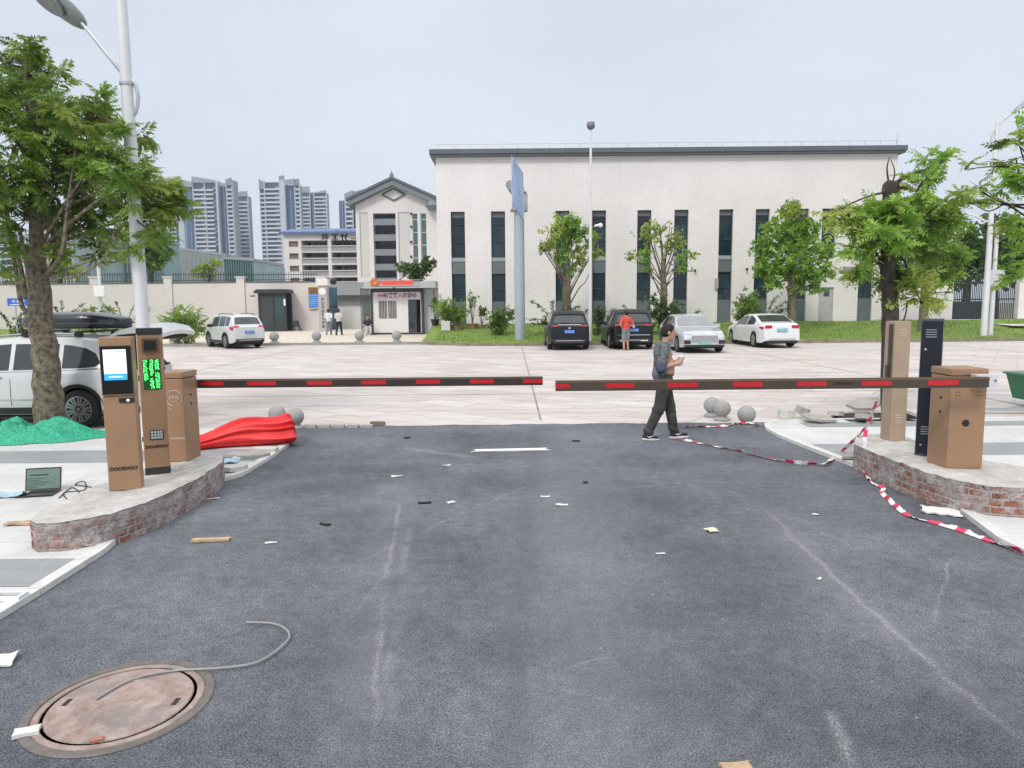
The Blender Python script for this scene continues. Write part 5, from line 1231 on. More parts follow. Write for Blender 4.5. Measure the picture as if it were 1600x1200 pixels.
scrap('foam_sheet','torn white foam sheet lying against the right brick island','foam sheet',1470,801,.30,.22,-.5,PAPER,.015,seed=8,curl=.03)
lit=[(878,790,.12,.04,.1),(620,745,.12,.05,.2),(698,728,.09,.03,0),(852,777,.09,.025,-.2),(705,786,.08,.05,.6),(423,849,.09,.03,.2),(330,780,.16,.018,.1),(1275,805,.06,.03,-.4),(1032,866,.07,.02,.1),(1280,906,.04,.02,.7)]
for k,(u,v,w_,d_,r_) in enumerate(lit):
    scrap('paper_scrap','small white paper scrap lying on the dark asphalt','paper',u,v,w_,d_,r_,PAPER,.005,seed=k+20,curl=.015,group='small white scraps on the asphalt')
for k,(u,v,w_,d_,r_) in enumerate([(664,787,.12,.03,.05),(508,821,.1,.025,-.4),(636,685,.09,.05,.1),(900,690,.1,.04,0),(915,755,.05,.03,0)]):
    scrap('rubber_scrap','small black rubber scrap lying on the asphalt','rubber scrap',u,v,w_,d_,r_,RUBBER,.012,seed=k+50,curl=.015,group='black rubber scraps on the asphalt')
# gravel crumbs
g_=MB(); r=random.Random(4)
for k in range(260):
    x=r.uniform(-3.2,4.0); y=r.uniform(2.2,11); s_=r.uniform(.0025,.006)*(1 if r.random()<.93 else 1.6)
    if r.random()<.35: x=r.choice((-3.05,3.9))+r.gauss(0,.25)
    g_.rbox(Vector((x,y,s_*.4)),(s_*2,s_*1.4,s_),r.uniform(0,3),tilt=r.uniform(-.3,.3))
o=build(g_,'gravel',mat('grit',(.3,.3,.3),.8,0,.3,6)); tag(o,'pale stone grit scattered over the asphalt','grit',kind='stuff')
# ------------------------------------------------------------------ manhole with cable
q0=G(190,1100); rx=(G(45,1120)-G(338,1070)).length/2
t=thing('manhole_cover','round manhole cover smeared with pinkish mortar set in the asphalt','manhole cover',(q0.x,q0.y,0))
R_=.375
build(MB().lathe([(R_+.055,.003),(R_+.05,.009),(R_+.012,.009),(R_+.01,.004)],(0,0,0),48),'frame',mat('iron_frame',(.16,.14,.13),.6,.2,.2,20),t)
mt,nt,b=nodes('mortared_cover'); c=ramp(nt,tex(nt,'Noise',9,7,.75).outputs[0],[(.3,(.22,.15,.13)),(.5,(.36,.27,.24)),(.7,(.47,.40,.37))])
f=ramp(nt,tex(nt,'Noise',3.2,6,.7).outputs[0],[(.5,(0,0,0)),(.6,(.8,.8,.8))]); c=mix(nt,f,c,(.25,.22,.21)); L(nt,c,b.inputs['Base Color']); b.inputs['Roughness'].default_value=.9; bump(nt,b,tex(nt,'Noise',40,5,.75).outputs[0],.9,.012)
build(MB().lathe([(R_+.005,.002),(R_,.008),(R_*.93,.009),(R_*.92,.004),(R_*.88,.004),(R_*.87,.010),(R_*.6,.010),(R_*.58,.014),(R_*.54,.014),(R_*.52,.010),(.001,.011)],(0,0,0),48),'cover',mt,t)
for sx in (-1,1): build(MB().box(sx*R_*.72-.012,sx*R_*.72+.012,-.03,.03,.0085,.0118),'lifting_slot',BLACKP,t)
pts=[G(150,1092,.02),G(205,1062,.02),G(270,1048,.02),G(340,1044,.02),G(400,1035,.02),G(440,1010,.02),G(452,990,.02),G(430,975,.02),G(385,972,.02)]
o=build(MB().tube(smooth(pts,8),.006,6),'cable',mat('grey_cable',(.3,.3,.3),.6),None,False,pts[0]); tag(o,'thin grey cable curling off the manhole cover onto the asphalt','cable')
scrap('stone_chip','pale broken stone chip at the rim of the manhole cover','stone chip',42,1148,.1,.06,.4,PAPER,.02,seed=31,curl=.01)
scrap('brick_chip','reddish brick chip at the near rim of the manhole cover','brick chip',152,1160,.05,.025,.4,mat('brick_chip',(.4,.16,.12),.8),.015,seed=32,curl=.01)
# drain frame at far left edge
q=G(14,935,.04); t=thing('drain_grate','small white drain grate by the kerb at the left picture edge','drain',(q.x,q.y,.04))
build(MB().box(-.1,.1,-.05,-.03,0,.03).box(-.1,.1,.03,.05,0,.03).box(-.1,-.08,-.03,.03,0,.03).box(.08,.1,-.03,.03,0,.03),'frame',WHITEP,t)
build(MB().box(-.08,.08,-.03,.03,.001,.008),'slot',BLACKP,t)
# ------------------------------------------------------------------ rubble right, tree pit, loose kerbs
SLABM=mat('broken_slab',(.36,.34,.32),.85,0,.15,5,bmp=.3); SLABL=mat('pale_slab',(.55,.53,.5),.85,0,.12,5,bmp=.3)
def slabpiece(u,v,s,rot,m,label,tilt=0,tx=0,z=.04,seed=0,name='stone_slab',group=None):
    p=G(u,v,z); r=random.Random(seed); n=6; th=s[2]
    poly=[(s[0]/2*math.cos(2*PI*k/n+.3)*r.uniform(.85,1.15)*1.15,s[1]/2*math.sin(2*PI*k/n+.3)*r.uniform(.8,1.2)*1.15) for k in range(n)]
    mb=MB().prism(poly,-th/2,th/2); M_=Matrix.Translation((p.x,p.y,z+th/2+abs(math.sin(tilt))*s[0]/2+abs(math.sin(tx))*s[1]/2))@Matrix.Rotation(rot,4,'Z')@Matrix.Rotation(tilt,4,'Y')@Matrix.Rotation(tx,4,'X')
    mb.v=[tuple(M_@Vector(q)) for q in mb.v]
    return tag(build(mb,name,m,None,False,(p.x,p.y,z)),label,'slab',group)
slabpiece(1228,654,(.26,.2,.13),.3,SLABL,'pale broken kerb block leftmost in the rubble by the right kerb',.1,seed=1)
slabpiece(1253,650,(.2,.16,.12),-.4,SLABM,'small tilted broken block in the rubble right of the pale kerb block',.35,seed=2)
slabpiece(1277,659,(.5,.42,.04),.15,SLABM,'flat grey paving slab leaning on the rubble by the right kerb',.08,.12,seed=3)
slabpiece(1305,650,(.3,.2,.08),.5,SLABL,'pale broken slab between the flat slab and the tree pit',.1,seed=4)
slabpiece(1352,642,(.62,.36,.05),.35,SLABM,'long grey slab propped over the dark tree pit',-.18,.2,seed=5)
slabpiece(1348,660,(.3,.25,.08),1.0,SLABM,'dark broken slab in the tree pit behind the tan post',.3,seed=6)
slabpiece(1420,655,(.18,.5,.05),.2,SLABM,'grey slab on edge between the tan post and black post',.6,seed=7)
slabpiece(1335,716,(.42,.16,.03),.5,SLABM,'grey slab piece lying under the barrier tape by the right island',.05,seed=8)
slabpiece(388,714,(.5,.24,.04),.05,SLABM,'grey loose paving slab under the near edge of the red cloth',.02,seed=9)
slabpiece(415,706,(.3,.2,.05),.3,SLABL,'pale broken slab at the kerb end beside the red cloth',.05,seed=10)
slabpiece(365,735,(.3,.2,.05),.4,SLABL,'pale slab piece on the paving beyond the left island end',.05,seed=11)
slabpiece(590,664,(.25,.12,.05),.1,mat('brown_chunk',(.2,.15,.11),.9,0,.3,10),'small brown debris lump at the asphalt edge near the red cloth',.05,seed=13,z=0)
pit=G(1362,652,.04); o=build(MB().box(pit.x-.55,pit.x+.5,pit.y-.4,pit.y+.45,.03,.043),'tree_pit',mat('pit_soil',(.035,.03,.025),.95,0,.5,8,bmp=.8,bs=20)); tag(o,kind='structure')
# kerb-side blocks at the concrete edge left
for k in range(5):
    p=G(485+k*22,668,0); tag(build(MB().box(p.x-.09,p.x+.1,p.y-.05,p.y+.06,-.02,.05,bev=.01),'kerb_block',SLABM,None,False,(p.x,p.y,0)),'grey kerb block in a short row at the asphalt edge by the red cloth','kerb block','kerb blocks at the asphalt edge')
# metal bar + green bin at right edge
p=G(1578,642,.04); o=build(MB().rbox(Vector((p.x,p.y,.07)),(1.0,.08,.05),-.12),'metal_channel',STEEL,None,False,(p.x,p.y,.04)); tag(o,'silver metal channel lying on the paving below the green skip','metal bar')
p=G(1618,636,.04)
t=thing('waste_skip','dark green plastic waste skip cut off by the right picture edge','skip',(p.x+.38,p.y+.2,.04))
gm=mat('bin_green',(.015,.14,.06),.45,0,.12,3)
build(MB().add([(-.42,-.35,.1),(.42,-.35,.1),(.42,.35,.1),(-.42,.35,.1),(-.52,-.42,.55),(.52,-.42,.55),(.52,.42,.55),(-.52,.42,.55)],[(0,3,2,1),(4,5,6,7),(0,1,5,4),(1,2,6,5),(2,3,7,6),(3,0,4,7)]),'body',gm,t)
build(MB().box(-.56,.56,-.46,.46,.551,.59,bev=.01),'rim',mat('bin_rim',(.03,.16,.08),.45),t)
for sx in (-1,1): build(MB().lathe([(.05,-.03),(.05,.03)],(sx*.3,-.3,.05),12,axis='X'),'wheel',RUBBER,t)
# litter bits: white blister on left pavement edges
# ------------------------------------------------------------------ cars
TYRE=mat('tyre',(.016,.016,.017),.85,0,.2,20); RIM=mat('alloy',(.5,.51,.53),.3,.8,.08); ARCH=mat('arch_black',(.012,.012,.013),.8)
CGL=mat('car_glass',(.06,.068,.075),.06,.3,.25,1.2,spec=.8); CHROME=mat('chrome',(.7,.7,.72),.15,.9,.05); TRIM=mat('car_trim',(.02,.02,.022),.5)
LAMPR=mat('tail_red',(.42,.012,.018),.15,0,.15,9); LAMPC=mat('head_clear',(.5,.53,.56),.1,.3,.15,12); PLB=mat('plate_blue',(.02,.15,.55),.4); PLG=mat('plate_green',(.12,.42,.25),.4)
def paint(name,c,rough=.28,metal=.25): return mat(name,c,rough,metal,.03,1.5,coat=.7)
def interp(tab,x): return float(np.interp(x,[a for a,_ in tab],[b for _,b in tab]))
class Car:
    def __init__(s,Lc,W,top,belt,wheels,wr,sill=.24,tumble=.34,plan=.16,pp=5,glass_x=None,nose=.82):
        s.L=Lc;s.W=W;s.top=top;s.belt=belt;s.wheels=wheels;s.wr=wr;s.sill=sill;s.tumble=tumble;s.plan=plan;s.pp=pp;s.gx=glass_x
        s.x0,s.x1=-Lc/2,Lc/2
    def hw(s,x): q=abs(x)/(s.L/2); return s.W/2*(1-s.plan*q**s.pp)
    def zt(s,x): return interp(s.top,x)
    def zbelt(s,x): return min(interp(s.belt,x),s.zt(x)-.05)
    def zbot(s,x):
        z=s.sill+ (max(0,abs(x)-s.L/2+.35)**2)*.8
        R=s.wr+.055
        for xw in s.wheels:
            d=R*R-(x-xw)**2
            if d>0: z=max(z,s.wr+math.sqrt(d))
        return z
    def sec(s,x):
        w=s.hw(x); zb=s.zbelt(x); zt=s.zt(x); zs=min(s.zbot(x),zb-.06); d=zb-zs; g=max(0,zt-zb)
        we=w*.955; wr_=we-g*s.tumble; k=min(1,g/.35)
        e=.02+.04*k; r=.02+.05*k
        return [(w*.965,zs),(w*.99,zs+.12*d),(w*1.0,zs+.42*d),(w*.995,zs+.72*d),(w*.98,zs+.93*d),(we,zb),(wr_+.01,zt-e),(wr_-r*.5,zt-e*.35),(wr_-r*1.6,zt-.006),(wr_*.5,zt+.012*k),(0,zt+.016*k)]
    def side_y(s,x,z):
        p=s.sec(x)[:7]
        return float(np.interp(z,[q[1] for q in p],[q[0] for q in p]))
    def top_z(s,x,yf):
        p=s.sec(x)[6:]; y=abs(yf)*p[0][0]; return y,float(np.interp(-y,[-q[0] for q in p],[q[1] for q in p]))
    def stations(s):
        xs=set(np.linspace(s.x0,s.x1,61).tolist())
        for a,_ in s.top: xs|={a-.01,a,a+.01}
        for xw in s.wheels:
            R=s.wr+.055
            xs|={xw+R*math.cos(q) for q in np.linspace(0,PI,19)}|{xw-R-.004,xw+R+.004}
        xs|=set(np.linspace(s.x0,s.x0+.25,10).tolist())|set(np.linspace(s.x1-.25,s.x1,10).tolist())
        return sorted(x for x in xs if s.x0<=x<=s.x1)
    def body(s):
        xs=s.stations(); secs=[s.sec(x) for x in xs]; n=len(secs[0]); row=[]
        vs=[];fs=[]
        for x,p in zip(xs,secs):
            full=[(x,y,z) for y,z in p]+[(x,-y,z) for y,z in reversed(p[:-1])]; vs+=full
        m_=2*n-1
        for i in range(len(xs)-1):
            for j in range(m_-1): fs.append((i*m_+j,(i+1)*m_+j,(i+1)*m_+j+1,i*m_+j+1))
        fs.append(tuple(range(m_))); fs.append(tuple((len(xs)-1)*m_+j for j in reversed(range(m_))))
        return MB().add(vs,fs,0,True)
    def side_panel(s,poly,off=.004,sides=(1,-1),mb=None):
        """poly = [(x,zlo,zhi)...] on the flanks"""
        mb=mb or MB()
        for sd in sides:
            vs=[];fs=[]
            rows=4
            for (x,a,b) in poly:
                for r in range(rows+1):
                    z=a+(b-a)*r/rows; vs.append((x,sd*(s.side_y(x,z)+off),z))
            k=rows+1
            for i in range(len(poly)-1):
                for r in range(rows): fs.append((i*k+r,(i+1)*k+r,(i+1)*k+r+1,i*k+r+1))
            mb.add(vs,fs,0,True)
        return mb
    def top_panel(s,xa,xb,ya,yb,off=.005,n=10,m_=10,mb=None,ya2=None,yb2=None):
        """panel on bonnet/glass/tail: x from xa to xb, lateral fraction ya..yb (of section edge)"""
        mb=mb or MB(); vs=[];fs=[]; ya2=ya if ya2 is None else ya2; yb2=yb if yb2 is None else yb2
        for i in range(n+1):
            q=i/n; x=xa+(xb-xa)*q; h=.01; dz=(s.zt(min(s.x1,x+h))-s.zt(max(s.x0,x-h)))/(2*h); nl=math.hypot(1,dz); nx,nz=-dz/nl,1/nl
            for j in range(m_+1):
                yf=(ya+(ya2-ya)*q)+((yb+(yb2-yb)*q)-(ya+(ya2-ya)*q))*j/m_; y,z=s.top_z(x,yf); vs.append((x+nx*off,math.copysign(y,yf),z+nz*off))
        for i in range(n):
            for j in range(m_): fs.append((i*(m_+1)+j,(i+1)*(m_+1)+j,(i+1)*(m_+1)+j+1,i*(m_+1)+j+1))
        return mb.add(vs,fs,0,True)
def wheel(parent,x,y,r,w_,spokes,sd,rim=RIM):
    t=build(MB().lathe([(r*.66,-w_/2),(r*.93,-w_/2),(r,-w_*.3),(r,w_*.3),(r*.93,w_/2),(r*.66,w_/2)],(x,y,r),32,axis='Y'),'wheel',TYRE,parent)
    m_=MB().lathe([(r*.68,0),(r*.62,.012*sd),(r*.60,-.02*sd),(r*.1,-.03*sd),(.001,-.03*sd)],(x,y+sd*w_*.47,r),32,axis='Y')
    build(m_,'rim_dish',mat('rim_dark',(.03,.03,.032),.4,.5),t)
    m_=MB().lathe([(r*.69,-.005*sd),(r*.69,.014*sd),(r*.63,.014*sd),(r*.62,-.01*sd)],(x,y+sd*w_*.47,r),32,axis='Y').lathe([(r*.12,-.02*sd),(r*.12,.01*sd),(.001,.012*sd)],(x,y+sd*w_*.47,r),16,axis='Y')
    for k in range(spokes):
        for da in (-.11,.11):
            a=2*PI*k/spokes+da; b=2*PI*k/spokes+da*1.9; yy=y+sd*(w_*.47+.006)
            p0=Vector((x+r*.1*math.cos(a),yy,r+r*.1*math.sin(a))); p1=Vector((x+r*.64*math.cos(b),yy,r+r*.64*math.sin(b)))
            d=(p1-p0).normalized(); s_=Vector((-d.z,0,d.x))*r*.045; e=Vector((0,.012*sd,0))
            m_.add([p0-s_-e,p0+s_-e,p1+s_-e,p1-s_-e,p0-s_+e,p0+s_+e,p1+s_+e,p1-s_+e],[(0,1,2,3),(7,6,5,4),(0,4,5,1),(1,5,6,2),(2,6,7,3),(3,7,4,0)])
    build(m_,'rim',rim,t)
    return t
def make_car(name,label,c,pm,side_glass,rear_glass,front_glass,loc,rotz,spokes=5,cladding=None,rails=False,group=None,wy=None,scale=1,shelf=True):
    t=thing(name,label,'car',loc,rotz,group); t.scale=(scale,)*3
    b=build(c.body(),'body',pm,t)
    # dark floor pan and wheel wells close the underside
    build(MB().box(c.x0+.12,c.x1-.12,-c.W/2+.22,c.W/2-.22,.19,.62).box(c.x0+.35,c.x1-.35,-c.W/2+.1,c.W/2-.1,.22,.3),'underbody',ARCH,t)
    for sg in side_glass:
        for sd_ in (1,-1): build(c.side_panel(sg,sides=(sd_,)),'side_window',CGL,b)
    if rear_glass: build(c.top_panel(*rear_glass),'rear_window',CGL,b)
    if front_glass: build(c.top_panel(*front_glass),'windscreen',mat('windscreen_glass',(.26,.28,.29),.08,.45,.2,1.2,spec=.9),b)
    for xw in c.wheels:
        for sd in (1,-1): wheel(t,xw,sd*(c.hw(xw)-.125),c.wr,.22,spokes,sd)
    if cladding:
        m_=MB()
        for sd in (1,-1):
            for xw in c.wheels:
                R=c.wr+.055; vs=[];fs=[]; q=np.linspace(-.15,PI+.15,22)
                for a in q:
                    for rr in (R-.015,R+.055):
                        x=xw+rr*math.cos(a); z=c.wr+rr*math.sin(a); vs.append((x,sd*(c.side_y(x,max(z,c.sill+.03))+.008),z))
                for i in range(len(q)-1): fs.append((2*i,2*i+1,2*i+3,2*i+2))
                m_.add(vs,fs,0,True)
        build(m_,'arch_trim',TRIM,b)
        xa,xb=min(c.wheels)+c.wr+.06,max(c.wheels)-c.wr-.06
        for sd_ in (1,-1): build(c.side_panel([(xa+(xb-xa)*k/8,c.sill+.01,c.sill+.13) for k in range(9)],.012,(sd_,)),'sill_trim',TRIM,b)
    if rails:
        m_=MB()
        for sd in (1,-1):
            pts=[]
            for x in np.linspace(rails[0],rails[1],9):
                y=c.sec(x)[8][0]; pts.append(Vector((x,sd*y,c.zt(x)+.045)))
            m_.tube([pts[0]-Vector((.06,0,.06))]+pts+[pts[-1]+Vector((.06,0,-.06))],.018,6)
        build(m_,'roof_rail',mat('rail_metal',(.3,.3,.31),.3,.7) if rails[2] else TRIM,b)
    return t,b
def handles(c,b,xs,z,m_=None):
    k=MB()
    for sd in (1,-1):
        for x in xs: y=c.side_y(x,z); k.box(x-.09,x+.09,sd*y-.012,sd*y+.028*sd if sd>0 else sd*y+.012,z-.016,z+.016) if sd>0 else k.box(x-.09,x+.09,sd*y-.028,sd*y+.012,z-.016,z+.016)
    build(k,'door_handle',m_ or CHROME,b)
def mirrors(c,b,x,z,pm):
    for sd in (1,-1):
        y=c.side_y(x,z); a,bb=sorted((sd*(y-.02),sd*(y+.2))); build(MB().box(x-.05,x+.09,a,bb,z-.02,z+.13,bev=.03),'mirror',pm,b)
def plate(c,parent,x,z,m_,sd):
    p=build(MB().box(min(x,x+.012*sd),max(x,x+.012*sd),-.22,.22,z-.07,z+.07),'licence_plate',m_,parent)
    g_=MB(); r=random.Random(int(z*1000))
    for k in range(7):
        y=-.17+k*.057; g_.box(min(x+.0125*sd,x+.017*sd),max(x+.0125*sd,x+.017*sd),y-.004,y+.004,z-.04,z+.04)
        if r.random()<.7: g_.box(min(x+.0125*sd,x+.016*sd),max(x+.0125*sd,x+.016*sd),y+.005,y+.022,z+.028,z+.04)
        if r.random()<.7: g_.box(min(x+.0125*sd,x+.0165*sd),max(x+.0125*sd,x+.0165*sd),y+.005,y+.022,z-.04,z-.028)
    build(g_,'characters',WHITEP,p)
def seams(c,b,xs,z0,z1):
    k=MB()
    for x in xs: 
        if hasattr(x,'__len__'): poly=x
        c.side_panel([(x-.006,z0,z1),(x+.006,z0,z1)],.0025,mb=k)
    build(k,'door_gap',mat('gap_black',(.01,.01,.01),.9),b)
def winstrip(c,xs_top,drop=.0,inset=.05,zlo=None):
    """[(x, zlo, zhi)] following belt line and roof edge"""
    return None
def glass_between(c,xa,xb,n=10,lo=.03,hi=.085,slant_a=0,slant_b=0):
    out=[]
    for k in range(n+1):
        x=xa+(xb-xa)*k/n; a=c.zbelt(x)+lo; b=c.zt(x)-hi
        if slant_a and k==0: pass
        out.append((x,a,max(a+.01,b)))
    return out
# ---- shapes: x forward, front at +L/2
def suv(L_=4.7,W=1.87,H=1.68):
    h=L_/2
    top=[(-h,.50),(-h+.02,.80),(-h+.05,1.02),(-h+.16,1.10),(-h+.42,H-.15),(-h+.55,H-.05),(-h+1.0,H),(-h+2.1,H+.005),(-h+2.75,H-.05),(-h+3.05,H-.16),(-h+3.62,1.16),(-h+3.72,1.10),(h-.35,.98),(h-.12,.9),(h-.04,.78),(h,.5)]
    belt=[(-h,1.0),(-h+.2,1.06),(-h+1.5,1.03),(-h+3.6,.98),(h,.8)]
    return Car(L_,W,top,belt,(-h+.98,h-.92),.345,.26,.30,.15,5)
def sedan(L_=4.75,W=1.85,H=1.47):
    h=L_/2
    top=[(-h,.48),(-h+.03,.78),(-h+.07,.98),(-h+.2,1.07),(-h+.55,1.11),(-h+1.35,H-.06),(-h+1.65,H),(-h+2.3,H+.005),(-h+2.75,H-.06),(-h+3.55,1.02),(-h+3.65,.99),(h-.35,.86),(h-.12,.74),(h-.04,.62),(h,.42)]
    belt=[(-h,.9),(-h+.5,.99),(-h+2,.95),(-h+3.5,.90),(h,.7)]
    return Car(L_,W,top,belt,(-h+1.0,h-.9),.33,.22,.42,.17,5)
CARG='cars parked nose to the kerb'
# ---- black SUV, rear view
c=suv(); h=c.L/2; pm=mat('black_paint',(.007,.008,.014),.32,0,.03,1.5,coat=.12,spec=.35)
SG=lambda c: [glass_between(c,-h+.62,-h+1.25),glass_between(c,-h+1.33,-h+2.12),glass_between(c,-h+2.2,-h+3.12)]
t,b=make_car('suv_car','black sports utility car with blue plate parked beside the thin camera mast',c,pm,SG(c),(-h+.20,-h+.44,-.88,.88,.006,10,10,None,-.80,.80),(-h+3.0,-h+3.6,-.9,.9),(P(890,545,30.6).x,30.6+h,0),math.radians(90),group=CARG,rails=(-h+.7,-h+2.7,True))
mirrors(c,b,-h+3.1,1.05,pm); handles(c,b,(-h+1.5,-h+2.4),.95); seams(c,b,(-h+1.29,-h+2.16,-h+3.15),.4,1.0)
def rearkit(c,b,lampz,pl,z_pl,lamp_x,bar=None,dark_bumper=True,lamp_w=(.62,.98)):
    for sd in (1,-1):
        y0,y1=sorted((sd*lamp_w[0],sd*lamp_w[1])); build(c.top_panel(lamp_x[0],lamp_x[1],y0,y1,.012),'tail_lamp',LAMPR,b)
    if bar: build(c.top_panel(bar[0],bar[1],-.62,.62,.010),'lamp_bar',bar[2],b)
    plate(c,b,-c.L/2-.012,z_pl,pl,-1)
    yy=c.W/2*.78
    if dark_bumper: build(MB().box(-c.L/2-.035,-c.L/2+.2,-yy,yy,.30,.47,bev=.03),'bumper',TRIM,b)
    build(MB().box(-c.L/2-.05,-c.L/2-.03,-yy*.8,yy*.8,.40,.425),'bumper_chrome',CHROME,b)
rearkit(c,b,1,PLB,.80,(-h+.055,-h+.12),(-h+.125,-h+.15,CHROME))
build(c.top_panel(-h+.40,-h+.60,-.92,.92,.05),'spoiler',pm,b)
build(MB().tube([(-h+.17,-.05,1.16),(-h+.2,.35,1.19)],.012,5),'wiper',TRIM,b)
build(MB().lathe([(.05,-.008),(.05,0)],(-h+.03,0,.95),16,axis='X'),'badge',CHROME,b)
# ---- dark SUV with full width lamp bar
c=suv(4.8,1.95,1.72); h=c.L/2; pm=mat('dark_slate_paint',(.009,.011,.012),.32,0,.03,1.5,coat=.12,spec=.35)
t,b=make_car('suv_car','dark sports utility car with a wide red lamp bar behind the red shirted person',c,pm,SG(c),(-h+.20,-h+.44,-.88,.88,.006,10,10,None,-.80,.80),(-h+3.0,-h+3.6,-.9,.9),(P(990,545,30.7).x,30.7+h,0),math.radians(90),group=CARG,rails=(-h+.7,-h+2.7,True))
mirrors(c,b,-h+3.1,1.05,pm); handles(c,b,(-h+1.5,-h+2.4),.95); seams(c,b,(-h+1.29,-h+2.16,-h+3.15),.4,1.0)
rearkit(c,b,1,PLB,.84,(-h+.06,-h+.13),(-h+.06,-h+.13,mat('dark_red_bar',(.12,.008,.015),.15)))
build(c.top_panel(-h+.40,-h+.60,-.92,.92,.05),'spoiler',pm,b)
build(MB().box(-h-.04,-h-.03,-.7,.7,.62,.65).box(-h-.055,-h-.035,-.62,-.3,.36,.40).box(-h-.055,-h-.035,.3,.62,.36,.40),'chrome_trim',CHROME,b)
build(MB().lathe([(.06,-.008),(.06,0)],(-h+.03,0,1.0),16,axis='X'),'badge',CHROME,b)
# ---- silver sedan, front view
c=sedan(4.9,1.89,1.50); h=c.L/2; pm=paint('silver_paint',(.50,.51,.53))
SGs=lambda c: [glass_between(c,-h+1.0,-h+1.9,10,.03,.075),glass_between(c,-h+1.98,-h+3.2,12,.03,.075)]
cy=27.9
t,b=make_car('sedan_car','silver sedan with a wide pale grille parked facing the camera',c,pm,SGs(c),(-h+.62,-h+1.35,-.86,.86),(-h+2.78,-h+3.52,-.90,.90),(P(1101,545,28.0).x,28.0+h,0),math.radians(-90),group=CARG)
mirrors(c,b,-h+3.2,.98,pm); handles(c,b,(-h+1.5,-h+2.4),.85); seams(c,b,(-h+1.94,-h+3.0),.35,.9)
for sd in (1,-1):
    y0,y1=sorted((sd*.60,sd*.97)); build(c.top_panel(h-.34,h-.13,y0,y1,.010,ya2=y0,yb2=y1),'headlamp',LAMPC,b)
    a,bb=sorted((sd*.55,sd*.80)); build(MB().box(h-.10,h+.012,a,bb,.33,.52,bev=.02),'fog_lamp_pocket',TRIM,b)
g_=MB().box(h-.02,h+.015,-.52,.52,.44,.70,bev=.01)
gr=build(g_,'grille',mat('grille_pale',(.34,.35,.37),.35,.6,.3,40),b)
g_=MB()
for k in range(14): g_.box(h+.0152,h+.022,-.49+k*.075,-.47+k*.075,.45,.69)
build(g_,'grille_bars',CHROME,gr)
build(MB().box(h-.04,h+.025,-.78,.78,.24,.335,bev=.015),'lower_intake',TRIM,b)
build(MB().box(h-.02,h+.03,-.8,.8,.338,.365),'intake_chrome',CHROME,b)
plate(c,b,h+.024,.42,PLG,1)
build(MB().add([(h-.15,-.05,.79),(h-.10,0,.76),(h-.15,.05,.79),(h-.25,0,.84)],[(0,1,3),(1,2,3),(0,1,2)]),'badge',CHROME,b)
# ---- white sedan, rear three quarter
c=sedan(4.8,1.86,1.46); h=c.L/2; pm=paint('white_car_paint',(.68,.69,.70),.25,.0)
t,b=make_car('sedan_car','white sedan with red tail lamps parked at the end of the row by the lawn',c,pm,SGs(c),(-h+.60,-h+1.33,-.86,.86),(-h+2.78,-h+3.52,-.90,.90),(P(1218.5,543,30.8).x,30.8+h,0),math.radians(90+2),group=CARG,spokes=10)
mirrors(c,b,-h+3.2,.98,pm); handles(c,b,(-h+1.5,-h+2.4),.85,pm); seams(c,b,(-h+1.94,-h+3.0),.35,.9)
rearkit(c,b,1,mat('plate_teal',(.1,.42,.45),.4),.78,(-h+.045,-h+.085),None,False,(.58,1.0))
for sd in (1,-1):
    build(c.side_panel([(-h+.09,.80,.92),(-h+.2,.82,.93),(-h+.42,.87,.92)],.008,(sd,)),'tail_lamp_wrap',LAMPR,b)
build(MB().box(-h-.02,-h+.2,-.66,.66,.22,.34,bev=.03),'diffuser',TRIM,b)
# ---- silver hatchback, rear three quarter, left
c=suv(4.25,1.72,1.62); h=c.L/2; pm=paint('silver_white_paint',(.55,.57,.57),.3,.15)
a=G(389,545); rz=math.radians(131)
t,b=make_car('hatchback_car','silver white hatchback with black wheel arches parked by the entrance',c,pm,[glass_between(c,-h+.55,-h+1.0),glass_between(c,-h+1.08,-h+1.85),glass_between(c,-h+1.93,-h+2.85)],(-h+.2,-h+.44,-.86,.86,.006,10,10,None,-.8,.8),(-h+2.95,-h+3.5,-.9,.9),(0,0,0),rz,cladding=True,rails=(-h+.7,-h+2.5,False),group=None)
rc=Vector((a.x,a.y+.2,0)); t.location=(rc.x+math.cos(rz)*h,rc.y+math.sin(rz)*h,0)
mirrors(c,b,-h+2.85,1.02,TRIM); handles(c,b,(-h+1.3,-h+2.1),.92,pm); seams(c,b,(-h+1.04,-h+1.89,-h+2.9),.4,.98)
rearkit(c,b,1,PLB,.78,(-h+.052,-h+.15),None,True,(.66,1.0))
for sd in (1,-1): build(c.side_panel([(-h+.08,.86,1.03),(-h+.2,.86,1.05),(-h+.42,.96,1.04)],.008,(sd,)),'tail_lamp_wrap',LAMPR,b)
build(MB().box(-h-.045,-h-.036,-.3,.3,.5,.55),'bumper_step',STEEL,b)
# ---- near white SUV with open tailgate and roof box (front towards -X)
c=suv(4.7,1.82,1.64); h=c.L/2; pm=paint('white_suv_paint',(.60,.605,.62),.25,.05)
sc=.915; yw=12.35
rear_w=P(128,657,yw-.75).x; xc=rear_w-(h-.98)*sc
SGn=[[(-h+.58,1.16,1.17),(-h+.68,1.10,1.34),(-h+.85,1.085,1.43),(-h+1.1,1.08,1.48),(-h+1.25,1.08,1.495)],glass_between(c,-h+1.33,-h+2.12,8,.04,.13),glass_between(c,-h+2.2,-h+3.22,10,.04,.12)]
t,b=make_car('suv_car','white sports utility car with raised tailgate and black roof box behind the left tree',c,pm,SGn,(-h+.20,-h+.42,-.88,.88,.006,10,10,None,-.80,.80),(-h+3.0,-h+3.6,-.9,.9),(xc,yw,0),math.radians(180),spokes=9,cladding=True,rails=(-h+.5,-h+2.9,True),scale=sc)
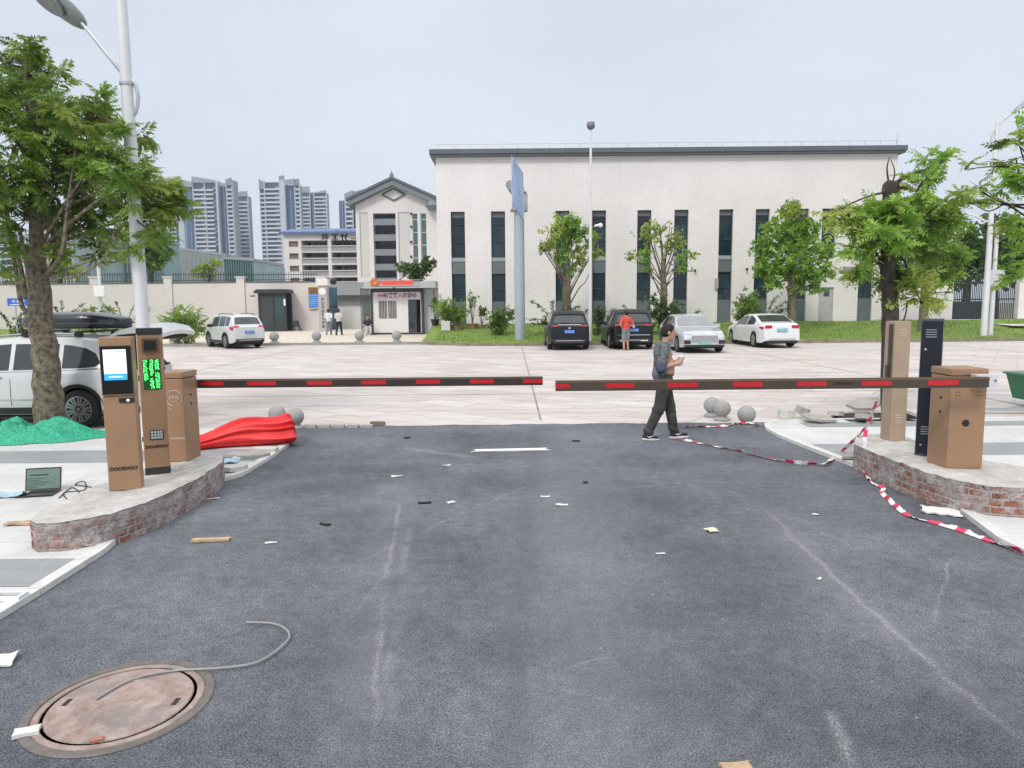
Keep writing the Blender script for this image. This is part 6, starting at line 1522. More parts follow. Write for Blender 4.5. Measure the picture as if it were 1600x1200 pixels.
mirrors(c,b,-h+3.2,1.08,pm); handles(c,b,(-h+1.42,-h+2.4),.93,mat('handle_white',(.55,.555,.57),.3)); seams(c,b,(-h+1.29,-h+2.16,-h+3.15),.42,1.03)
build(c.side_panel([(-h+.55+k*.3,c.zbelt(-h+.55+k*.3)+.008,c.zbelt(-h+.55+k*.3)+.028) for k in range(10)],.010),'belt_chrome',CHROME,b)
build(c.side_panel([(-h+1.3+k*.2,.52,.545) for k in range(9)],.014),'side_chrome',CHROME,b)
# dark panel painting the shade inside the open cargo bay; tail lamps
build(c.top_panel(-h+.055,-h+.5,-.9,.9,.008),'cargo_shade_panel',mat('cargo_dark',(.015,.015,.016),.9),b)
for sd in (1,-1): build(c.side_panel([(-h+.08,.82,1.06),(-h+.2,.84,1.06),(-h+.40,.90,1.03)],.008,(sd,)),'tail_lamp',LAMPR,b)
build(MB().box(-h-.04,-h+.15,-.75,.75,.38,.55,bev=.04),'bumper',pm,b)
# raised tailgate: a curved shell hinged at the roof end
vs=[];fs=[]; prof=[(-h+.50,1.66),(-h+.30,1.78),(-h+.0,1.86),(-h-.20,1.87),(-h-.36,1.83),(-h-.48,1.72)]
for k,(x,z) in enumerate(prof):
    for j in range(9):
        yf=-1+j/4; y=yf*.72*(1 if k<4 else .96); vs.append((x,y,z-.05*yf*yf))
for k,(x,z) in enumerate(prof):
    for j in range(9):
        yf=-1+j/4; y=yf*.70*(1 if k<4 else .95); vs.append((x+.01,y,z-.05*yf*yf-.07-.05*(k in(2,3))))
n=len(prof)*9
for k in range(len(prof)-1):
    for j in range(8):
        a=k*9+j; fs.append((a,a+9,a+10,a+1)); fs.append((n+a,n+a+1,n+a+10,n+a+9))
for k in range(len(prof)-1):
    for j in (0,8):
        a=k*9+j; fs.append((a,n+a,n+a+9,a+9))
for j in range(8): fs.append((j,j+1,n+j+1,n+j)); a=(len(prof)-1)*9+j; fs.append((a,n+a,n+a+1,a+1))
tg=build(MB().add(vs,fs,0,True),'tailgate',pm,t)
build(MB().box(-h-.34,-h+.30,-.69,.69,1.56,1.735,bev=.03),'tailgate_lining',mat('lining_dark',(.02,.02,.02),.8),tg)
build(MB().box(-h-.35,-h-.05,-.715,-.70,1.70,1.76),'lamp_vents',BLACKP,tg)
for sd in (1,-1): build(MB().tube([(-h+.62,sd*.66,1.15),(-h+.1,sd*.62,1.66)],.018,6),'gas_strut',BLACKP,t)
# roof bars, box
bar=MB()
for x in (-h+1.05,-h+2.0): bar.box(x-.03,x+.03,-.66,.66,1.70,1.735)
for x in (-h+1.05,-h+2.0):
    for sd in (1,-1): bar.box(x-.06,x+.06,sd*.6-.05,sd*.6+.05,1.64,1.70)
build(bar,'roof_bar',BLACKP,t)
rbx=thing('roof_box','long glossy black roof box strapped on the white car by the left tree','roof box',(0,0,0))
bl_=2.05; cx0=-h+1.42
vs=[];fs=[]; n=16; K=18
for i in range(K+1):
    q=i/K; x=cx0-bl_/2+bl_*q; e=min(1,(math.sin(PI*min(max(q,.0),1))**.35+.02)); tp=.26*(.35+.65*min(1,q*3.2))*min(1,(1-q)*5+.35)
    for j in range(n):
        a=2*PI*j/n; y=.38*e*math.copysign(abs(math.cos(a))**.5,math.cos(a)); z=1.75+.13+ (tp*.75 if math.sin(a)>0 else .12)*math.copysign(abs(math.sin(a))**.6,math.sin(a))
        vs.append((x,y,z))
for i in range(K):
    for j in range(n): fs.append((i*n+j,(i+1)*n+j,(i+1)*n+(j+1)%n,i*n+(j+1)%n))
fs+=[tuple(range(n)),tuple(range(K*n,(K+1)*n))]
M_=Matrix.Translation((xc,yw,0))@Matrix.Rotation(PI,4,'Z')@Matrix.Scale(sc,4)
ctr=M_@Vector((cx0,0,1.75)); rbx.location=ctr
mm=MB().add([M_@Vector(p) for p in vs],fs,0,True)
sh_=build(mm,'shell',mat('roof_box_black',(.016,.018,.026),.22,0,.1,coat=.5),rbx,True)
mm=MB()
for sd in (-1,1): mm.tube([M_@Vector((cx0-bl_*.44,sd*.378,1.865)),M_@Vector((cx0,sd*.384,1.868)),M_@Vector((cx0+bl_*.44,sd*.378,1.865))],.012,5)
build(mm,'lid_seam',mat('seam_grey',(.08,.09,.10),.4),sh_,True)
# ------------------------------------------------------------------ foliage
def frond_template(pairs=7,L_=1.0,lw=.10,ll=.34,droop=.25,seed=0):
    """pinnate leaf, one connected island: rachis strip along +x with leaflet pairs"""
    V=[];F=[]; r=random.Random(seed); pr=None
    for i in range(pairs+1):
        q=.12+.86*i/pairs; z=-droop*q*q; y=.05*math.sin(q*4+seed); b=[Vector((L_*q,y+.006,z)),Vector((L_*q,y-.006,z))]; o=len(V); V.extend(b)
        if pr is not None: F.append((pr,pr+1,o+1,o))
        pr=o; sz=(math.sin(PI*(.25+.58*q))*.85+.2)*r.uniform(.8,1.15)
        for k,sd in enumerate((1,-1)):
            if i==pairs and k==1: d=Vector((1,.1,-.3))
            else: d=Vector((.45+r.uniform(-.15,.25),sd*1.0,-.25+r.uniform(-.25,.2)))
            d.normalize(); s_=Vector((-d.y,d.x,r.uniform(-.5,.5))).normalized(); l=ll*sz; w_=lw*sz; o2=len(V)
            V.extend([b[k]+d*l*.42+s_*w_,b[k]+d*l+Vector((0,0,-.25*l)),b[k]+d*l*.42-s_*w_]); F.append((o+k,o2,o2+1,o2+2))
    return np.array([tuple(v) for v in V]),np.array(F)
def cluster_template(k=6,ll=.5,lw=.13,seed=1):
    V=[];F=[]; r=random.Random(seed)
    for i in range(k):
        a=2*PI*i/k+r.uniform(-.3,.3); el=r.uniform(-.5,.35); d=Vector((math.cos(a)*math.cos(el)+.35,math.sin(a)*math.cos(el),math.sin(el))).normalized(); s=d.cross(Vector((0,0,1))).normalized()
        b=Vector((r.uniform(-.15,.15),r.uniform(-.15,.15),r.uniform(-.1,.1))); l=ll*r.uniform(.7,1.15); o=len(V)
        V.extend([b,b+d*l*.45+s*lw,b+d*l+Vector((0,0,-.12*l)),b+d*l*.45-s*lw]); F.append((o,o+1,o+2,o+3))
    return np.array([tuple(v) for v in V]),np.array(F)
FROND=frond_template(6,1.0,.085,.40,.35,1)
FRONDL=frond_template(6,1.0,.085,.42,.42,2)
CLUS=[cluster_template(6,.5,.12,s) for s in (1,2,3)]
def scatter(temp,pos,xdir,scale,roll=None,rng=RNG):
    """instances of a template: local x along xdir, local z roughly up"""
    V0,F0=temp; n=len(pos); xd=xdir/np.linalg.norm(xdir,axis=1,keepdims=True)
    up=np.tile(np.array([0,0,1.0]),(n,1))+rng.normal(0,.5,(n,3)); yd=np.cross(up,xd); yd/=np.maximum(np.linalg.norm(yd,axis=1,keepdims=True),1e-6); zd=np.cross(xd,yd)
    W=pos[:,None,:]+(V0[None,:,0:1]*xd[:,None,:]+V0[None,:,1:2]*yd[:,None,:]+V0[None,:,2:3]*zd[:,None,:])*scale[:,None,None]
    F=F0[None]+(np.arange(n)*len(V0))[:,None,None]
    return W.reshape(-1,3),F.reshape(-1,4)
def crown(blobs,temp,size,rng,dens=1.0,shell=.55,outb=.8,upb=.1):
    """blobs: (centre,(rx,ry,rz),count[,material]) -> verts, quads, material index"""
    VV=[];FF=[];MM=[];o=0
    for bl in blobs:
        c,r,n=bl[:3]; mi=bl[3] if len(bl)>3 else 0; n=int(n*dens)
        if n<1: continue
        d=rng.normal(0,1,(n,3)); d/=np.linalg.norm(d,axis=1,keepdims=True)
        rad=(shell+(1-shell)*rng.random(n))*(1+.16*rng.normal(0,1,n)); inner=rng.random(n)<.25; rad[inner]*=rng.random(inner.sum())
        pos=np.array(c)+d*rad[:,None]*np.array(r)
        xd=d*outb+rng.normal(0,.5,(n,3)); xd[:,2]+=upb-.25*rng.random(n)
        V,F=scatter(temp,pos,xd,size*rng.uniform(.7,1.25,n),rng=rng); VV.append(V);FF.append(F+o);MM.append(np.full(len(F),mi)); o+=len(V)
    return np.concatenate(VV),np.concatenate(FF),np.concatenate(MM)
def rosettes(blobs,temp,size,rng,per=8,dens=1.0):
    """twig tips inside each clump, every tip carrying a spray of drooping fronds"""
    VV=[];FF=[];MM=[];o=0; tips=[]
    for bl in blobs:
        c,r,n=bl[:3]; mi=bl[3] if len(bl)>3 else 0; k=max(1,int(n*dens/per))
        d=rng.normal(0,1,(k,3)); d/=np.linalg.norm(d,axis=1,keepdims=True); tp=np.array(c)+d*np.array(r)*(rng.random((k,1))**.5)*1.05
        for i in range(k):
            tips.append((tuple(tp[i]),c)); m_=rng.integers(per-3,per+3); a=rng.uniform(0,2*PI)+np.arange(m_)*2.4
            xd=np.stack([np.cos(a),np.sin(a),rng.uniform(-.75,.85,m_)],1)+d[i]*.45
            V,F=scatter(temp,tp[i]+rng.normal(0,.02,(m_,3)),xd,size*rng.uniform(.65,1.2,m_),rng=rng); VV.append(V);FF.append(F+o); o+=len(V)
            q=mi if rng.random()<.8 else int(rng.integers(0,3)); MM.append(np.full(len(F),q))
    return np.concatenate(VV),np.concatenate(FF),np.concatenate(MM),tips
def bez(a,b,n=7,sag=.0,wob=.0,rng=random):
    a,b=Vector(a),Vector(b); m=(a+b)/2+Vector((rng.uniform(-wob,wob),rng.uniform(-wob,wob),sag))
    return [a*(1-q)**2+m*2*q*(1-q)+b*q*q for q in [i/n for i in range(n+1)]]
def tree(name,label,trunk,rads,blobs,temp,size,mats,bark,group=None,twigs=4,fork=None,seed=1,limb_r=.05,dens=1.0,limbs=True,upb=.1,extra_limbs=(),shell=.55,nseg=12):
    """trunk pts (world), blobs (world)"""
    rng=np.random.default_rng(seed); r=random.Random(seed)
    base=Vector(trunk[0]); t=thing(name,label,'tree',base,group=group)
    tp=smooth([Vector(p) for p in trunk],5); rr=np.interp(np.linspace(0,len(rads)-1,len(tp)),range(len(rads)),rads)
    for i,p in enumerate(tp[1:-1],1): tp[i]=p+Vector((r.gauss(0,rr[i]*.06),r.gauss(0,rr[i]*.06),0))
    tb=MB().tube(tp,list(rr),nseg)
    lb=MB(); top=len(tp)-1; f0=fork if fork is not None else .55
    if limbs:
        for bl in blobs:
            c,rad,n=Vector(bl[0]),bl[1],bl[2]
            k=int(top*r.uniform(f0,1)); s_=tp[k]
            lr=min(limb_r,rr[k]*.6)*r.uniform(.6,1)
            path=bez(s_,c,8,(c-s_).length*.12,(c-s_).length*.08,r)
            lb.tube(path,[lr*(1-.7*i/8) for i in range(9)],6)
            for q in range(twigs):
                e=c+Vector((r.gauss(0,.55)*rad[0],r.gauss(0,.55)*rad[1],r.gauss(.1,.55)*rad[2])); st=path[r.randint(4,8)]
                lb.tube(bez(st,e,4,.05*rad[2],.08,r),[lr*.38,lr*.3,lr*.22,lr*.16,lr*.1],4)
    for pth,r0 in extra_limbs:
        pth=smooth([Vector(p) for p in pth],5); lb.tube(pth,[r0*(1-.75*i/len(pth)) for i in range(len(pth))],6)
    ros=temp is FROND or temp is FRONDL
    if ros:
        V,F,M_,tips=rosettes(blobs,temp,size,rng,8,dens)
        for tp_,c in tips:
            q=Vector(c).lerp(Vector(tp_),.1); lb.tube(bez(q,tp_,4,.04,.06,r),[.010,.009,.007,.006,.004],4)
    tr=build(tb,'trunk',bark,t,True)
    if lb.v: build(lb,'branches',bark,tr,True)
    if not ros: V,F,M_=crown(blobs,temp,size,rng,dens,shell=shell,upb=upb)
    np_mesh('crown',V,F,mats,t,True,midx=M_)
    return t
LG=leafmat('leaf_deep',(.026,.07,.018),(.08,.165,.034),(.20,.32,.055),.28)
LM=leafmat('leaf_mid',(.08,.18,.025),(.17,.31,.045),(.29,.43,.085))
LY=leafmat('leaf_yellow',(.14,.26,.035),(.27,.40,.06),(.45,.48,.12),.4)
LF=leafmat('leaf_fresh',(.11,.26,.03),(.21,.41,.06),(.36,.54,.11),.4)
LD=leafmat('leaf_dark',(.025,.06,.02),(.05,.105,.03),(.085,.16,.045),.3)
def blob(u,v,r,Y,n,mi=0,dy=0,rz=None,k=1.0):
    """crown clump whose outline was measured in the photo: radius r in pixels"""
    c=P(u,v,Y+dy); m_=r/FPX*Y*k; return (tuple(c),(m_,m_*.95,(rz or .85)*m_),n,mi)
# ---- big tree at the left
Y=11.0
tr=[G(80,676,.04)]+[P(u,v,Y) for u,v in ((74,600),(66,520),(60,440),(57,380),(57,300),(60,210),(50,130))]
tr[0].y=Y; tr[0]=Vector((P(80,674,Y).x,Y,.0))
spec=[(18,95,38,9),(60,125,42,13),(28,160,55,16),(95,160,52,17),(140,195,45,16),(45,215,62,20),(105,220,55,18),(158,245,45,15),(15,275,60,17),(80,285,60,17),(135,290,50,16),(195,285,45,15),(40,345,48,12),(105,340,48,13),(165,335,40,11),(-50,150,80,20),(-60,270,90,24),(-40,370,70,14),(150,385,35,8),(100,400,30,6),(-15,405,40,8)]
bl=[]
for i,(u,v,r_,n) in enumerate(spec): bl.append(blob(u,v,r_*(.88 if v<320 else .75),Y,n*(7.0 if v<320 else 5.0),(0,1,0,0,2,1)[i%6],dy=random.uniform(-.9,.9)))
for (u,v,r_,n) in ((250,300,40,20),(225,285,35,14),(268,318,28,14),(232,330,35,12),(205,255,25,8)): bl.append(blob(u,v,r_*.9,Y,n*4.2,2,dy=random.uniform(-.4,.4)))
for (u,v,r_,n) in ((198,203,20,7),(228,213,16,5),(45,75,22,8),(158,165,20,8),(182,362,28,10),(215,345,25,9),(240,368,30,10)): bl.append(blob(u,v,r_,Y,n*3.6,1,dy=random.uniform(-.3,.3)))
xl=[([P(60,470,Y),P(35,480,Y),P(15,350,Y+.2),P(-5,240,Y)],.05),([P(62,440,Y),P(95,400,Y-.3),P(105,330,Y-.3),P(118,230,Y-.2)],.05),([P(66,450,Y),P(45,420,Y-.2),P(30,360,Y-.4)],.06),([P(72,435,Y),P(86,400,Y+.3),P(80,330,Y+.4),P(100,250,Y+.3)],.05),
 ([P(70,432,Y),P(110,434,Y-.5),P(150,415,Y-.6),P(172,385,Y-.5),P(180,350,Y-.4)],.022),([P(75,430,Y),P(120,416,Y-.3),P(150,400,Y-.3),P(168,370,Y-.2)],.018),([P(150,404,Y-.3),P(175,410,Y-.2),P(200,400,Y),P(228,378,Y)],.014),([P(40,460,Y),P(22,380,Y),P(0,355,Y+.2)],.045),([P(43,465,Y),P(30,448,Y),P(20,400,Y+.1),P(2,300,Y)],.05)]
tree('broadleaf_tree','large tree with feathery leaves and mottled grey trunk at the left edge',tr,[.245,.195,.172,.155,.10,.085,.06,.03],bl,FROND,.255,[LG,LM,LY],BARK,None,4,.5,11,.045,extra_limbs=xl,nseg=18)
# thinner leaning trunk just behind it
Y2=12.9
# ---- lopped tree on the right pavement
Y=11.3
b0=G(1393,652,.04); b0=Vector((P(1391,650,Y).x,Y,.0))
tr=[b0]+[P(u,v,Y) for u,v in ((1391,560),(1391,500),(1389,440),(1388,400),(1390,350),(1391,300),(1392,291))]
spec=[(1325,335,26,9,2),(1310,330,18,5,2),(1345,350,25,6,1),(1372,335,20,6,1),(1420,330,30,9,1),(1440,285,28,9,1),(1458,262,24,8,1),(1476,248,18,6,1),(1495,300,14,3,2),(1412,275,14,4,2),(1455,340,40,14,1),(1380,375,40,16,1),(1430,385,45,20,0),(1345,395,26,8,1),(1395,420,34,12,0),(1355,420,18,5,1),(1330,440,12,3,2),(1420,450,24,8,2),(1440,475,18,5,2),(1460,455,20,5,2),(1395,365,20,7,1),(1402,400,20,7,0),(1380,345,16,5,1),(1388,322,16,6,1),(1404,340,16,6,1),(1480,345,30,8,1),(1490,320,24,6,2)]
bl=[blob(u,v,r_*.85,Y,n*4.4,m_,dy=random.uniform(-.5,.5)) for (u,v,r_,n,m_) in spec]
xl=[([P(1390,420,Y),P(1365,405,Y),P(1340,365,Y-.1),P(1318,340,Y-.1)],.03),([P(1391,380,Y),P(1425,350,Y),P(1448,300,Y),P(1455,268,Y)],.03),([P(1391,300,Y),P(1386,265,Y),P(1390,245,Y)],.018),([P(1390,300,Y),P(1398,270,Y),P(1392,250,Y)],.015),([P(1392,520,Y),P(1412,500,Y),P(1418,470,Y)],.02),([P(1392,410,Y),P(1412,385,Y),P(1432,372,Y)],.03)]
tree('broadleaf_tree','lopped tree with a cut off trunk top and long feathery leaves behind the tan post',tr,[.15,.13,.125,.115,.112,.112,.115,.118],bl,FRONDL,.265,[LG,LF,LY],BARKD,None,2,.45,23,.03,extra_limbs=xl,upb=.2)
# ---- tree out of frame at the right edge, branches reaching in
Y=11.8
tr=[Vector((P(1680,655,Y).x,Y,0))]+[P(u,v,Y) for u,v in ((1680,520),(1672,400),(1665,330),(1668,200))]
spec=[(1590,225,22,7,2),(1585,255,14,3,2),(1518,296,13,3,2),(1508,265,12,3,2),(1590,290,28,8,1),(1515,318,16,4,2),(1595,350,25,7,1),(1588,400,18,5,1),(1590,430,14,4,1),(1620,260,50,14,1),(1630,350,50,14,1),(1640,190,40,10,1)]
bl=[blob(u,v,r_*.85,Y,n*4.4,m_,dy=random.uniform(-.5,.5)) for (u,v,r_,n,m_) in spec]
xl=[([P(1668,345,Y),P(1620,322,Y),P(1570,318,Y),P(1530,297,Y)],.03),([P(1668,330,Y),P(1610,290,Y),P(1592,268,Y),P(1588,250,Y)],.03),([P(1667,300,Y),P(1612,270,Y),P(1592,225,Y)],.025),([P(1570,318,Y),P(1545,330,Y),P(1520,318,Y)],.015)]
tree('broadleaf_tree','feathery leaved tree whose branches reach in from the right picture edge',tr,[.15,.14,.12,.10,.05],bl,FRONDL,.265,[LD,LF,LY],BARKD,None,2,.4,31,.03,extra_limbs=xl,upb=.2)
# ---- three trees before the hall and one by the low wall
Y=37.6
def lawn_tree(label,u,vb,trunk,rads,spec,temp,size,mats,seed,dens=1,limb=.06,twigs=5,fork=.45,xl=(),Y=Y,k=1.0,rz=None,limbs=True):
    base=P(u,vb,Y); base.z=max(.12,zr(base.x,Y)-.05); tr=[base]+[P(a,b,Y) for a,b in trunk]
    rr=random.Random(seed); bl=[blob(a,b,r_,Y,n*dens,m_,dy=rr.uniform(-r_,r_)*.012,k=k,rz=rz) for (a,b,r_,n,m_) in spec]
    return tree('lawn_tree',label,tr,rads,bl,temp,size,mats,BARK,'trees on the lawn before the white hall',twigs,fork,seed,limb,extra_limbs=[([P(*q,Y+dy) for q in pth],r0) for pth,r0,dy in xl],upb=.25,shell=.35,limbs=limbs)
sp=[(888,352,24,42,0),(905,362,22,34,0),(868,362,20,30,1),(925,372,16,16,1),(858,382,17,18,1),(890,380,26,44,0),(878,402,20,26,0),(908,400,20,24,1),(930,395,12,9,1),(895,342,14,14,1),(848,388,11,9,1),(892,424,16,16,0)]
xl=[([(886,470),(900,440),(920,405),(930,380)],.06,.2),([(886,462),(905,430),(915,390),(912,360)],.05,-.2),([(885,455),(868,420),(852,395),(846,380)],.05,.1),([(887,450),(888,410),(886,370),(889,345)],.06,0),([(888,480),(905,450),(915,440),(925,415)],.05,-.3),([(885,440),(872,415),(865,385)],.04,-.2)]
lawn_tree('light green slender tree with spreading bare limbs behind the black car',888,525,[(886,500),(885,455),(886,430)],[.30,.26,.22,.12],sp,CLUS[0],.50,[LF,LY],41,1.35,.05,4,.5,xl)
sp=[(1012,368,20,22,1),(1060,372,20,22,1),(1032,356,18,14,1),(1008,400,20,22,0),(1062,402,20,22,0),(1040,385,22,20,1),(1008,418,14,10,0),(1068,418,14,10,0),(985,400,9,5,1),(1082,398,9,5,1)]
xl=[([(1037,440),(1025,405),(1015,370),(1010,350)],.06,.2),([(1037,440),(1050,405),(1058,370),(1060,352)],.06,-.2),([(1036,430),(1035,390),(1030,350)],.06,0),([(1037,430),(1042,390),(1047,350)],.05,.2),([(1036,450),(1015,425),(1000,405)],.04,-.2),([(1038,450),(1060,425),(1075,402)],.04,.2),([(1036,445),(1020,415),(1005,385)],.04,.3),([(1037,425),(1024,390),(1022,355)],.04,-.3),([(1038,425),(1052,385),(1053,352)],.04,.3)]
lawn_tree('sparse thin crowned tree with upright bare twigs behind the dark car',1035,525,[(1037,490),(1037,445),(1036,400)],[.26,.22,.17,.08],sp,CLUS[1],.46,[LF,LY],43,1.5,.04,5,.5,xl)
sp=[(1238,335,26,40,1),(1215,360,28,55,0),(1262,360,28,55,0),(1240,372,34,70,0),(1200,392,28,55,0),(1280,392,26,50,0),(1238,405,36,80,0),(1210,425,28,48,0),(1268,425,30,52,0),(1190,420,18,22,0),(1292,425,14,16,0),(1240,440,28,40,0),(1205,445,16,16,0),(1275,450,14,14,0),(1240,322,14,14,1)]
lawn_tree('dense round headed green tree beside the white sedan',1237,522,[(1237,490),(1237,450),(1238,390)],[.27,.22,.2,.1],sp,CLUS[2],.50,[LF,LY],47,1.9,.06,4,.5)
sp=[(1455,350,34,70,0),(1430,385,34,70,0),(1480,385,30,60,0),(1455,410,40,85,0),(1500,400,18,25,0),(1425,425,22,30,0),(1475,435,24,35,0),(1450,335,24,30,1),(1498,425,12,14,0)]
lawn_tree('dense dark green tree behind the lopped tree on the lawn',1441,520,[(1443,490),(1446,450),(1450,400)],[.27,.22,.2,.1],sp,CLUS[0],.58,[LM,LF],49,1.8,.06,4,.5)
# ---- trees beyond walls
def far_tree(label,u,v0,Y,spec,mats,seed,size,rads,trunk,group,dens=1):
    base=P(u,v0,Y); base.z=0; tr=[base]+[P(a,b,Y) for a,b in trunk]
    bl=[blob(a,b,r_,Y,n*dens,m_) for (a,b,r_,n,m_) in spec]
    return tree('background_tree',label,tr,rads,bl,CLUS[seed%3],size,mats,BARKD,group,3,.5,seed,.08,upb=.2,shell=.35)
GB='trees behind the boundary walls'
far_tree('dark green tree behind the lamp post and boundary wall',236,500,66,[(225,372,22,40,0),(250,380,22,40,0),(238,395,26,50,0),(262,395,14,18,0),(215,392,14,18,0),(240,412,20,24,0)],[LG],51,1.0,[.3,.25,.15],[(236,440),(238,400)],GB,1.3)
far_tree('small yellowish green tree between the office blocks behind the wall',325,500,68,[(318,420,15,20,0),(335,412,14,18,0),(328,428,18,24,0),(308,428,9,8,0)],[LY],52,.85,[.2,.15,.08],[(326,445),(328,420)],GB,1.2)
far_tree('dark tree over the guardhouse left of the tiled hall',655,500,58,[(640,425,18,30,0),(662,420,18,30,0),(672,410,12,14,0),(625,416,10,9,0),(650,432,18,26,0)],[LD],53,.75,[.22,.16,.08],[(655,455),(655,425)],GB,1.4)
far_tree('green tree behind the left trunk and boundary wall',95,500,64,[(95,400,24,36,0),(110,420,22,30,0),(80,420,22,30,0)],[LY],54,1.0,[.25,.2,.1],[(95,440),(95,410)],GB,1.2)
for i,(u,v,r_,Yt,lb) in enumerate(((1510,395,34,54,'dark spreading tree behind the slatted gate, left part of gate'),(1555,370,36,60,'tall dark tree behind the camera pole and slatted gate'),(1600,395,36,56,'dark tree behind the white wall at the right picture edge'),(1650,380,40,58,'dark tree beyond the right wall outside the gate'))):
    far_tree(lb,u,500,Yt,[(u,v,r_,75,0),(u-20,v+20,r_*.7,40,0),(u+22,v+18,r_*.75,44,0),(u,v-26,r_*.55,22,0),(u-5,v+38,r_*.8,40,0)],[LD],60+i,1.1,[.3,.25,.15],[(u,440),(u,v)],GB,1.1)
# ---- shrubs and sprigs
def shrub(name,label,c,r,n,size,m_,seed,group=None,temp=None,cat='shrub',stems=6):
    t=thing(name,label,cat,(c[0],c[1],c[2]),group=group); rng=np.random.default_rng(seed); rr=random.Random(seed)
    bl=[]
    for k in range(5): bl.append(((c[0]+rr.uniform(-.5,.5)*r[0],c[1]+rr.uniform(-.5,.5)*r[1],c[2]+r[2]*rr.uniform(.5,1.1)),(r[0]*.62,r[1]*.62,r[2]*.6),n//5))
    V,F,M_=crown(bl,temp or CLUS[seed%3],size,rng,1,.4,upb=.3); np_mesh('foliage',V,F,[m_],t,True)
    s_=MB()
    for k in range(stems):
        e=(c[0]+rr.uniform(-.7,.7)*r[0],c[1]+rr.uniform(-.6,.6)*r[1],c[2]+r[2]*rr.uniform(.8,1.4)); s_.tube(bez((c[0]+rr.uniform(-.15,.15),c[1],c[2]-.05),e,5,.1,.1,rr),[.03,.026,.02,.016,.01,.006],5)
    build(s_,'stems',BARKD,t,True); return t
def at(u,v,Y): p=P(u,v,Y); return (p.x,p.y,max(.1,zr(p.x,Y)) if p.x>-4.6 else .15)
shrub('hedge_shrub','dense dark green clipped shrub left of the gantry post',at(785,520,37.5),(1.0,.7,.95),420,.26,LG,71)
shrub('leafy_shrub','leafy green bush growing by the left corner of the tiled hall',at(705,505,40.5),(1.1,.7,1.1),360,.3,LM,72)
shrub('leafy_shrub','dark shrub between the black and the dark sports utility car',at(938,520,37),(.55,.6,1.2),160,.3,LD,73)
shrub('leafy_shrub','dark shrub behind the walking man between dark car and silver sedan',at(1035,525,37),(1.1,.7,1.5),330,.32,LD,74)
shrub('leafy_shrub','bushy shrub between the silver and white sedans',at(1165,525,37.2),(1.2,.8,1.4),400,.32,LG,75)
shrub('leafy_shrub','fan shaped green bush beyond the raised tailgate',(P(275,520,36).x,37.2,.12),(1.4,.8,1.35),380,.36,LM,76,temp=FRONDL)
shrub('leafy_shrub','dark green shrub beside the road name sign on the left lawn',(P(40,520,39).x,39,.15),(1.0,.8,1.0),260,.32,LG,77)
shrub('leafy_shrub','low green shrub behind the white car roof by the wall',(P(150,515,45).x,45,.2),(2.2,.8,1.2),300,.36,LG,78)
# leggy arching sprigs with few leaves
def sprig(label,root,ends,seed,m_=LG,r0=.02,group='leggy arching shrubs along the lawn',n=9):
    t=thing('arching_shrub',label,'shrub',root,group=group); rr=random.Random(seed); rng=np.random.default_rng(seed); s_=MB(); pos=[];xd=[]
    for e in ends:
        pth=smooth([Vector(root),Vector(root).lerp(Vector(e),.45)+Vector((0,0,.45*(Vector(e)-Vector(root)).length*.45)),Vector(e)],7); s_.tube(pth,[r0*(1-.7*i/len(pth)) for i in range(len(pth))],5)
        for p in pth[3:]:
            for q in range(3): pos.append(tuple(p+Vector((rr.gauss(0,.06),rr.gauss(0,.06),rr.gauss(0,.05))))); xd.append((rr.gauss(0,1),rr.gauss(0,1),rr.gauss(.2,.6)))
    build(s_,'stems',BARKD,t,True)
    V,F=scatter(CLUS[seed%3],np.array(pos),np.array(xd),rng.uniform(.13,.26,len(pos)),rng=rng); np_mesh('foliage',V,F,[m_],t,True)
    return t
def arch(label,u,v,Y,ends,seed,m_=LG):
    root=at(u,v,Y); sprig(label,root,[tuple(P(a,b,Y+random.uniform(-.3,.3))) for a,b in ends],seed,m_)
arch('leggy shrub with long arching stems right of the gantry post',868,525,37.4,[(826,498),(832,506),(850,495),(885,480),(905,478),(920,486),(830,470),(862,470)],81)
arch('leggy arching shrub rising behind the dark sports utility car',1000,525,37.3,[(955,490),(975,478),(1020,470),(1055,480),(1065,490)],82)
arch('leggy arching shrub reaching over the silver sedan from behind',1075,525,37.5,[(1050,478),(1060,488),(1092,485),(1098,495)],83)
arch('leggy arching shrub behind the white sedan roof',1190,525,37.4,[(1150,475),(1170,470),(1215,462),(1232,470),(1240,480),(1225,485)],84)
for k,(u,e) in enumerate(((100,[(85,478),(95,470),(130,475),(150,480)]),(195,[(160,476),(180,470),(215,472),(235,484)]),(20,[(0,488),(5,495),(35,490),(45,500)]))):
    rt=(P(u,510,46).x,46,.2); sprig(('leggy shrub over the roof box before the boundary wall','leggy shrub before the boundary wall right of the camera pole','leggy shrub before the boundary wall by the road name sign')[k],rt,[tuple(P(a,b,46)) for a,b in e],90+k,LD,.025)
